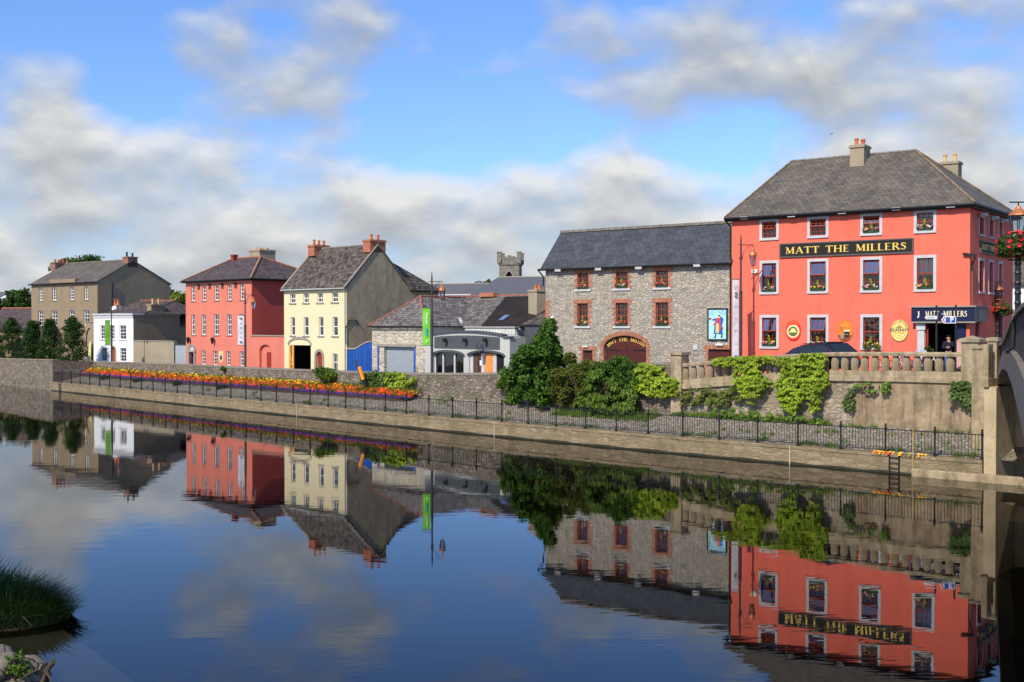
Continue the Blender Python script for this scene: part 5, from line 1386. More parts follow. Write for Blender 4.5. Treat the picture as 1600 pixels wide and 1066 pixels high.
# low slated building and far grey roof at the left edge
LB = Frame(at_scale(-40, 13.6), at_scale(47, 14.0)); zt = LB.on(30, 516)[1]; zr = LB.on(20, 482.5, 4)[1]
o = thing('low_outbuilding', 'low slated building with clay ridge at the left edge behind conifers', 'building', LB.w(0,0,0), LB.rot)
b = MB(); b.box(0,0,.3,LB.L,8,zt); b.build('wall', M['render_brown'], o)
b = MB(); roof_slab(b, [(-.2,-.3,zt),(LB.L,-.3,zt),(LB.L,4,zr),(-.2,4,zr)]); roof_slab(b, [(-.2,4,zr),(LB.L,4,zr),(LB.L,8.3,zt),(-.2,8.3,zt)]); rf = b.build('roof', M['slate_purple'], o)
b = MB(); ridge_line(b, (-.2,4,zr+.02), (LB.L,4,zr+.02), .1); b.build('ridge_tiles', M['ridge_tile'], rf)
FR_ = Frame(at_scale(-60, 8.0), at_scale(44, 8.2)); z0 = FR_.on(20, 476)[1]; z1 = FR_.on(20, 456, 6)[1]
o = thing('far_house', 'distant dark grey roof with skylights at the far left', 'house', FR_.w(0,0,0), FR_.rot)
b = MB(); b.box(0,0,.3,FR_.L,12,z0); b.build('wall', M['render_brown'], o)
b = MB(); roof_slab(b, [(0,-.3,z0),(FR_.L,-.3,z0),(FR_.L-1,6,z1),(0,6,z1)]); roof_slab(b, [(0,6,z1),(FR_.L-1,6,z1),(FR_.L,12.3,z0),(0,12.3,z0)]); rf = b.build('roof', M['far_roof'], o)
for x in (8, 31):
    u, z = FR_.on(x, 465, 2.8); b = MB(TR(u, 2.8, z) @ Matrix.Rotation(math.atan2(z1-z0, 6.3), 4, 'X')); b.box(-.6,-.9,.0,.6,.9,.14); b.build('skylight', M['white'], rf)
chimney(o, FR_.on(10,474,1)[0], 1.0, z0-.5, FR_.on(10,472,1)[1], 1.2, .8, M['brick'], [])

# ================================================================ stone garage
GA = Frame(at_scale(581.3, 22.2), at_scale(664, 23.4)); Lga = GA.L; ZGA = 5.63
ax, ay = zoomc(560, 380, .22523)
ga = thing('stone_garage', 'low rubble stone garage with hipped slate roof and roller shutter', 'garage', GA.w(0,0,0), GA.rot)
s0, s1 = GA.on(ax(180), 560)[0], GA.on(ax(388), 560)[0]; st = GA.on(ax(290), ay(722))[1]
closed_box(ga, Lga, 6.5, .8, ZGA, [rect(s0-.05, .8, s1, st)], [], M['garage_stone'], M['shop_grey'], depth=.3)
b = MB(); z = 1.5
while z < st-.05: b.box(s0, .2, z, s1, .22, z+.085); b.box(s0, .215, z+.085, s1, .235, z+.1); z += .1
b.build('roller_shutter', M['shutter'], ga)
b = MB(); f0 = GA.on(ax(135), 560)[0]; f1 = GA.on(ax(397), 560)[0]; ft = GA.on(ax(265), ay(706))[1]
b.box(f0, -.05, .8, f0+.16, -.002, ft-.12); b.box(f1-.16, -.05, .8, f1, -.002, ft-.12); b.build('door_frame', M['frame_blue'], ga)
b = MB(); b.box(f0-.05, -.09, ft-.12, f1+.05, -.002, ft+.05); b.build('lintel', M['sur_dark'], ga)
e = [(-.15,-.2,ZGA),(Lga+.2,-.2,ZGA),(Lga+.2,3.6,ZGA),(-.15,3.6,ZGA)]
u_, z_ = GA.on(657, 463.5, 2.3); ap = (u_, 2.3, z_); ap2 = (u_, 6.5, z_)
b = MB(); b.face([e[0], e[1], ap]); b.face([e[1], (Lga+.2, 6.5, ZGA), ap2, ap]); b.face([(-.15,6.5,ZGA), e[0], ap, ap2]); b.face([e[0],(-.15,6.5,ZGA),(Lga+.2,6.5,ZGA),e[1]])
rf = b.build('roof', M['slate_patch'], ga)
b = MB(); ridge_line(b, e[0], ap, .06); ridge_line(b, e[1], ap, .075, .3); ridge_line(b, ap, ap2, .08); b.build('ridge_tiles', M['ridge_tile'], rf)
gutter_run(ga, [(-.15,-.26,ZGA-.04),(Lga+.26,-.26,ZGA-.04),(Lga+.26,3.4,ZGA-.04)], .05)

# patched slate building behind the shop
LG = Frame(GA.w(Lga+.0, 3.4).to_2d(), GA.w(Lga+9, 3.4).to_2d())
o = thing('slated_workshop', 'workshop with patched slate and black sheet roof behind the grey shopfront', 'building', LG.w(0,0,0), LG.rot)
zE = LG.on(780, 509)[1]; zR = LG.on(760, 464, 3.6)[1]
xE = LG.on(850, 490)[0]; xa = LG.on(725, 509)[0]; xt = LG.on(696, 465, 3.6)[0]
b = MB(); b.box(xa-.4, 0, 1, LG.on(813,500)[0], 7, zE); b.build('wall', M['shop_grey'], o)
x1t, x1b = LG.on(790, 464, 3.6)[0], LG.on(755, 508)[0]
b = MB(); roof_slab(b, [(xa-.3,-.15,zE),(x1b,-.15,zE),(x1t,3.6,zR),(xt,3.6,zR)], .06); rf = b.build('roof', M['slate_patch'], o)
b = MB(); roof_slab(b, [(x1b+.01,-.15,zE),(xE+.6,-.15,zE),(xE+.6,3.6,zR),(x1t+.01,3.6,zR)], .05); b.build('sheet_roof', M['sheet_roof'], o)
b = MB(); roof_slab(b, [(xt,3.6,zR),(xE+.6,3.6,zR),(xE+.6,7.2,zE),(xt,7.2,zE)], .05); b.build('rear_slope', M['slate_patch'], o)
b = MB(); ridge_line(b, (xt,3.6,zR+.03), (LG.on(842,464,3.6)[0],3.6,zR+.03), .06); b.build('ridge_tiles', M['ridge_tile'], rf)
b = MB(); b.tube([(xt+.12,3.45,zR+.08),(xa+.05,-.2,zE+.16)], .11, 6); b.build('valley_flashing', M['lead'], rf)
u_, z_ = LG.on(788, 498, .9); sl = math.atan2(zR-zE, 3.75)
b = MB(TR(u_, .9, z_) @ Matrix.Rotation(sl, 4, 'X')); b.prism(rect(0,0,0,0), 0, 0) if False else None
b.box(-.3,-.42,.0,.3,.42,.09); sk = b.build('skylight', M['sur_grey'], o)
b = MB(TR(u_, .9, z_) @ Matrix.Rotation(sl, 4, 'X')); b.box(-.23,-.35,.091,.23,.35,.1); b.build('pane', plain('skylight_glass', (.12,.2,.34), .3, 0, .05, 1, 0, .8), sk)
chimney(o, LG.on(764, 462, 3.6)[0], 3.6, zR, zR+.28, 1.5, .5, M['brick'], [], cap=False)
# white boarded shed wall in front of it
u0, u1 = LG.on(733, 520, -.15)[0], LG.on(811, 520, -.15)[0]; zt = LG.on(770, 510.5)[1]
o = thing('boarded_shed', 'off-white boarded shed behind the arched shop parapet', 'shed', LG.w(u0,-.5,0), LG.rot)
b = MB(); n = 16
for k in range(n): b.box((u1-u0)*k/n, 0, 1.2, (u1-u0)*(k+1)/n-.03, .1, zt-.06)
b.box(0,.1,1.2,u1-u0,.3,zt-.06); b.build('boards', M['white_sheet'], o); b = MB(); b.box(-.1,-.1,zt-.06,u1-u0+.1,.3,zt); b.build('flat_roof', M['lead'], o)
b = MB(); b.box((u1-u0)*.5, -.04, zt-1.3, (u1-u0)*.73, -.001, zt-.35); b.build('hatch', M['white'], o)
# dark gabled building touching the mill, with a chimney
DB = Frame(MILL.w(-2.0, 3.2).to_2d(), MILL.w(.4, 3.2).to_2d())
DB = Frame(at_scale(819.5, 24.3), at_scale(853.5, 25.0)); zE = DB.on(836, 506.5)[1]; zR = DB.on(850, 473, 2.2)[1]
o = thing('dark_lean_to', 'dark grey lean-to with slate roof squeezed against the stone mill', 'building', DB.w(0,0,0), DB.rot)
b = MB(); b.box(0,0,1,DB.L+.2,5,zE); b.build('wall', M['sign_grey'], o)
b = MB(); roof_slab(b, [(-.1,-.15,zE),(DB.L+.3,-.15,zE),(DB.L+.3,2.6,zR+.4),(DB.L-.35,2.6,zR+.4)], .06); roof_slab(b, [(-.1,-.15,zE),(DB.L-.35,2.6,zR+.4),(-.1,5,zE)], .06); b.build('roof', M['slate_moss'], o)
u_, _ = DB.on(840, 460, 2.0); chimney(o, u_, 2.0, zE+.1, DB.on(840, 452.5, 2.0)[1], 1.0, .8, M['render_beige'], [(-.2,0,.3),(.22,0,.3)], M['terracotta'])

# ================================================================ grey shopfront
SH = Frame(GA.w(Lga, 0).to_2d(), GA.w(Lga+1, 0).to_2d()); 
ue = SH.on(796.5, 560)[0]
sh = thing('shopfront', 'pale grey empty shop with arched parapet and dark fascia', 'shop', SH.w(0,0,0), SH.rot)
ua = SH.on(ax(515), 530)[0]; ub = SH.on(ax(1010), 530)[0]; za = SH.on(ax(515), ay(636))[1]; zc = SH.on(ax(735), ay(616))[1]; zb_ = SH.on(ax(1010), ay(645))[1]
zp = SH.on(ax(470), ay(705))[1]; zs = SH.on(ax(1060), ay(658))[1]
out = [(0,.8),(ue,.8),(ue,zs),(ub,zs),(ub,zb_)]
n = 12
for k in range(1, n):
    t_ = k/n; x = ub+(ua-ub)*t_; out.append((x, zb_+(za-zb_)*t_ + (zc-(za+zb_)/2)*4*t_*(1-t_)))
out += [(ua, za), (ua, zp), (0, zp)]
h1 = [SH.on(ax(v), 560)[0] for v in (520, 730)]; h2 = [SH.on(ax(v), 560)[0] for v in (768, 1010)]
zt1 = SH.on(ax(620), ay(755))[1]; zt2 = SH.on(ax(880), ay(757))[1]
ho1 = arched(h1[0], .8, h1[1], zt1-.22, zt1+.0); ho2 = arched(h2[0], .8, h2[1], zt2-.25, zt2)
b = MB(); b.wall(out, [ho1, ho2], .25); b.rim(out, 0, 1.4, True); b.face([(0,1.4,.8),(ue,1.4,.8),(ue,1.4,zs-.3),(0,1.4,zs-.3)]); b.build('wall', M['shop_grey'], sh)
b = MB(); top = [(x, z) for x, z in out[4:4+n+1]]; b.prism(top + [(x, z+.1) for x, z in top[::-1]], -.14, .3); b.box(ub-.05,-.12,zs,ue+.06,.3,zs+.08); b.build('parapet_coping', M['sign_grey'], sh)
fz0, fz1 = SH.on(ax(750), ay(733))[1], SH.on(ax(750), ay(640))[1]
f0, f1 = SH.on(ax(529), 540)[0], SH.on(ax(982), 540)[0]
pts = [(f0,fz0),(f1,fz0),(f1,fz1-.12)]+[(f1+(f0-f1)*k/8, fz1-.12+.48*(k/8)*(1-k/8)) for k in range(1,8)]+[(f0,fz1-.12)]
b = MB(); b.prism(pts, -.04, -.002); b.build('fascia', M['sign_grey'], sh)
for k, x in enumerate((618, 757, 897)):
    u, z = SH.on(ax(x), ay(675)); o = thing('shop_spotlight', 'black spotlight on the dark shop fascia, '+('left','middle','right')[k]+' of three', 'spotlight', SH.w(u,0,z), SH.rot, 'spotlights on the shop fascia')
    b = MB(); b.box(-.12,-.35,-.12,.12,-.2,.14); b.build('housing', M['iron'], o); b = MB(); b.tube([(0,-.04,.1),(0,-.22,.05)], .02, 6); b.build('bracket', M['iron'], o)
for (a, c_, zt_) in ((h1[0], h1[1], zt1), (h2[0], h2[1], zt2)):
    b = MB(); b.prism(arc((a+c_)/2, zt_-.22, (c_-a)/2+.14, .36, 0, PI, 12)+arc((a+c_)/2, zt_-.22, (c_-a)/2-.0, .225, PI, 0, 12), -.12, -.002); b.build('window_hood', M['sign_grey'], sh)
fx = [SH.on(ax(v), 560)[0] for v in (518,527,573,582,652,662,728)]
b = MB()
for i in range(0, 6, 2): b.box(fx[i], .12, .8, fx[i+1], .18, zt1-.1 if i else zt1-.2)
b.build('mullion', M['sur_grey'], sh)
b = MB(); b.face([(h1[0],.2,.8),(h1[1],.2,.8),(h1[1],.2,zt1),(h1[0],.2,zt1)]); b.build('pane', M['glass'], sh)
b = MB(); b.face([(h1[0],.9,.8),(fx[3],.9,.8),(fx[3],.9,zt1),(h1[0],.9,zt1)]); b.build('blind', M['render_beige'], sh)
b = MB(); b.face([(fx[3],1.2,.8),(h1[1],1.2,.8),(h1[1],1.2,zt1),(fx[3],1.2,zt1)]); b.build('inner_wall', plain('brown_inside', (.22,.13,.08)), sh)
dx = [SH.on(ax(v), 560)[0] for v in (768,787,845,867,927,949,1008)]
b = MB(); b.box(dx[0],.1,.8,dx[1],.2,zt2-.2); b.box(dx[2],.1,.8,dx[3],.2,zt2-.06); b.box(dx[4],.1,.8,dx[5],.2,zt2-.1); b.build('door_frame', M['sur_grey'], sh)
b = MB(); b.box(dx[1],.15,.8,dx[2],.2,zt2-.08); b.build('door', plain('brown_door_panel', (.12,.055,.035)), sh)
b = MB(); b.box(dx[3],.13,.8,dx[4],.18,zt2-.08); b.build('boarded_panel', M['orange_board'], sh)
b = MB(); b.box(dx[5],.16,.8,dx[6],.2,zt2-.12); b.build('dark_window', M['dark_in'], sh)
b = MB(); zz = SH.on(ax(833), ay(832))[1]; b.box(dx[2]-.2,.13,zz-.16,dx[2]-.02,.148,zz+.16); b.build('notice', M['white'], sh)

# blue boarded gate between the cream house and the garage
BG = Frame(YH.w(Ly, 0).to_2d(), GA.w(0, 0).to_2d()); L_ = BG.L
o = thing('blue_gate', 'tall bright blue boarded gate between the cream house and stone garage', 'gate', BG.w(0,0,0), BG.rot)
z0, z1 = BG.on(545, 546)[1], BG.on(578, 534)[1]
b = MB(); b.prism([(0.03,.8),(L_-.02,.8),(L_-.02,z1),(L_*.75,z1-.1),(L_*.33,z0),(.03,z0)], .05, .13); b.build('gate_leaf', M['blue'], o)
b = MB(); 
for k in range(1, 9): b.box(L_*k/9-.01, .04, .9, L_*k/9+.01, .049, z0-.05)
b.build('board_joint', M['navy'], o)
b = MB(); b.prism([(.02,z0+.0),(L_*.33,z0),(L_*.75,z1-.1),(L_-.02,z1),(L_-.02,z1+.07),(L_*.75,z1-.0),(L_*.33,z0+.12),(.02,z0+.12)], .0, 1.2); b.build('capping', M['sur_dark'], o)

# ================================================================ background roofs and church tower
def bigroof(name, label, s, x0, x1, ye, xr0, xr1, yr, dep, mat, zb=.5):
    Fm = Frame(at_scale(x0, s), at_scale(x0, s)+Vector((1, -.35)))
    u1 = Fm.on(x1, ye)[0]; z0 = Fm.on((x0+x1)/2, ye)[1]; r0, zr = Fm.on(xr0, yr, dep); r1, _ = Fm.on(xr1, yr, dep)
    o = thing(name, label, 'building', Fm.w(0,0,0), Fm.rot)
    b = MB(); b.box(0, .3, zb, u1, 2*dep-.3, z0-.02); b.build('wall', M['render_brown'], o)
    b = MB(); b.face([(-.3,0,z0),(u1+.3,0,z0),(r1,dep,zr),(r0,dep,zr)]); b.face([(u1+.3,0,z0),(u1+.3,2*dep,z0),(r1,dep,zr)]); b.face([(u1+.3,2*dep,z0),(-.3,2*dep,z0),(r0,dep,zr),(r1,dep,zr)]); b.face([(-.3,2*dep,z0),(-.3,0,z0),(r0,dep,zr)])
    b.build('roof', mat, o)
    b = MB(); b.tube([(-.3,-.05,z0),(u1+.3,-.05,z0)], .1, 6); b.build('gutter', M['lead'], o)
    b = MB(); b.tube([(r0,dep,zr),(r1,dep,zr)], .09, 6); b.build('ridge_cap', M['sur_dark'], o)
bigroof('warehouse', 'broad grey hipped roof right behind the workshop, below the church tower', 15.5, 734, 930, 463, 778, 905, 433.5, 8, M['far_roof'])
bigroof('long_hall', 'lower grey roof stretching behind the street lamp with green banner', 14.2, 655, 800, 461, 650, 790, 444.5, 7, plain('far_roof_b', (.125,.122,.125), .8, 0, .05, .5))
TW = Frame(at_scale(780, 7.4), at_scale(780, 7.4)+Vector((1, -.12)))
ax, ay = zoomc(560, 380, .22523)
wT = TW.on(ax(1115), 430)[0]; zP = TW.on(800, ay(150))[1]; zM = TW.on(800, ay(100))[1]
tw = thing('church_tower', 'battlemented stone church tower rising behind the roofs', 'tower', TW.w(0,0,0), TW.rot)
dT = 5.2
lc = [(wT*.32, 10), (wT*.68, 10)]
cxT = wT*.5; zo1 = TW.on(800, ay(196))[1]
hole = [(cxT-.75, 12), (cxT+.75, 12), (cxT+.75, zo1-1.0), (cxT+.35, zo1-.35), (cxT, zo1), (cxT-.35, zo1-.35), (cxT-.75, zo1-1.0)]
b = MB(); b.wall(rect(0, .5, wT, zP), [hole], .5); b.M = side_M(wT); b.wall(rect(0,.5,dT,zP), [], .1); b.M = Matrix.Identity(4)
b.face([(0,dT,.5),(0,0,.5),(0,0,zP),(0,dT,zP)]); b.face([(0,dT,.5),(wT,dT,.5),(wT,dT,zP),(0,dT,zP)]); b.face([(0,0,zP),(wT,0,zP),(wT,dT,zP),(0,dT,zP)]); b.build('shaft', M['tower_stone'], tw)
b = MB(); b.face([(cxT-1,.5,12),(cxT+1,.5,12),(cxT+1,.5,zo1+.2),(cxT-1,.5,zo1+.2)]); b.build('belfry_opening', M['dark_in'], tw)
b = MB(); b.prism([(cxT-1.05,zo1-1.6),(cxT-.8,zo1-1.6),(cxT-.8,zo1-1.0),(cxT-.4,zo1-.3),(cxT,zo1+.06),(cxT+.4,zo1-.3),(cxT+.8,zo1-1.0),(cxT+.8,zo1-1.6),(cxT+1.05,zo1-1.6),(cxT+1.05,zo1-.95),(cxT+.55,zo1-.1),(cxT,zo1+.35),(cxT-.55,zo1-.1),(cxT-1.05,zo1-.95)][::-1], -.12, -.002); b.build('hood_mould', M['sur_dark'], tw)
b = MB(); b.box(-.2,-.2,zP,wT+.2,dT+.2,zP+.3); b.box(-.1,-.1,zP+.3,wT+.1,.3,zP+1.1); b.box(-.1,dT-.3,zP+.3,wT+.1,dT+.1,zP+1.1); b.box(-.1,.3,zP+.3,.3,dT-.3,zP+1.1); b.box(wT-.3,.3,zP+.3,wT+.1,dT-.3,zP+1.1); b.build('parapet', M['tower_stone'], tw)
for (x, y_) in ((0,0),(wT,0),(0,dT),(wT,dT)):
    b = MB(); b.box(x-.42,y_-.42,zP+.3,x+.42,y_+.42,zP+2.5); b.box(x-.5,y_-.5,zP+2.5,x+.5,y_+.5,zP+2.75); b.build('corner_turret', M['tower_stone'], tw)
for k in (.27,.5,.73):
    for y_ in (-.1, dT-.3): b = MB(); b.box(wT*k-.38, y_, zP+1.1, wT*k+.38, y_+.4, zP+(2.0 if k == .5 else 1.75)); b.build('merlon', M['tower_stone'], tw)
    b = MB(); b.box(wT-.3, dT*k-.38, zP+1.1, wT+.1, dT*k+.38, zP+1.8); b.build('merlon', M['tower_stone'], tw)
# white house seen past the pub on the right
XH = Frame(at_scale(1577, 24), at_scale(1577, 24)+Vector((1,-.6)))
zt = XH.on(1590, 443)[1]; zr = XH.on(1598, 420, 3)[1]
o = thing('distant_white_house', 'white house with grey roof glimpsed at the right edge past the pub', 'house', XH.w(-1.0,0,0), XH.rot)
b = MB(); b.box(0,0,2,9,6,zt); b.build('wall', M['white_wall'], o)
b = MB(); roof_slab(b, [(-.2,-.3,zt),(9.2,-.3,zt),(9.2,3,zr+.8),(-.2,3,zr+.8)]); roof_slab(b, [(-.2,3,zr+.8),(9.2,3,zr+.8),(9.2,6.3,zt),(-.2,6.3,zt)]); b.build('roof', M['slate_grey'], o)
chimney(o, .7, 3, zr, zr+1.9, .8, .6, M['render_beige'], [(-.15,0,.3),(.2,0,.3)], M['terracotta'])
# ================================================================ plants
def leaf_quads(rng, centers, spread, n, size, droop=0.0, flat=None, aspect=.6):
    """n little folded leaves around the given clump centres; returns verts, faces"""
    V = []; Fc = []
    for _ in range(n):
        c, r = centers[rng.randrange(len(centers))]
        while True:
            d = Vector((rng.uniform(-1,1), rng.uniform(-1,1), rng.uniform(-1,1)))
            if d.length < 1: break
        p = c + Vector((d.x*r[0], d.y*r[1], d.z*r[2]))*spread
        a = Vector((rng.gauss(0,1), rng.gauss(0,1), rng.gauss(0,.6)-droop))
        if flat is not None: a = a - flat*a.dot(flat)*.75
        a.normalize(); q = Vector((rng.gauss(0,1), rng.gauss(0,1), rng.gauss(0,1)+.5)).normalized()
        b_ = a.cross(q)
        if b_.length < .05: continue
        b_.normalize(); s = size*rng.uniform(.6, 1.35)
        n0 = a.cross(b_)*s*.18
        i = len(V); V += [p, p+a*s*.5+b_*s*aspect*.5+n0, p+a*s, p+a*s*.5-b_*s*aspect*.5+n0]
        Fc.append((i, i+1, i+2, i+3))
    return V, Fc
def mesh_obj(name, V, Fc, mat, parent=None, **kw):
    me = bpy.data.meshes.new(name); me.from_pydata([tuple(v) for v in V], [], Fc); me.materials.append(mat)
    o = bpy.data.objects.new(name, me); COL.objects.link(o)
    if parent: o.parent = parent; KIDS.setdefault(parent.name, []).append(o)
    return tag(o, kw.get('label'), kw.get('cat'), kw.get('group'), kw.get('kind'))
def crown_clumps(rng, blobs, nper, rr):
    out = []
    for (c, r) in blobs:
        c = Vector(c)
        for _ in range(nper):
            d = Vector((rng.gauss(0,1), rng.gauss(0,1), rng.gauss(0,1))).normalized()*(rng.uniform(.35, 1)**.5)
            out.append((c + Vector((d.x*r[0], d.y*r[1], d.z*r[2])), (rr, rr, rr*.75)))
    return out
def plant(name, label, cat, loc, blobs, mat, seed, nclump=40, rr=.35, n=5000, size=.16, trunk=None, droop=.2, group=None, crown='crown', limbs=5, tn='trunk'):
    """blobs in local coordinates; trunk = (height, radius)"""
    rng = random.Random(seed); th = thing(name, label, cat, loc, 0, group)
    cl = crown_clumps(rng, blobs, nclump, rr)
    V, Fc = leaf_quads(rng, cl, 1.0, n, size, droop)
    mesh_obj(crown, V, Fc, mat, th)
    if trunk:
        h, r = trunk; b = MB(); top = Vector((0.0, 0, h))
        b.tube([(0,0,-.4), (.03*h,0.02*h,h*.5), (0,0,h)], [r*1.3, r, r*.6], 8)
        for k in range(limbs):
            c = cl[rng.randrange(len(cl))][0]; st = Vector((0,0,h*rng.uniform(.45,.98)))
            mid = (st+c)/2 + Vector((0,0,.12*h*rng.random())); b.tube([st, mid, c], [r*.5, r*.3, r*.1], 5)
        b.build(tn, M['bark'], th)
    return th

# clipped conifer-like trees on the street at the far left
for k, (px, pyt, wpx, hb) in enumerate(((-16,484,40,4.8),(18,499,46,4.5),(50,502,33,4.4),(77,500,37,4.5),(113,496,48,4.8))):
    mm = qparam(px, 5.0) ; p = QP(mm, 5.0, 0)
    p = at_scale(px, F/ (QP(mm, 5.0).y)).to_3d(); z0 = 1.55
    top = HC + ray(px, pyt).z*p.y; s = F/p.y; r = wpx/s/2; h = top-z0
    blobs = [((0,0,h*t_), (r*(1.05-.75*max(0,t_-.25)), r*(1.05-.75*max(0,t_-.25)), h*.13)) for t_ in (.14,.28,.42,.56,.70,.82)] + [((0,0,h*.92), (r*.22, r*.22, h*.08))]
    plant('columnar_tree', ('dark tapering street tree cut by the left edge of the view','dense dark street tree second from the left edge','slim dark pointed street tree in the middle of the row','dark ragged-topped street tree in front of the grey house','widest dark street tree nearest the white house')[k], 'tree',
          (p.x, p.y, z0), blobs, M['l_dark'], 40+k, 26, .34, 5200, .19, (h*.5, .09), .0, 'clipped trees in a row behind the river wall')
# trees behind the roofs
def bgtree(px, py, wpx, hpx, s, label, mat, seed, n=5200, name='broadleaf_tree', size=.42):
    p = at_scale(px, s); zt = HC + ray(px, py).z*p.y; r = wpx/s/2; rh = hpx/s/2
    zc = zt - rh
    rng = random.Random(seed)
    blobs = [((rng.uniform(-.55,.55)*r, rng.uniform(-.5,.5)*r, zc-1+rng.uniform(-.45,.4)*rh), (r*.5, r*.5, rh*.5)) for _ in range(9)] + [((0,0,zc-1), (r*.7, r*.7, rh*.75))]
    return plant(name, label, 'tree', (p.x, p.y, 1.0), blobs, mat, seed, 18, r*.16, n, size, (zc-1, .3), .1, 'trees behind the houses')
bgtree(122, 396, 92, 52, 9.4, 'large green tree rising behind the roof of the grey house', M['l_tree'], 61, 8000)
bgtree(28, 448, 46, 52, 11.5, 'dark green tree between the far grey roof and the grey house', M['l_tree'], 62)
bgtree(-4, 462, 30, 44, 12.5, 'dark tree in front of the far roof at the left edge', M['l_dark'], 67, 3000)
bgtree(279, 449, 34, 60, 11.0, 'yellow-green tree in the gap left of the salmon house', M['l_yel'], 63, 3600)
bgtree(755, 436, 36, 34, 9.5, 'small tree crown above the long grey roof left of the tower', M['l_tree'], 64, 3000)
bgtree(268, 440, 22, 50, 9.8, 'thin sparse tree just behind the right gable of the grey house', M['l_syc'], 65, 500)

def bank_plant(name, label, cat, px, py_top, py_bot, wpx, off, mat, seed, n, size, rr=.3, nclump=24, depth=.9, droop=.2, prof=None, trunk=None, crown='foliage', tn='stem', nb=10):
    mm = qparam(px, off); q = QP(mm, off); s = F/q.y
    zt = HC + ray(px, py_top).z*q.y; zb = HC + ray(px, py_bot).z*q.y; h = zt-zb
    rng = random.Random(seed); blobs = []
    W2 = wpx/s/2
    for _ in range(nb):
        t_ = rng.random(); w_ = lerp_list(prof or [(0,.9),(.5,1),(1,.4)], t_)
        blobs.append(((rng.uniform(-.6,.6)*W2*w_, rng.uniform(-.4,.4)*depth, .12*h+t_*h*.78), (W2*w_*.42, depth*.5, h*.13)))
    return plant(name, label, cat, (q.x, q.y, zb), blobs, mat, seed, nclump, rr, n, size, trunk or (h*.5, .06), droop, None, crown, 5, tn)
def plant_px(name, label, off, ells, mat, seed, n, size, rr, nclump, droop, depth=.8, trunk=(1.5,.06), tn='stem'):
    x0 = sum(e[0] for e in ells)/len(ells); yb = max(e[1]+e[3] for e in ells)
    mm = qparam(x0, off); q = QP(mm, off); s = F/q.y; zb = HC + ray(x0, yb).z*q.y; d = (Q0(mm+2)-Q0(mm-2)).normalized(); rng = random.Random(seed); bl = []
    for (ex, ey, rx, ry) in ells:
        m2 = qparam(ex, off); q2 = QP(m2, off); s2 = F/q2.y; z = HC+ray(ex, ey).z*q2.y - zb; dy = rng.uniform(-.3,.3)*depth
        bl.append(((q2.x-q.x-QN(mm).x*dy, q2.y-q.y-QN(mm).y*dy, z), (rx/s2, depth*.55, ry/s2)))
    return plant(name, label, 'bush', (q.x, q.y, zb), bl, mat, seed, nclump, rr, n, size, trunk, droop, None, 'foliage', 6, tn)
plant_px('sycamore_bush', 'big dark green sycamore bush growing up the left end of the stone mill', 3.0, [(856,510,5,9),(853,525,9,11),(848,538,14,11),(832,553,15,11),(820,566,15,12),(862,545,9,13),(842,547,20,13),(828,563,20,12),(811,572,15,11),(852,572,24,14),(814,594,24,16),(846,598,30,18),(822,616,28,14),(856,620,24,13),(800,590,13,14),(866,552,9,9),(838,534,9,8)], M['l_syc'], 71, 22000, .19, .20, 22, .15, 1.7, (3.4,.09))
plant_px('bramble_bush', 'olive green bramble bush between the sycamore and the weeping shrub', 2.9, [(883,561,6,9),(900,577,9,8),(880,585,14,10),(906,590,15,10),(890,605,24,13),(916,573,8,8),(895,624,24,12),(922,604,16,16),(872,612,13,16),(925,585,9,9)], M['l_shrub'], 72, 10500, .15, .18, 20, .3, 1.3)
plant_px('privet_bush', 'leafy mid green bush in front of the arched maroon doors', 3.3, [(966,563,12,7),(950,571,14,8),(985,575,15,9),(932,573,9,7),(976,588,20,10),(960,580,18,9),(992,590,8,10),(972,600,18,10)], M['l_syc'], 73, 8200, .12, .17, 20, .3, .9)
plant_px('weeping_shrub', 'yellowish weeping shrub drooping to the cobbles behind the railing', 2.6, [(936,585,11,8),(925,601,11,15),(946,600,18,13),(965,608,15,15),(981,624,11,17),(935,625,14,13),(955,629,20,12),(975,638,16,7),(912,622,8,14)], M['l_weep'], 74, 11500, .19, .15, 22, 2.0, 1.1)
plant_px('elder_bush', 'pale green bushy growth left of the sycamore over the parapet wall', 3.3, [(790,586,9,9),(784,599,6,9),(796,611,8,13),(799,627,7,9)], M['l_weep'], 75, 3200, .13, .15, 20, .3, .6)
bank_plant('round_shrub', 'bright green rounded shrub against the parapet below the cream house', 'bush', 508, 574, 592, 52, 3.2, M['l_weep'], 76, 3600, .16, .24, 18, .8, .2, nb=8)
bank_plant('small_shrub', 'tiny green shrub on the parapet below the salmon house', 'bush', 350, 573, 583, 12, 3.5, M['l_weep'], 77, 500, .13, .12, 10, .3, .2, nb=4)
bank_plant('tiny_weed', 'little weed tuft on the parapet right of the white house', 'plant', 590, 582, 600, 22, 3.4, M['l_ivyd'], 78, 900, .13, .14, 10, .4, .2, nb=5)

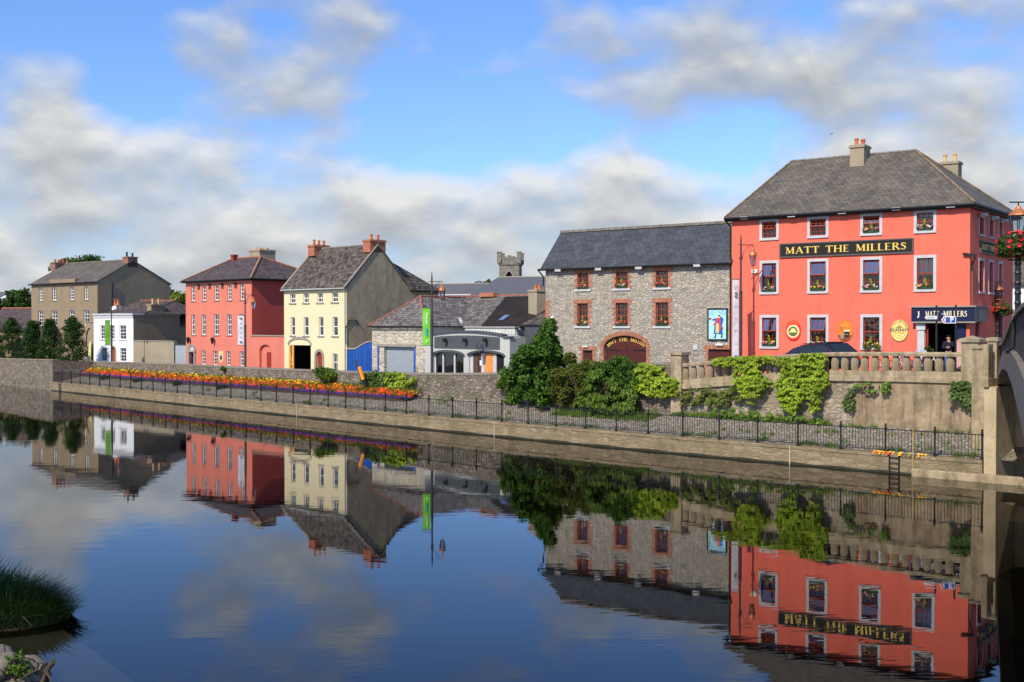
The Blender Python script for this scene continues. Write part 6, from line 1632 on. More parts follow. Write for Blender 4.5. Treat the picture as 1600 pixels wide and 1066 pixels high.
# climbing ivy on the walls, grown over an outlined patch
def inside(poly, x, y):
    c = False; j = len(poly)-1
    for i in range(len(poly)):
        if (poly[i][1] > y) != (poly[j][1] > y) and x < (poly[j][0]-poly[i][0])*(y-poly[i][1])/(poly[j][1]-poly[i][1])+poly[i][0]: c = not c
        j = i
    return c
def ivy(name, label, poly, off, mat, seed, n, size, thick=.25, ragged=5.0, cat='ivy', hole=-.3, kind=None):
    rng = random.Random(seed)
    xs = [p[0] for p in poly]; ys = [p[1] for p in poly]; V = []; Fc = []
    tab = [(x, qparam(x, off)) for x in fr(min(xs)-8, max(xs)+8, 6)]
    cnt = 0; tries = 0
    while cnt < n and tries < n*12:
        tries += 1
        x = rng.uniform(min(xs)-6, max(xs)+6); y = rng.uniform(min(ys)-6, max(ys)+6)
        jx = x + ragged*noise.noise(Vector((x*.14, y*.14, seed))); jy = y + ragged*noise.noise(Vector((x*.14, y*.14, seed+9)))
        if not inside(poly, jx, jy): continue
        dens = noise.noise(Vector((x*.10, y*.10, seed+3)))
        if dens < hole: continue
        m_ = lerp_list(tab, x); q = QP(m_, off); nn = QN(m_)
        z = HC + ray(x, y).z*q.y
        bul = thick*(.45+.8*noise.noise(Vector((x*.16, y*.2, seed+5)))+.6*rng.random()**2)
        p = Vector((q.x-nn.x*bul, q.y-nn.y*bul, z))
        out = Vector((-nn.x, -nn.y, .35)).normalized()
        a = Vector((rng.gauss(0,.7), rng.gauss(0,.7), -abs(rng.gauss(.5,.5)))); a = (a - out*a.dot(out)*.7).normalized()
        b_ = a.cross(out + Vector((rng.gauss(0,.35), rng.gauss(0,.35), rng.gauss(0,.35)))).normalized(); s = size*rng.uniform(.6,1.3)
        i = len(V); V += [p, p+a*s*.45+b_*s*.42, p+a*s, p+a*s*.45-b_*s*.42]; Fc.append((i,i+1,i+2,i+3)); cnt += 1
    c = sum((Vector(v) for v in V), Vector())/len(V)
    th = thing(name, label, cat, c)
    mesh_obj('foliage', [v-c for v in V], Fc, mat, th)
    b = MB()
    for k in range(4):
        x = lerp_list([(0,min(xs)+6),(3,max(xs)-6)], k); m_ = lerp_list(tab, x); pts = []
        for j in range(5):
            y = max(ys)-4-(max(ys)-min(ys)-8)*j/4; yy = x+3*math.sin(j*2+k)
            if not inside(poly, yy, y): continue
            q = QP(m_, off-.02); pts.append(Vector((q.x, q.y, HC+ray(yy, y).z*q.y))-c)
        if len(pts) > 1: b.tube(pts, .02, 5)
    if b.v: b.build('stem', M['bark'], th)
    return th
ivy('ivy', 'bright yellow-green ivy spilling over the middle of the balustrade', [(1214,560),(1240,555),(1258,551),(1294,553),(1292,575),(1300,600),(1286,610),(1284,636),(1274,642),(1266,622),(1252,628),(1244,646),(1232,640),(1222,615),(1214,600),(1226,586),(1230,570),(1214,568)], OFF-.15, M['l_ivy'], 81, 12500, .10, .38, 4)
ivy('ivy', 'bright yellow-green ivy over the left part of the balustrade', [(1118,561),(1160,556),(1212,556),(1212,564),(1188,570),(1196,586),(1206,596),(1194,612),(1178,630),(1166,618),(1152,596),(1150,572),(1120,568)], OFF-.15, M['l_ivy'], 82, 8200, .10, .36, 4)
ivy('ivy', 'yellow-green ivy mound left of the tall balustrade pillar', [(996,574),(1010,568),(1036,572),(1046,588),(1062,592),(1070,600),(1062,618),(1040,622),(1022,616),(1000,612),(990,596)], OFF-.1, M['l_ivy'], 83, 6000, .105, .38, 4)
ivy('ivy', 'dark green ivy hanging from the wall by the bridge abutment', [(1488,600),(1500,594),(1526,596),(1533,604),(1530,640),(1527,656),(1521,640),(1516,628),(1510,640),(1504,622),(1490,624)], OFF-.12, M['l_ivyd'], 84, 1900, .12, .3, 5)
ivy('ivy', 'dark ivy patch on the parapet below the blue gate', [(570,582),(590,580),(612,582),(618,600),(606,612),(596,600),(580,612),(566,598)], OFF-.1, M['l_ivyd'], 85, 1500, .15, .25, 5)
ivy('ivy', 'light green ivy patch on the parapet below the garage shutter', [(600,583),(634,581),(636,594),(650,590),(652,596),(628,606),(614,606)], OFF-.1, M['l_ivy'], 86, 1300, .15, .3, 5)
ivy('ivy', 'thin ivy trail down the rough wall right of the big ivy', [(1322,622),(1334,606),(1338,620),(1334,642),(1322,638)], OFF-.1, M['l_ivyd'], 87, 260, .12, .2, 4)
ivy('ivy', 'scruffy grass and weeds in the joint below the balustrade plinth', [(1340,600),(1362,598),(1364,604),(1378,600),(1394,600),(1392,612),(1374,610),(1350,612)], OFF-.1, M['l_weep'], 88, 420, .12, .22, 5, cat='weeds', hole=-.05)
ivy('ivy', 'dry green weeds on the rough wall left of the big ivy patch', [(1062,612),(1090,606),(1140,606),(1156,600),(1160,625),(1130,632),(1090,628),(1068,632)], OFF-.1, M['l_shrub'], 89, 1400, .13, .22, 6, cat='weeds', hole=.02)
ivy('ivy', 'low weeds along the foot of the wall under the balustrade', [(1120,636),(1160,640),(1230,648),(1290,652),(1292,660),(1226,656),(1150,650),(1118,646)], OFF-.3, M['l_weep'], 90, 900, .12, .18, 5, cat='weeds', hole=.05)
# loose grass tufts on the apron and wall tops
def tufts(name, label, spots, seed, mat, hgt=.22, n=26, kind='stuff'):
    rng = random.Random(seed); V = []; Fc = []
    for (x, y, z) in spots:
        for _ in range(n):
            a = rng.uniform(0, 2*PI); r = rng.random()*.22; p = Vector((x+r*math.cos(a), y+r*math.sin(a), z)); l = hgt*rng.uniform(.4,1.2)
            t_ = Vector((rng.gauss(0,.35), rng.gauss(0,.35), 1)).normalized()*l; s_ = Vector((math.cos(a+1.5), math.sin(a+1.5), 0))*.014
            i = len(V); V += [p-s_, p+s_, p+t_]; Fc.append((i,i+1,i+2))
    return mesh_obj(name, V, Fc, mat, None, label=label, kind=kind)
sp = []
rng = random.Random(91)
for _ in range(420):
    m_ = rng.uniform(90, M_END); 
    o_ = rng.choice((rng.uniform(.5,.75), rng.uniform(3.2,3.6), rng.uniform(.6,3.5)))
    if noise.noise(Vector((m_*.02, o_, 7))) < .02: continue
    z_ = QT + (1.44-QT)*max(0,(o_-.55)/3.05); sp.append(tuple(QP(m_, o_, z_)))
tufts('grass_tufts', None, sp, 92, M['l_weep'])
sp = []
for _ in range(260):
    m_ = rng.uniform(qparam(860, 2), qparam(1010, 2)); o_ = rng.uniform(2.0, 3.3); sp.append(tuple(QP(m_, o_, QT + (1.44-QT)*(o_-.55)/3.05)))
for _ in range(160):
    m_ = rng.uniform(qparam(1060, 3.4), qparam(1300, 3.4)); o_ = rng.uniform(3.2, 3.55); sp.append(tuple(QP(m_, o_, QT + (1.44-QT)*(o_-.55)/3.05)))
tufts('verge_grass', None, sp, 93, M['l_weep'], .26, 20)

# ---------------------------------------------------------------- flower bed
def zbed(o_): return 1.42 + (o_-2.55)*.42
fm0, fm1 = qparam(128, 3.0), qparam(642, 2.6)
mb = MB(); sweep(mb, fr(fm0-2, fm1+2, 6), lambda m: [(2.40, 1.15), (2.46, 1.15+.23*min(1,(fm1+3-m)/30)), (3.0, 1.2+.42*min(1,(fm1+3-m)/30)), (3.6, 1.25+.6*min(1,(fm1+3-m)/30)), (3.6, 1.0)], close=False)
for f in mb.f: f.reverse()
mb.build('flower_bed_soil', M['soil'], kind='structure')
def flowers(name, mat, o0, o1, n, seed, size, lift, lean=1.0, lo=None, hi=None, dens=None):
    rng = random.Random(seed); V = []; Fc = []
    for _ in range(n):
        m_ = rng.uniform(lo if lo is not None else fm0, hi if hi is not None else fm1)
        k = max(0, min(1, (fm1-m_)/60.0)); o_ = rng.uniform(o0, o0+(o1-o0)*(.4+.6*k))
        if dens and noise.noise(Vector((m_*.35, o_*2.5, seed))) < dens: continue
        z = zbed(o_)+lift*rng.uniform(.6,1.15)*(.75+.5*noise.noise(Vector((m_*.2, o_*2, 5))))
        c = QP(m_, o_, z); s = size*rng.uniform(.7,1.3)
        ups = Vector((rng.gauss(-.35,.35), rng.gauss(-.5,.35), rng.uniform(.3,1))).normalized()
        a = ups.cross(Vector((rng.gauss(0,1), rng.gauss(0,1), .2))).normalized(); b_ = ups.cross(a)
        i = len(V); V.append(c + ups*s*.25)
        K = 6
        for j in range(K):
            t_ = 2*PI*j/K; V.append(c + (a*math.cos(t_)+b_*math.sin(t_))*s*.5)
        for j in range(K): Fc.append((i, i+1+j, i+1+(j+1) % K))
    return mesh_obj(name, V, Fc, mat, None, kind='stuff')
flowers('violet_flowers', M['f_pur'], 2.42, 2.58, 5200, 101, .13, .07, dens=-.25)
flowers('red_flowers', M['f_red'], 2.55, 3.2, 11000, 102, .15, .13, dens=-.25)
flowers('orange_flowers', M['f_org'], 2.85, 3.5, 5200, 103, .125, .14, dens=-.15)
flowers('yellow_flowers', M['f_yel'], 3.05, 3.55, 1700, 104, .12, .18, dens=.02, hi=fm0+(fm1-fm0)*.72)
rng = random.Random(105); V = []; Fc = []
cl = []
for _ in range(2200):
    m_ = rng.uniform(fm0, fm1); o_ = rng.uniform(2.4, 3.5); cl.append((QP(m_, o_, zbed(o_)+.12), (.16,.16,.14)))
V, Fc = leaf_quads(rng, cl, 1.0, 13000, .11, -.4)
mesh_obj('bedding_foliage', V, Fc, M['l_bed'], None, kind='stuff')
# low bushy cushions hanging below the bed at intervals
for k, px in enumerate((165, 218, 280, 350)):
    mm = qparam(px, 2.3); q = QP(mm, 2.3)
    plant('cushion_plant', ('first dark cushion plant below the flower bed from the left','second dark cushion plant below the flower bed','third dark cushion plant below the flower bed','fourth dark cushion plant below the flower bed')[k], 'plant', (q.x, q.y, 1.1), [((0,0,.12),(.55,.3,.16))], M['l_dark'], 110+k, 20, .16, 420, .13, (.15,.03), .2, 'cushion plants under the flower bed', 'foliage', 3, 'stem')

# ---------------------------------------------------------------- near reeds, rocks and driftwood
rng = random.Random(120)
gx, gy = -10.05, 22.3
rd_ = thing('reed_islet', 'dark clump of long grass on a mud islet at the lower left', 'grass clump', (gx, gy, 0))
V = []; Fc = []
for _ in range(5200):
    a = rng.uniform(0, 2*PI); r = math.sqrt(rng.random()); px_, py_ = r*math.cos(a)*1.45, r*math.sin(a)*1.0
    edge = (px_/1.45)**2+(py_/1.0)**2
    hh = (1.10-.55*edge)*rng.uniform(.55, 1.2)*(1.0-.28*(px_/1.45))
    d = Vector((px_*.45+rng.gauss(0,.22), py_*.5+rng.gauss(0,.22), 1)).normalized()
    p = Vector((px_, py_, .0)); w_ = Vector((math.cos(a+1.4), math.sin(a+1.4), 0))*rng.uniform(.010,.021)
    bend = Vector((px_*.3+rng.gauss(0,.2), py_*.3+rng.gauss(0,.2), -.32*rng.random()))*hh
    m1 = p+d*hh*.6; tp_ = p+d*hh+bend*.8
    i = len(V); V += [p-w_, p+w_, m1+w_*.8, m1-w_*.8, tp_]; Fc += [(i,i+1,i+2,i+3), (i+3,i+2,i+4)]
mesh_obj('grass_blades', V, Fc, M['l_reed'], rd_)
b = MB(); b.lathe((0,0,-.5), [(1.9,0),(1.6,.4),(1.35,.55),(.7,.72),(.05,.78)], 18, 0, 1.0, .72); b.build('mud_mound', M['soil'], rd_)
b = MB()
for k in range(9): x = rng.uniform(-1.2,1.1); b.tube([(x,-.8,.1),(x+.1,-1.0,.3),(x+.3,-1.08,.12)], [.007,.006,.003], 5)
b.build('dead_stalks', plain('straw', (.10,.075,.04)), rd_)
rock_m = rubble('mossy_rock', [(.15,.13,.10),(.22,.19,.15)], (.08,.07,.055), 1.8, 1.8, .02, 1.0, .3, (.08,.09,.03), .5, .3)
for k, (px, py, s_, lab) in enumerate(((4, 1052, .62, 'large pale boulder in the bottom left corner'), (30, 1060, .30, 'smaller mossy boulder right of the big one in the corner'), (-18, 1030, .6, 'mossy boulder cut off by the left edge'), (14, 1075, .5, 'low boulder at the very bottom edge'))):
    y_ = 18.3+.1*k; r_ = ray(px, py); p = Vector((r_.x*y_, y_, HC+r_.z*y_))
    bm = bmesh.new(); bmesh.ops.create_icosphere(bm, subdivisions=4, radius=1)
    for v in bm.verts:
        n_ = noise.noise(v.co*1.1+Vector((k*7,0,0)))*.35+noise.noise(v.co*3+Vector((k*3,1,0)))*.10+abs(noise.noise(v.co*1.7+Vector((k,5,0))))*-.15
        v.co *= 1+n_; v.co.x *= s_*1.25; v.co.y *= s_; v.co.z *= s_*.75
    me = bpy.data.meshes.new('boulder'); bm.to_mesh(me); bm.free(); me.polygons.foreach_set('use_smooth', [True]*len(me.polygons)); me.materials.append(rock_m)
    o = bpy.data.objects.new('boulder', me); COL.objects.link(o); o.location = (p.x, p.y, max(-.15, p.z-.35*s_)); o.rotation_euler = (0, .1*k, k*1.3); tag(o, lab, 'boulder', 'boulders in the bottom left corner')
y_ = 18.0
def pp(px, py, y_=18.1): r_ = ray(px, py); return Vector((r_.x*y_, y_, HC+r_.z*y_))
o = thing('driftwood_branch', 'broken forked branch sticking out of the water beside the boulders', 'branch', pp(70, 1062, 18.1))
c_ = pp(70, 1062, 18.1)
b = MB(); b.tube([pp(62,1082)-c_, pp(70,1056)-c_, pp(76,1044)-c_, pp(84,1034,18.0)-c_], [.05,.05,.042,.04], 7); b.build('stem', M['bark'], o)
b = MB(); b.tube([pp(71,1054)-c_, pp(58,1047,18.0)-c_, pp(40,1056,17.9)-c_, pp(30,1066,17.9)-c_], [.025,.02,.015,.01], 6); b.tube([pp(73,1050)-c_, pp(78,1060,17.9)-c_, pp(82,1070,17.8)-c_], [.02,.012,.008], 5); b.tube([pp(52,1048,18.0)-c_, pp(44,1042)-c_, pp(37,1045)-c_], [.012,.01,.008], 5)
b.build('twig', M['bark'], o)
p = pp(22, 1032, 18.0); plant('bank_weed', 'small yellow-green weed growing between the corner boulders', 'plant', (p.x, p.y, p.z-.15), [((0,0,.15),(.13,.12,.22)),((.15,0,-.0),(.12,.1,.14))], M['l_weep'], 130, 14, .07, 240, .07, (.2,.012), .1, None, 'foliage', 3, 'stem')
# unseen tree added on the near bank to cast shade over the islet
plant('added_shade_tree', 'unseen leafy tree added left of the view to shade the islet', 'tree', (-19.5, 10.5, 1.0), [((0,0,9),(2.8,2.8,2.8)),((1.2,1,7.5),(2.2,2.2,1.8)),((-1.4,-1,8),(2.2,2.2,2.2)),((1.2,1.2,11),(2.2,2.2,2))], M['l_tree'], 140, 40, .7, 9000, .34, (7.5,.3), .1)
# ================================================================ window boxes
def flowerbox(label, loc, rz, w, cols, seed, group):
    rng = random.Random(seed)
    th = thing('window_box', label, 'window box', loc, rz, group)
    b = MB(); b.prism([(-w/2,0),(w/2,0),(w/2+.015,.15),(-w/2-.015,.15)], -.10, .05); b.build('trough', plain('green_trough_%d' % seed, (.03,.06,.025), .6) if seed == 1 else bpy.data.materials['green_trough_1'], th)
    V, Fc = leaf_quads(rng, [(Vector((rng.uniform(-w/2,w/2), rng.uniform(-.12,.0), .18)), (.07,.06,.07)) for _ in range(14)], 1, 240, .07, .1); mesh_obj('foliage', V, Fc, M['l_bed'], th)
    V, Fc = leaf_quads(rng, [(Vector((rng.uniform(-.02,.02), -.05, z)), (.10*(1-(z-.2)/.35)+.01,.06,.04)) for z in (.2,.26,.32,.38,.44,.5) for _ in range(2)], 1, 90, .045, -.6); mesh_obj('centre_plant', V, Fc, M['f_lime'], th)
    for c in cols:
        V = []; Fc = []
        for _ in range(16):
            x = rng.uniform(-w/2, w/2)
            if abs(x) < .08: continue
            c0 = Vector((x, rng.uniform(-.17,-.05), rng.uniform(.14,.27))); s = rng.uniform(.03,.05); i = len(V)
            V += [c0+Vector((-s,0,-s*.6)), c0+Vector((s*.2,-s*.5,-s)), c0+Vector((s,0,.1*s)), c0+Vector((0,-s*.3,s))]; Fc.append((i,i+1,i+2,i+3))
        mesh_obj('blossom', V, Fc, M[c], th)
    return th
fl_n = ['top floor', 'first floor', 'ground floor']; o4 = ['leftmost', 'second from left', 'third from left', 'rightmost']
sd = 1
for r, i, a, z0, b_, z1 in PUBW:
    if (r, i) in ((0,0),(0,1)): continue
    flowerbox('flower box in the %s window of the coral pub front, %s' % (fl_n[r], o4[i] if not (r == 2 and i == 2) else 'rightmost'), PUB.w((a+b_)/2, .0, z0+.005), PUB.rot, (b_-a)*.86, ('f_pink','f_white') if (i+r) % 2 else ('f_pink','f_yel'), sd, 'flower boxes on the pub'); sd += 1
for r, i, a, z0, b_, z1 in mw:
    flowerbox('flower box in the %s mill window, %s of three' % (('upper','lower')[r], ('left','middle','right')[i]), MILL.w((a+b_)/2, .0, z0+.005), MILL.rot, (b_-a)*.95, ('f_crim','f_white') if (i+r) % 2 else ('f_pink','f_crim'), sd, 'flower boxes on the stone mill'); sd += 1
# two bushy planters on the last ground floor sill
for k, px in enumerate((1354.5, 1370)):
    u, z = PUB.on(px, 541, -.15); q = PUB.w(u, -.16, z-.1)
    plant('potted_plant', ('left pale bushy planter on the third ground floor sill of the pub','right pale bushy planter on the third ground floor sill of the pub')[k], 'plant', q, [((0,0,.08),(.17,.12,.16))], M['l_yel'], 150+k, 12, .08, 300, .07, (.05,.05), .3, 'planters on the pub sill', 'foliage', 2, 'stem')

# ================================================================ street lamps with banners
def lamp(px, s, ytop, zbase, label, arm=.62, lan_y=.62):
    p = at_scale(px, s, 470).to_3d(); zt = HC + ray(px, ytop).z*p.y; H = zt-zbase
    th = thing('street_lamp', label, 'street lamp', (p.x, p.y, zbase), 0, 'tall street lamps with copper lanterns')
    b = MB(); b.lathe((0,0,0), [(.17,0),(.17,.1),(.13,.14),(.13,.75),(.15,.78),(.15,.84),(.10,.9)], 12); b.build('base', M['grey_iron'], th)
    b = MB(); b.tube([(0,0,.85),(0,0,H*.58),(0,0,H*.58)], .085, 10); b.tube([(0,0,H*.58),(0,0,H-.35),(0,0,H)], [.055,.045,.008], 8)
    for z in (H*.58, H*.36, H*.82): b.lathe((0,0,z-.04), [(.10,0),(.10,.08)], 10)
    b.build('pole', M['grey_iron'], th)
    b = MB(); za = H-.62; b.tube([(-.16,0,za),(arm,0,za)], .025, 6)
    b.tube([(.03,0,za-.75),(.12,0,za-.4),(.3,0,za-.15),(arm*.8,0,za-.04)], .02, 6); b.tube([(arm,0,za),(arm,0,za-.12)], .02, 6); b.build('arm', M['iron'], th)
    b = MB(); zl = za-.12
    b.lathe((arm,0,zl-.42), [(.225,0),(.21,.03),(.165,.16),(.085,.24),(.075,.30),(.04,.35),(.015,.40)], 8); hd_ = b.build('lantern_hood', M['copper'], th)
    b = MB(); zb_ = zl-.93
    for k in range(6):
        a = 2*PI*k/6; b.tube([(arm+.19*math.cos(a), .19*math.sin(a), zl-.42), (arm+.11*math.cos(a), .11*math.sin(a), zb_)], .012, 4)
    b.lathe((arm,0,zb_-.06), [(.02,0),(.08,.03),(.14,.06)], 6); b.build('lantern_frame', M['copper'], th)
    b = MB(); b.lathe((arm,0,zb_), [(.10,0),(.18,.5)], 6); b.build('lantern_glass', M['lamp_glass'], th)
    return th, p, zt
def banner(px0, px1, y0, y1, p, label, cloth, rod=.0):
    s = F/p.y
    x0, x1 = (px0-px1)/s - .085, -.085
    z1 = HC+ray(px0, y0).z*p.y; z0 = HC+ray(px0, y1).z*p.y
    o = thing('banner', label, 'banner', (p.x, p.y, z0)); h = z1-z0; w_ = x1-x0
    b = MB(); N = 10
    for k in range(N):
        za, zb = h*k/N, h*(k+1)/N; fa = .03*math.sin(k*.9+px0); fb = .03*math.sin((k+1)*.9+px0)
        b.face([(x0, fa-.05, za), (x1-.03, 0, za), (x1-.03, 0, zb), (x0, fb-.05, zb)])
    b.build('cloth', cloth, o)
    b = MB(); b.tube([(x0-.03,-.02,h+.02),(0.0,0,h+.02)], .022, 6); b.tube([(x0-.03,-.02,-.02),(.0,0,-.02)], .022, 6); b.build('bracket', M['grey_iron'], o)
    return o, x0, x1, h
l1, p1_, _ = lamp(1157.5, 30.3, 364, 3.2, 'street lamp with white banner standing before the coral pub left corner')
l2, p2_, _ = lamp(674.8, 26.0, 424, 1.95, 'street lamp with the bright green banner before the empty shop')
l3, p3_, _ = lamp(383, 20.6, 448, 1.65, 'street lamp with white banner before the salmon house')
l4, p4_, _ = lamp(174, 17.2, 457, 1.5, 'street lamp with dull green banner before the small white house')
o, x0, x1, h = banner(1143, 1153.5, 437, 567, p1_, 'long white banner with small coloured emblems on the lamp by the coral pub', M['white_cloth'])
dkm = plain('banner_print', (.16,.15,.17)); 
def bprint(o, x0, x1, h, chars, size, col, z0f, z1f, rot=0):
    cx_ = (x0+x1)/2-.01
    for k, ch in enumerate(chars):
        z = h*(z0f+(z1f-z0f)*k/max(1,len(chars)-1))
        text_mesh(ch, size, col, o, TR(cx_, -.085, z) @ Matrix.Rotation(rot, 4, 'Y'), 'lettering', .001)
for o_, X0, X1, H_ in ((o, x0, x1, h),):
    for zf, c in ((.84, dkm), (.80, M['brick_dark']), (.08, M['frame_blue']), (.055, M['f_lime'])):
        b = MB(); cxb = (X0+X1)/2; b.box(cxb-.07, -.09, H_*zf-.05, cxb+.07, -.082, H_*zf+.05); b.build('emblem', c, o_)
    b = MB(); b.lathe(((X0+X1)/2, 0, 0), [(.01,0),(.01,0)], 3) if False else b.tube([((X0+X1)/2+.09*math.cos(t_), -.086, H_*.91+.09*math.sin(t_)) for t_ in [2*PI*k/12 for k in range(13)]], .012, 4); b.build('emblem_ring', M['sur_dark'], o_)
    bprint(o_, X0, X1, H_, 'CILI', .2, dkm, .68, .24, PI/2)
o, x0, x1, h = banner(370.5, 380.3, 493, 539, p3_, 'white banner with dark lettering on the lamp by the salmon house', M['white_cloth'])
bprint(o, x0, x1, h, 'ARTS', .22, dkm, .74, .26, PI/2)
for zf in (.9, .1): b = MB(); cxb = (x0+x1)/2; b.box(cxb-.09, -.09, h*zf-.06, cxb+.09, -.082, h*zf+.06); b.build('emblem', dkm, o)
o, x0, x1, h = banner(660, 672.3, 482, 539.5, p2_, 'bright green vertical banner lettered smarter travel', M['green_cloth'])
text_mesh('smarter', .22, M['cream_l'], o, TR((x0+x1)/2+.03, -.085, h*.72) @ Matrix.Rotation(PI/2, 4, 'Y'), ext=.001, bold=.004)
text_mesh('travel', .22, plain('banner_blue', (.02,.25,.55)), o, TR((x0+x1)/2+.03, -.085, h*.36) @ Matrix.Rotation(PI/2, 4, 'Y'), ext=.001, bold=.006)
text_mesh('.ie', .22, M['cream_l'], o, TR((x0+x1)/2+.03, -.085, h*.12) @ Matrix.Rotation(PI/2, 4, 'Y'), ext=.001, bold=.004)
b = MB(); b.box(x0+.1,-.088,h*.1,x0+.11,-.083,h*.9); b.build('print_line', M['cream_l'], o)
o, x0, x1, h = banner(163.5, 172, 501, 539, p4_, 'dull green narrow banner hanging before the small white house', M['green_cloth2'])
text_mesh('travel', .2, M['green_cloth'], o, TR((x0+x1)/2, -.085, h*.5) @ Matrix.Rotation(PI/2, 4, 'Y'), ext=.001)

# ornate bridge lamps with hanging flower baskets
def basket_lamp(px, s, ytop, zbase, label, blabel, seed, bz):
    p = at_scale(px, s, 440).to_3d(); zt = HC+ray(px, ytop).z*p.y; H = zt-zbase
    th = thing('ornate_lamp', label, 'street lamp', (p.x,p.y,zbase), 0, 'ornate black lamps with flower baskets')
    b = MB(); b.lathe((0,0,0), [(.30,0),(.30,.12),(.24,.16),(.2,.5),(.22,.55),(.15,.62),(.11,.95),(.14,1.0),(.12,1.05),(.09,1.3)], 10); b.build('base', M['iron'], th)
    b = MB(); pr_ = [(.09,1.25)]; z = 1.3
    while z < H-1.2: pr_ += [(.085,z),(.105,z+.06),(.085,z+.12)]; z += .3
    pr_ += [(.06,H-1.1),(.05,H-.95)]; b.lathe((0,0,0), pr_, 10); b.tube([(-.3,0,H-1.75),(.3,0,H-1.75)], .025, 6); b.build('post', M['iron'], th)
    b = MB(); b.lathe((0,0,H-.42), [(.30,0),(.28,.04),(.16,.15),(.10,.2),(.06,.28)], 8); b.lathe((0,0,H-.95), [(.2,0),(.24,.03),(.2,.06)], 8); b.build('lantern_hood', M['copper'], th)
    b = MB(); b.lathe((0,0,H-.90), [(.16,0),(.27,.48)], 6); b.build('lantern_glass', M['lamp_glass'], th)
    b = MB()
    for k in range(6):
        a = 2*PI*k/6; b.tube([(.165*math.cos(a),.165*math.sin(a),H-.9),(.275*math.cos(a),.275*math.sin(a),H-.42)], .014, 4)
    b.tube([(-.27,0,H-.02),(.27,0,H-.02)], .022, 6); b.tube([(0,0,H-.16),(0,0,H)], .02, 6); b.build('lantern_frame', M['iron'], th)
    rng = random.Random(seed)
    bk = thing('flower_basket', blabel, 'flower basket', (p.x,p.y,zbase+H-bz), 0, 'hanging baskets of red petunias')
    b = MB(); b.lathe((0,0,-.32), [(.05,0),(.3,.08),(.42,.26),(.44,.3)], 12); b.build('basket', M['iron'], bk)
    cl = crown_clumps(rng, [((0,0,.04),(.58,.58,.34)), ((.25,-.1,-.15),(.45,.45,.28)), ((-.3,-.1,-.1),(.4,.4,.28))], 26, .12)
    V, Fc = leaf_quads(rng, cl, 1, 4200, .085, .5); mesh_obj('foliage', V, Fc, M['l_ivyd'], bk)
    V = []; Fc = []
    for _ in range(330):
        c = cl[rng.randrange(len(cl))][0]; d = Vector((c.x, c.y, (c.z)*1.3)).normalized(); q = Vector(c)+d*.14
        a = d.cross(Vector((rng.gauss(0,.3),rng.gauss(0,.3),1))).normalized(); e = d.cross(a); s_ = rng.uniform(.04,.065); i = len(V); V.append(q-d*.02)
        for j in range(7): t_ = 2*PI*j/7; V.append(q+(a*math.cos(t_)+e*math.sin(t_))*s_)
        for j in range(7): Fc.append((i,i+1+j,i+1+(j+1)%7))
    mesh_obj('blossom', V, Fc, M['f_crim'], bk)
basket_lamp(1590.5, 52, 315, 4.7, 'large ornate black lamp post on the bridge at the right edge', 'big basket of red petunias on the bridge lamp at the right edge', 201, 1.28)
basket_lamp(1559, 31, 440, 3.45, 'ornate black lamp post in the street right of the pub side wall', 'basket of red petunias on the smaller lamp beside the pub side wall', 202, 1.25)

# ================================================================ parking signs
def signpost(px, s, ytop, label, zb=3.42):
    p = at_scale(px, s, 500).to_3d(); zt = HC+ray(px, ytop).z*p.y
    o = thing('sign_pole', label, 'sign pole', (p.x,p.y,zb), 0, 'sign poles before the pub door')
    b = MB(); b.tube([(0,0,0),(0,0,zt-zb)], .045, 8); b.build('pole', M['iron'], o)
    b = MB(); b.lathe((0,0,zt-zb), [(.055,0),(.05,.04),(.015,.06)], 8); b.build('cap', M['grey_iron'], o); return p
pA = signpost(1463.3, 34.5, 479, 'left dark sign pole in front of the pub fascia'); pB = signpost(1493.5, 35, 478, 'right dark sign pole carrying the blue parking sign')
z0 = HC+ray(1480, 505.5).z*pB.y; z1 = HC+ray(1480, 494.5).z*pB.y; s = F/pB.y; h = z1-z0; L_ = (1493-1470)/s
o = thing('parking_sign', 'white-edged blue parking sign with letter P pointing left', 'sign', (pB.x-.02, pB.y-.06, z0))
def arrow(Lx, hh, ins, tip): return [(-Lx+ins, hh/2), (-Lx+tip, ins), (-ins, ins), (-ins, hh-ins), (-Lx+tip, hh-ins)]
b = MB(); b.prism(arrow(L_, h, 0, h*.38), -.02, .0); b.build('panel', M['white'], o)
b = MB(); b.prism(arrow(L_-h*.52, h, h*.12, .02), -.026, -.021); b.build('blue_field', M['frame_blue'], o)
b = MB(); b.prism([(-L_+h*.16,h/2),(-L_+h*.42,h*.14),(-L_+h*.56,h*.14),(-L_+h*.34,h/2),(-L_+h*.56,h*.86),(-L_+h*.42,h*.86)], -.026, -.021); b.build('chevron', M['f_red'], o)
text_mesh('P', h*.95, M['white'], o, TR(-L_*.30, -.03, h*.5), bold=.012)
z0 = HC+ray(1453, 499).z*pA.y; z1 = HC+ray(1453, 494).z*pA.y; s = F/pA.y; h = z1-z0; L_ = 19.5/s
o = thing('direction_sign', 'small white finger sign pointing left on the left pole', 'sign', (pA.x, pA.y-.06, z0)); b = MB(); b.prism(arrow(L_, h, 0, h*.5), -.02, 0); b.build('panel', M['white'], o)
b = MB(); b.box(-L_*.8,-.024,h*.38,-L_*.2,-.0205,h*.55); b.build('print_line', M['sign_grey'], o)
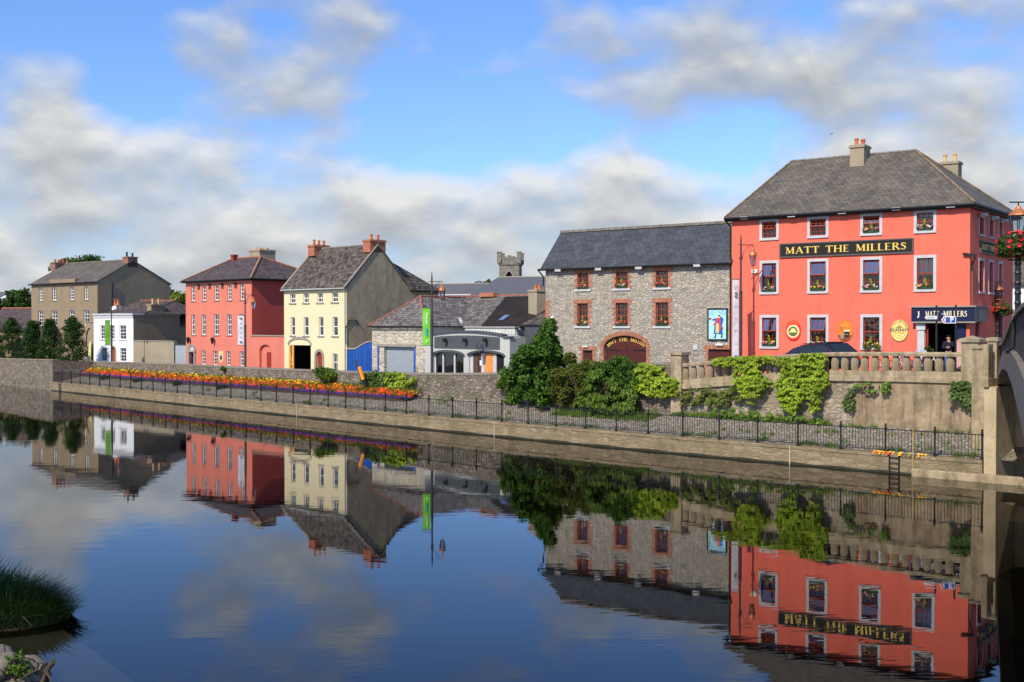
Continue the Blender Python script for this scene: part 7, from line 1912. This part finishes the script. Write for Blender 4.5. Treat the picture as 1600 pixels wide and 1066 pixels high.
# menu board and potted shrub, door
u, z = PUB.on(1501, 538, -1.2); o = thing('menu_board', 'orange framed menu board leaning by the pub door', 'menu board', PUB.w(u, -1.2, 3.45), PUB.rot)
b = MB(); b.prism(rect(-.25,.2,.3,1.55), 0, .04, [rect(-.19,.26,.24,1.49)]); b.build('frame', M['orange_box'], o); b = MB(); b.box(-.19,.01,.26,.24,.03,1.49); b.build('menu_sheet', plain('menu_pink', (.6,.35,.3), .6, 0, .35, 14), o)
b = MB(); b.box(-.22,0,0,-.18,.04,.2); b.box(.2,0,0,.24,.04,.2); b.build('leg', M['orange_box'], o)
u, z = PUB.on(1453, 545, .1); plant('potted_shrub', 'potted green shrub inside the pub doorway', 'plant', PUB.w(u, -.15, 3.45), [((0,0,.75),(.22,.22,.28)),((0,0,1.05),(.14,.14,.18))], M['l_shrub'], 210, 14, .1, 900, .08, (.6,.05), .1, None, 'foliage', 3, 'stem')
b = MB(); b.lathe((0,0,0), [(.14,0),(.19,.36),(.21,.36),(.21,.4)], 12); o = b.build('flower_pot', M['terracotta']); o.location = PUB.w(u, -.15, 3.45); tag(o, 'clay pot holding the shrub in the pub doorway', 'pot')

# ================================================================ car behind the balustrade
def make_car():
    s = 35.0
    pL, pR = at_scale(1238, 33.6, 540), at_scale(1322, 35.6, 540)
    d = (pR-pL).normalized(); rot = math.atan2(d.y, d.x)
    c = (pL+pR)/2
    th = thing('parked_car', 'black estate car parked behind the ivy covered balustrade', 'car', (c.x, c.y, 3.36), rot)
    th.rotation_euler = (0, -.06, rot)
    # side profile, front of the car to the left; x along the length
    body = [(-2.75,.32),(-2.85,.55),(-2.72,.82),(-1.55,.98),(1.75,1.0),(1.82,.6),(1.72,.32)]
    roof = [(-1.45,.99),(-.62,1.40),(-.1,1.48),(1.05,1.50),(1.28,1.47),(1.72,1.0)]
    b = MB(); W2 = .86
    def loft(prof, ws, b):
        n = len(prof); base = len(b.v)
        for y_, k in ws:
            for x, z in prof: b.v.append(Vector((x*(k[0]) + k[2], y_, z if k[1] is None else k[1]+(z-k[1])*k[3])))
        for j in range(len(ws)-1):
            for i in range(n):
                i2 = (i+1) % n; b.f.append([base+j*n+i, base+j*n+i2, base+(j+1)*n+i2, base+(j+1)*n+i])
        b.f.append([base+i for i in range(n)][::-1]); b.f.append([base+(len(ws)-1)*n+i for i in range(n)])
    K1, K2 = (1,None,0,1), (.985,.6,0,.93)
    loft(body, [(-W2,K2),(-W2+.07,K1),(W2-.07,K1),(W2,K2)], b); b.build('body', M['black_car'], th)
    b = MB(); n = len(roof); ws = [(-.80,0),(-.60,1),(.60,1),(.80,0)]
    def prof(k):
        return roof if k else [(-1.5,.985),(-.68,1.34),(-.12,1.41),(1.03,1.43),(1.3,1.38),(1.76,.985)]
    base = 0
    for y_, k in ws:
        kk = .80 if not k else .60
        for x, z in prof(k):
            t_ = (z-.985)/.5; b.v.append(Vector((x, (1 if y_ > 0 else -1)*((.84-.17*t_) if not k else (.70-.12*t_)), z)))
    for j in range(3):
        for i in range(n-1): b.f.append([j*n+i, (j+1)*n+i, (j+1)*n+i+1, j*n+i+1])
    b.f.append([i for i in range(n)]); b.f.append([3*n+i for i in range(n)][::-1]); b.build('cabin', M['black_car'], th)
    def side_pane(x0, x1, x2, x3, name='window'):
        for sy in (-1, 1):
            b = MB(); P = [(x0,1.02),(x1,1.02),(x2,1.35),(x3,1.35)]
            b.face([(x, sy*((.84-.17*((z-.985)/.5))+.006), z) for x, z in (P if sy < 0 else P[::-1])]); b.build(name, M['car_glass'], th)
    side_pane(-1.32, -.45, -.45, -.74); side_pane(-.38, .55, .55, -.38); side_pane(.62, 1.58, 1.26, .62)
    b = MB(); b.face([(-1.50,-.6,1.0),(-1.50,.6,1.0),(-.66,.52,1.40),(-.66,-.52,1.40)]); b.face([(-1.52,-.6,1.0),(-1.52,.6,1.0),(-.68,.52,1.41),(-.68,-.52,1.41)]); b.build('windscreen', M['car_glass'], th)
    b = MB(); b.face([(1.70,-.62,1.04),(1.70,.62,1.04),(1.33,.52,1.44),(1.33,-.52,1.44)][::-1]); b.build('rear_window', M['car_glass'], th)
    b = MB(); b.box(1.0,-.5,1.50,1.3,.5,1.53); b.build('roof_spoiler', M['black_car'], th)
    for x in (-1.85, 1.15):
        for sy in (-1, 1):
            b = MB(Matrix.Translation((x, sy*.78, .32)) @ Matrix.Rotation(PI/2, 4, 'X'))
            b.lathe((0,0,-.1), [(.2,0),(.32,.01),(.33,.1),(.32,.19),(.2,.2)], 18); w_ = b.build('wheel', M['rubber'], th)
            b = MB(Matrix.Translation((x, sy*.80, .32)) @ Matrix.Rotation(PI/2, 4, 'X')); b.lathe((0,0,-.1), [(.02,0),(.19,.02),(.19,.18),(.02,.2)], 12); b.build('rim', M['chrome'], w_)
    for sy in (-1, 1):
        b = MB(); b.cbox((-2.76, sy*.62, .72), .1, .3, .14); b.build('headlight', M['chrome'], th)
        b = MB(); b.cbox((1.79, sy*.72, .85), .06, .14, .26); b.build('tail_light', pr, th)
        b = MB(); b.cbox((-1.1, sy*.95, 1.02), .12, .2, .13); b.build('wing_mirror', M['black_car'], th)
    b = MB(); b.cbox((-2.84, 0, .5), .03, .5, .12); b.build('number_plate', M['white'], th)
    b = MB()
    for x in (-.45, .35, 1.2): b.tube([(x,-.58,1.45),(x,.58,1.45)], .012, 4)
    for sy in (-1,1): b.tube([(-.3,sy*.6,1.50),(1.0,sy*.6,1.52)], .018, 5)
    b.build('roof_rail', M['iron'], th)
    return th
make_car()

# ================================================================ bicycles and pushchair behind the balusters
def bicycle(label, loc, rz, col):
    th = thing('bicycle', label, 'bicycle', loc, rz, 'bicycles parked behind the balustrade')
    for x in (-.52, .52):
        b = MB(); b.tube([(x+.33*math.cos(t_), 0, .34+.33*math.sin(t_)) for t_ in [2*PI*k/20 for k in range(21)]], .018, 5, False); w_ = b.build('wheel', M['rubber'], th)
        b = MB()
        for k in range(8): t_ = PI*k/8; b.tube([(x-.32*math.cos(t_),0,.34-.32*math.sin(t_)),(x+.32*math.cos(t_),0,.34+.32*math.sin(t_))], .003, 3)
        b.build('spokes', M['chrome'], w_)
    b = MB(); BB = (-.05,0,.30); S = (-.2,0,.82); H = (.36,0,.86)
    for p_, q_ in ((BB,S),(S,H),(BB,(.38,0,.74)),(S,(-.52,0,.34)),(BB,(-.52,0,.34)),((.34,0,.92),(.52,0,.34))): b.tube([p_, q_], .017, 6)
    b.build('frame', col, th)
    b = MB(); b.tube([(.30,-.27,1.0),(.36,-.1,1.02),(.36,.1,1.02),(.30,.27,1.0)], .014, 6); b.tube([(.34,0,.9),(.36,0,1.02)], .014, 6); b.build('handlebar', M['chrome'], th)
    b = MB(); b.box(-.34,-.07,.90,-.08,.07,.95); b.tube([S,(-.22,0,.92)], .014, 6); b.build('saddle', M['rubber'], th)
    b = MB(); b.lathe((0,0,0), [(.09,-.01),(.09,.01)], 12); b.tube([(0,0,0),(.17,.0,.05)], .01, 5)
    for v in b.v: v.x, v.y, v.z = v.x-.05, v.z-.04, .30+v.y
    b.build('crank', M['chrome'], th)
for k, (px, col) in enumerate(((1392, M['white']), (1416, M['frame_blue']), (1444, M['white']))):
    mm = qparam(px, 4.6); q = QP(mm, 4.6, zstreet(mm)+.12)
    bicycle(('white framed bicycle behind the balusters, left of three','blue framed bicycle behind the balusters, middle of three','white framed bicycle behind the balusters nearest the stone pier')[k], q, shore_rot(mm)+.1*k, col)
mm = qparam(1437, 5.9); q = QP(mm, 5.9, zstreet(mm)+.0)
o = thing('pushchair', 'dark pushchair with pale lining just left of the pub doorway', 'pushchair', q, 0)
b = MB()
for sx in (-.2,.2): b.tube([(-.35,sx,.12),(.15,sx,.75),(.42,sx,1.08)], .014, 6); b.tube([(.3,sx,.12),(-.05,sx,.55)], .014, 6)
b.tube([(.42,-.2,1.08),(.42,.2,1.08)], .018, 6); b.build('frame', M['grey_iron'], o)
b = MB(); b.prism([(-.3,.42),(.1,.40),(.32,.95),(.24,.99),(.05,.52),(-.3,.5)], -.2, .2); b.build('seat', M['navy'], o)
b = MB(); b.prism([(.1,.9),(-.12,1.12),(-.02,1.22),(.2,1.18),(.3,.98),(.24,.95),(.14,1.1),(.0,1.12),(.12,.92)], -.2, .2); b.build('hood', plain('pale_lining', (.5,.55,.7)), o)
for x, y_ in ((-.35,-.22),(-.35,.22),(.3,-.22),(.3,.22)):
    b = MB(Matrix.Translation((x,y_,.11)) @ Matrix.Rotation(PI/2,4,'X')); b.lathe((0,0,-.02), [(.11,0),(.11,.04)], 12); b.build('wheel', M['rubber'], o)

# leaning life-ring post on the flower bed
mm = qparam(571, 3.0); q = QP(mm, 3.0, 1.5); s = F/q.y
o = thing('lifebuoy_post', 'leaning metal post with orange cylinder case in the flower bed', 'lifebuoy post', q)
tx, tz = (555-571)/s, HC+ray(555,562).z*q.y-1.5
b = MB(); b.tube([(0,0,0),(tx,-.05,tz)], .05, 8); b.build('post', M['grey_iron'], o)
d = Vector((tx,-.05,tz)).normalized(); c0 = d*(tz*.42)+Vector((.13,-.05,.0)); c1 = d*(tz*.80)+Vector((.13,-.05,0))
b = MB(); b.tube([c0-d*.02, c0, c1, c1+d*.05], [.08,.12,.12,.06], 10); b.build('orange_case', M['orange_box'], o)
b = MB(); b.tube([c0-d*.30+Vector((.06,0,0)), c0-d*.03], .13, 8); b.build('lower_case', M['l_dark'] if False else M['gutter'], o)

# ================================================================ people
def skin_part(name, joints, edges, mat, parent, sub=2, root=0):
    me = bpy.data.meshes.new(name); me.from_pydata([j[0] for j in joints], edges, [])
    o = bpy.data.objects.new(name, me); COL.objects.link(o); me.materials.append(mat)
    o.modifiers.new('skin', 'SKIN').use_smooth_shade = True
    for i, j in enumerate(joints):
        r = j[1]; me.skin_vertices[0].data[i].radius = (r if isinstance(r, tuple) else (r, r)); me.skin_vertices[0].data[i].use_root = (i == root)
    m_ = o.modifiers.new('sub', 'SUBSURF'); m_.levels = sub; m_.render_levels = sub
    if parent: o.parent = parent; KIDS.setdefault(parent.name, []).append(o)
    return o
def person(label, loc, rz, J, sweater, jeans, shoes, hair):
    th = thing('person', label, 'person', loc, rz)
    n = ['pelvis','waist','chest','neck0','neck','head','crown','shL','elL','wrL','haL','shR','elR','wrR','haR','hipL','knL','anL','toL','hipR','knR','anR','toR']
    R_ = dict(pelvis=(.14,.10), waist=(.13,.09), chest=(.155,.11), neck0=(.07,.06), neck=(.055,.055), head=(.078,.092), crown=(.06,.07), shL=.06, elL=.043, wrL=.028, haL=(.036,.018), shR=.06, elR=.043, wrR=.028, haR=(.036,.018),
              hipL=.085, knL=.058, anL=.038, toL=.035, hipR=.085, knR=.058, anR=.038, toR=.035)
    E_ = [('pelvis','waist'),('waist','chest'),('chest','neck0'),('neck0','neck'),('neck','head'),('head','crown'),('chest','shL'),('shL','elL'),('elL','wrL'),('wrL','haL'),('chest','shR'),('shR','elR'),('elR','wrR'),('wrR','haR'),
          ('pelvis','hipL'),('hipL','knL'),('knL','anL'),('anL','toL'),('pelvis','hipR'),('hipR','knR'),('knR','anR'),('anR','toR')]
    ix = {k: i for i, k in enumerate(n)}
    joints = [(J[k], R_[k]) for k in n]; edges = [(ix[a], ix[b_]) for a, b_ in E_]
    # fingers and thumb grown from each hand
    for sd_, nm in ((-1,'L'),(1,'R')):
        h = Vector(J['ha'+nm]); w_ = Vector(J['wr'+nm]); d = (h-w_).normalized(); side = d.cross(Vector((0,1,.2))).normalized()
        for k in range(4):
            a = h + side*(.026*(k-1.5)); ln = (.062,.075,.07,.055)[k]; cur = Vector((0,-.35,-.2))
            i0 = len(joints); joints += [(tuple(a+d*.03), .0095), (tuple(a+d*(.03+ln*.5)), .009), (tuple(a+d*(.03+ln*.85)+cur*ln*.7), .0075)]
            edges += [(ix['ha'+nm], i0), (i0, i0+1), (i0+1, i0+2)]
        i0 = len(joints); t0 = w_+d*.03+side*(-.035); joints += [(tuple(t0), .012), (tuple(t0+d*.04-side*.02), .010), (tuple(t0+d*.07-side*.015), .008)]; edges += [(ix['wr'+nm], i0), (i0, i0+1), (i0+1, i0+2)]
    body = skin_part('body', joints, edges, M['skin'], th, 2, 0)
    def sub(names, grow, nm, mat, extra=None):
        sel = [k for k in names]; jj = []
        for k in sel:
            r = R_[k]; r = (r[0]+grow, r[1]+grow) if isinstance(r, tuple) else r+grow
            jj.append((J[k], r))
        ee = [(sel.index(a), sel.index(b_)) for a, b_ in E_ if a in sel and b_ in sel]
        skin_part(nm, jj, ee, mat, th, 2, 0)
    sub(['pelvis','waist','chest','neck0','shL','elL','wrL','shR','elR','wrR'], .016, 'jumper', sweater)
    sub(['pelvis','hipL','knL','anL','hipR','knR','anR'], .014, 'jeans', jeans)
    for s_ in 'LR':
        a = Vector(J['an'+s_]); t_ = Vector(J['to'+s_]); b = MB(); 
        skin_part('shoe', [(tuple(a+Vector((0,.03,-.05))), .045), (tuple(a*.4+t_*.6), .045), (tuple(t_), .036)], [(0,1),(1,2)], shoes, th, 2)
    hd_ = Vector(J['head']); up = (Vector(J['crown'])-hd_)
    bm = bmesh.new(); bmesh.ops.create_uvsphere(bm, u_segments=18, v_segments=12, radius=1)
    for v in bm.verts:
        v.co = Vector((v.co.x*.092, v.co.y*.105, v.co.z*.10)) + Vector((0,.018,.045))
    bmesh.ops.delete(bm, geom=[v for v in bm.verts if v.co.y < -.045 and v.co.z < .085 or v.co.z < -.03], context='VERTS')
    me = bpy.data.meshes.new('hair'); bm.to_mesh(me); bm.free(); me.materials.append(hair); me.polygons.foreach_set('use_smooth', [True]*len(me.polygons))
    o = bpy.data.objects.new('hair', me); COL.objects.link(o); o.parent = th; o.location = hd_; KIDS[th.name].append(o)
    for nm, pts_, mt in (('eye', [(-.03,-.088,.02),(.03,-.088,.02)], M['white']), ('ear', [(-.088,.0,.0),(.088,.0,.0)], M['skin'])):
        for p_ in pts_: b = MB(); b.ball(hd_+Vector(p_), .010 if nm == 'eye' else .02, 8, 6, 1.4); b.build(nm, mt, th, True)
    b = MB(); b.lathe(hd_+Vector((0,-.095,-.018)), [(.006,.035),(.012,.012),(.016,0),(.008,-.008)][::-1], 6); b.build('nose', M['skin'], th, True)
    b = MB(); b.box(hd_.x-.022, hd_.y-.092, hd_.z-.048, hd_.x+.022, hd_.y-.084, hd_.z-.041); b.build('mouth', M['brick_dark'], th)
    return th
J = dict(pelvis=(0,0,.95), waist=(0,.0,1.10), chest=(0,.01,1.36), neck0=(0,0,1.47), neck=(0,-.005,1.53), head=(0,-.02,1.63), crown=(0,-.01,1.69),
         shL=(-.19,.01,1.42), elL=(-.24,-.10,1.16), wrL=(-.06,-.24,1.20), haL=(.02,-.26,1.22), shR=(.19,.01,1.42), elR=(.21,-.16,1.22), wrR=(.06,-.20,1.44), haR=(.035,-.17,1.51),
         hipL=(-.09,0,.88), knL=(-.10,-.02,.48), anL=(-.11,.01,.09), toL=(-.12,-.14,.035), hipR=(.09,0,.88), knR=(.11,-.03,.48), anR=(.12,.01,.09), toR=(.14,-.14,.035))
u, z = PUB.on(1482, 540, -.25)
pz = HC+ray(1482, 524.5).z*PUB.w(u,-.25).y - 1.76
person('man in navy jumper and blue jeans standing in the pub doorway, hand at mouth', PUB.w(u, -.25, max(3.38, min(3.6, pz))), PUB.rot+.15, J, M['navy_wool'], M['denim'], M['rubber'], M['hair'])
b = MB(); q = PUB.w(u-.0, -.25, 3.3); b.box(-1.6,-.9,-.6,1.4,2.0,.04); o = b.build('doorstep', M['paving'], pub)
o.location = (u, -.25+.25, 3.34)
J2 = dict(J); J2.update(haR=(.27,-.10,.80), wrR=(.26,-.06,.88), elR=(.25,.02,1.14), haL=(-.27,-.12,.80), wrL=(-.26,-.08,.88), elL=(-.25,.02,1.14), knL=(-.09,-.14,.50), anL=(-.10,-.12,.10), toL=(-.10,-.27,.05), anR=(.10,.16,.12), toR=(.10,.03,.05))
s = 22.6; q = at_scale(497.5, s, 570).to_3d(); zt = HC+ray(497.5, 568).z*q.y
person('red-haired passer-by just showing over the parapet before the arched red door', (q.x, q.y, zt-1.76), 1.2, J2, plain('rust_jumper', (.4,.09,.05), .9), M['denim'], M['rubber'], plain('auburn_hair', (.32,.10,.05)))

# one bird in the sky
r_ = ray(1299, 210); q = r_*60; 
o = thing('bird', 'tiny dark bird flying above the pub roof', 'bird', (q.x, 60, HC+q.z), .6); o.scale = (.5, .5, .5)
bm = bmesh.new()
skin_part('body', [((-.12,0,0), (.008,.006)), ((-.05,0,.0), (.03,.028)), ((.03,0,.01), (.035,.03)), ((.09,0,.03), (.022,.022)), ((.125,0,.025), (.006,.006))], [(0,1),(1,2),(2,3),(3,4)], M['gutter'], o, 1, 2)
for sy in (-1, 1):
    b = MB(); P = [(.05,sy*.02,.02),(-.04,sy*.02,.02),(-.03,sy*.12,.10),(-.08,sy*.24,.19),(.0,sy*.16,.15),(.05,sy*.10,.09)]
    b.face([Vector(p_)+Vector((0,0,.006)) for p_ in P]); b.face(P[::-1]); b.build('wing', M['gutter'], o)
b = MB(); b.prism([(-.2,.0),(-.1,-.012),(-.1,.012)], -.03, .03); b.build('tail', M['gutter'], o)
# ---------------------------------------------------------------- light, sky, camera
SUN_H = Vector((-.55, -.835)).normalized(); SUN_EL = math.radians(42)
sun = bpy.data.lights.new('sun', 'SUN'); sun.energy = 5.0; sun.angle = math.radians(.53); sun.color = (1, .895, .73)
so = bpy.data.objects.new('sun', sun); COL.objects.link(so)
sv = Vector((SUN_H.x*math.cos(SUN_EL), SUN_H.y*math.cos(SUN_EL), math.sin(SUN_EL)))
so.rotation_euler = sv.to_track_quat('Z', 'Y').to_euler(); so.location = sv*100
W = bpy.data.worlds.new('World'); SC.world = W; W.use_nodes = True
class WT(NT):
    def __init__(self): self.t = W.node_tree
w = WT()
bg = W.node_tree.nodes['Background']
sky = w.n('ShaderNodeTexSky', {'sky_type': 'NISHITA', 'sun_disc': False, 'sun_elevation': SUN_EL, 'sun_rotation': math.atan2(SUN_H.x, SUN_H.y),
    'altitude': 0, 'air_density': 1.0, 'dust_density': .6, 'ozone_density': 2.5})
dirv = w.n('ShaderNodeTexCoord').outputs['Generated']
sep = w.n('ShaderNodeSeparateXYZ', i0=dirv)
X, Y, Z = sep.outputs
hyp = w.math('SQRT', w.math('ADD', w.math('MULTIPLY', X, X), w.math('MULTIPLY', Y, Y)))
az = w.math('MULTIPLY', w.math('ARCTAN2', X, Y), 57.2958)       # degrees right of the view north
el = w.math('MULTIPLY', w.math('ARCTAN2', Z, hyp), 57.2958)
def vecn(a, b): return w.n('ShaderNodeCombineXYZ', i0=a, i1=b).outputs[0]
def field(shift):
    e2 = w.math('ADD', el, shift)
    q = vecn(w.math('MULTIPLY', az, .155), w.math('MULTIPLY', e2, .27))
    wp = w.n('ShaderNodeTexNoise', Vector=q, Scale=1.3, Detail=2.0).outputs[1]
    qq = w.n('ShaderNodeVectorMath', {'operation': 'MULTIPLY_ADD'}, i0=wp, i1=(.30, .30, 0), i2=q).outputs[0]
    n1 = w.n('ShaderNodeTexNoise', Vector=qq, Scale=1.35, Detail=7.0, Roughness=.45).outputs[0]
    acc = w.math('SUBTRACT', n1, .5)
    # cloud deck near the horizon
    base = w.n('ShaderNodeMapRange', Value=e2, From_Min=5.2, From_Max=9.8, To_Min=.31, To_Max=-.03).outputs[0]
    acc = w.math('ADD', acc, base)
    for (px, py, sx, sy, amp) in BLOBS:
        a0 = math.degrees(math.atan((px-800)/1800)); e0 = math.degrees(math.atan((508-py)/1800*math.cos(math.radians(a0))))
        ra, re = sx/31.4, sy/31.4
        dx = w.math('DIVIDE', w.math('SUBTRACT', az, a0), ra); dy = w.math('DIVIDE', w.math('SUBTRACT', e2, e0), re)
        g = w.math('EXPONENT', w.math('MULTIPLY', w.math('ADD', w.math('MULTIPLY', dx, dx), w.math('MULTIPLY', dy, dy)), -1.0))
        acc = w.math('ADD', acc, w.math('MULTIPLY', g, amp))
    return acc
BLOBS = [(330,60,75,60,.30), (525,60,75,95,.32), (420,145,150,42,.28), (75,160,75,65,.34), (640,330,200,70,.10), (290,225,120,45,.24), (120,270,120,50,.16), (940,275,110,45,.24), (1090,340,90,40,.1),
         (1480,180,190,100,.34), (1150,60,320,70,.24), (1010,150,280,60,.22), (680,300,220,50,.06),
         (150,25,170,60,-.20), (760,190,190,80,-.26), (620,230,110,40,-.10), (1080,245,110,40,-.14), (850,20,120,25,-.10), (240,150,90,45,-.16), (1340,40,60,30,-.03)]
d0 = field(0.0); d1 = field(.85)
mask = w.ramp(d0, [(.0, 0.0), (.11, .36), (.24, .78), (.40, 1.0)])
lit = w.math('MULTIPLY', w.math('SUBTRACT', d0, d1), 1.9)
shade = w.math('SUBTRACT', w.math('ADD', lit, .56), w.n('ShaderNodeMapRange', Value=el, From_Min=8.0, From_Max=13.0, To_Min=0.0, To_Max=.22).outputs[0])
fine = w.n('ShaderNodeTexNoise', Vector=vecn(w.math('MULTIPLY', az, .3), w.math('MULTIPLY', el, .6)), Scale=1.0, Detail=5.0).outputs[0]
shade = w.math('ADD', shade, w.math('MULTIPLY', w.math('SUBTRACT', fine, .5), .35), True)
ccol = w.ramp(shade, [(.10, (.40, .425, .465)), (.40, (.51, .535, .565)), (.66, (.66, .68, .70)), (.95, (.84, .85, .85))])
skyc = w.mix(1.0, sky.outputs[0], (.112, .145, .205), 'MULTIPLY')
bg.inputs[1].default_value = 1.0
col = w.mix(mask, skyc, ccol)
W.node_tree.links.new(col, bg.inputs[0])

cam = bpy.data.cameras.new('camera'); co = bpy.data.objects.new('camera', cam); COL.objects.link(co)
cam.sensor_width = 36; cam.lens = 36*F/1600; cam.clip_start = .1; cam.clip_end = 4000
co.location = (0, 0, HC); co.rotation_euler = (PI/2 - PITCH, 0, 0)
SC.camera = co
SC.view_settings.view_transform = 'Standard'; SC.view_settings.look = 'None'; SC.view_settings.gamma = 1; SC.view_settings.exposure = -0.06
SC.cycles.max_bounces = 7; SC.cycles.transparent_max_bounces = 12
SC.cycles.use_denoising = True
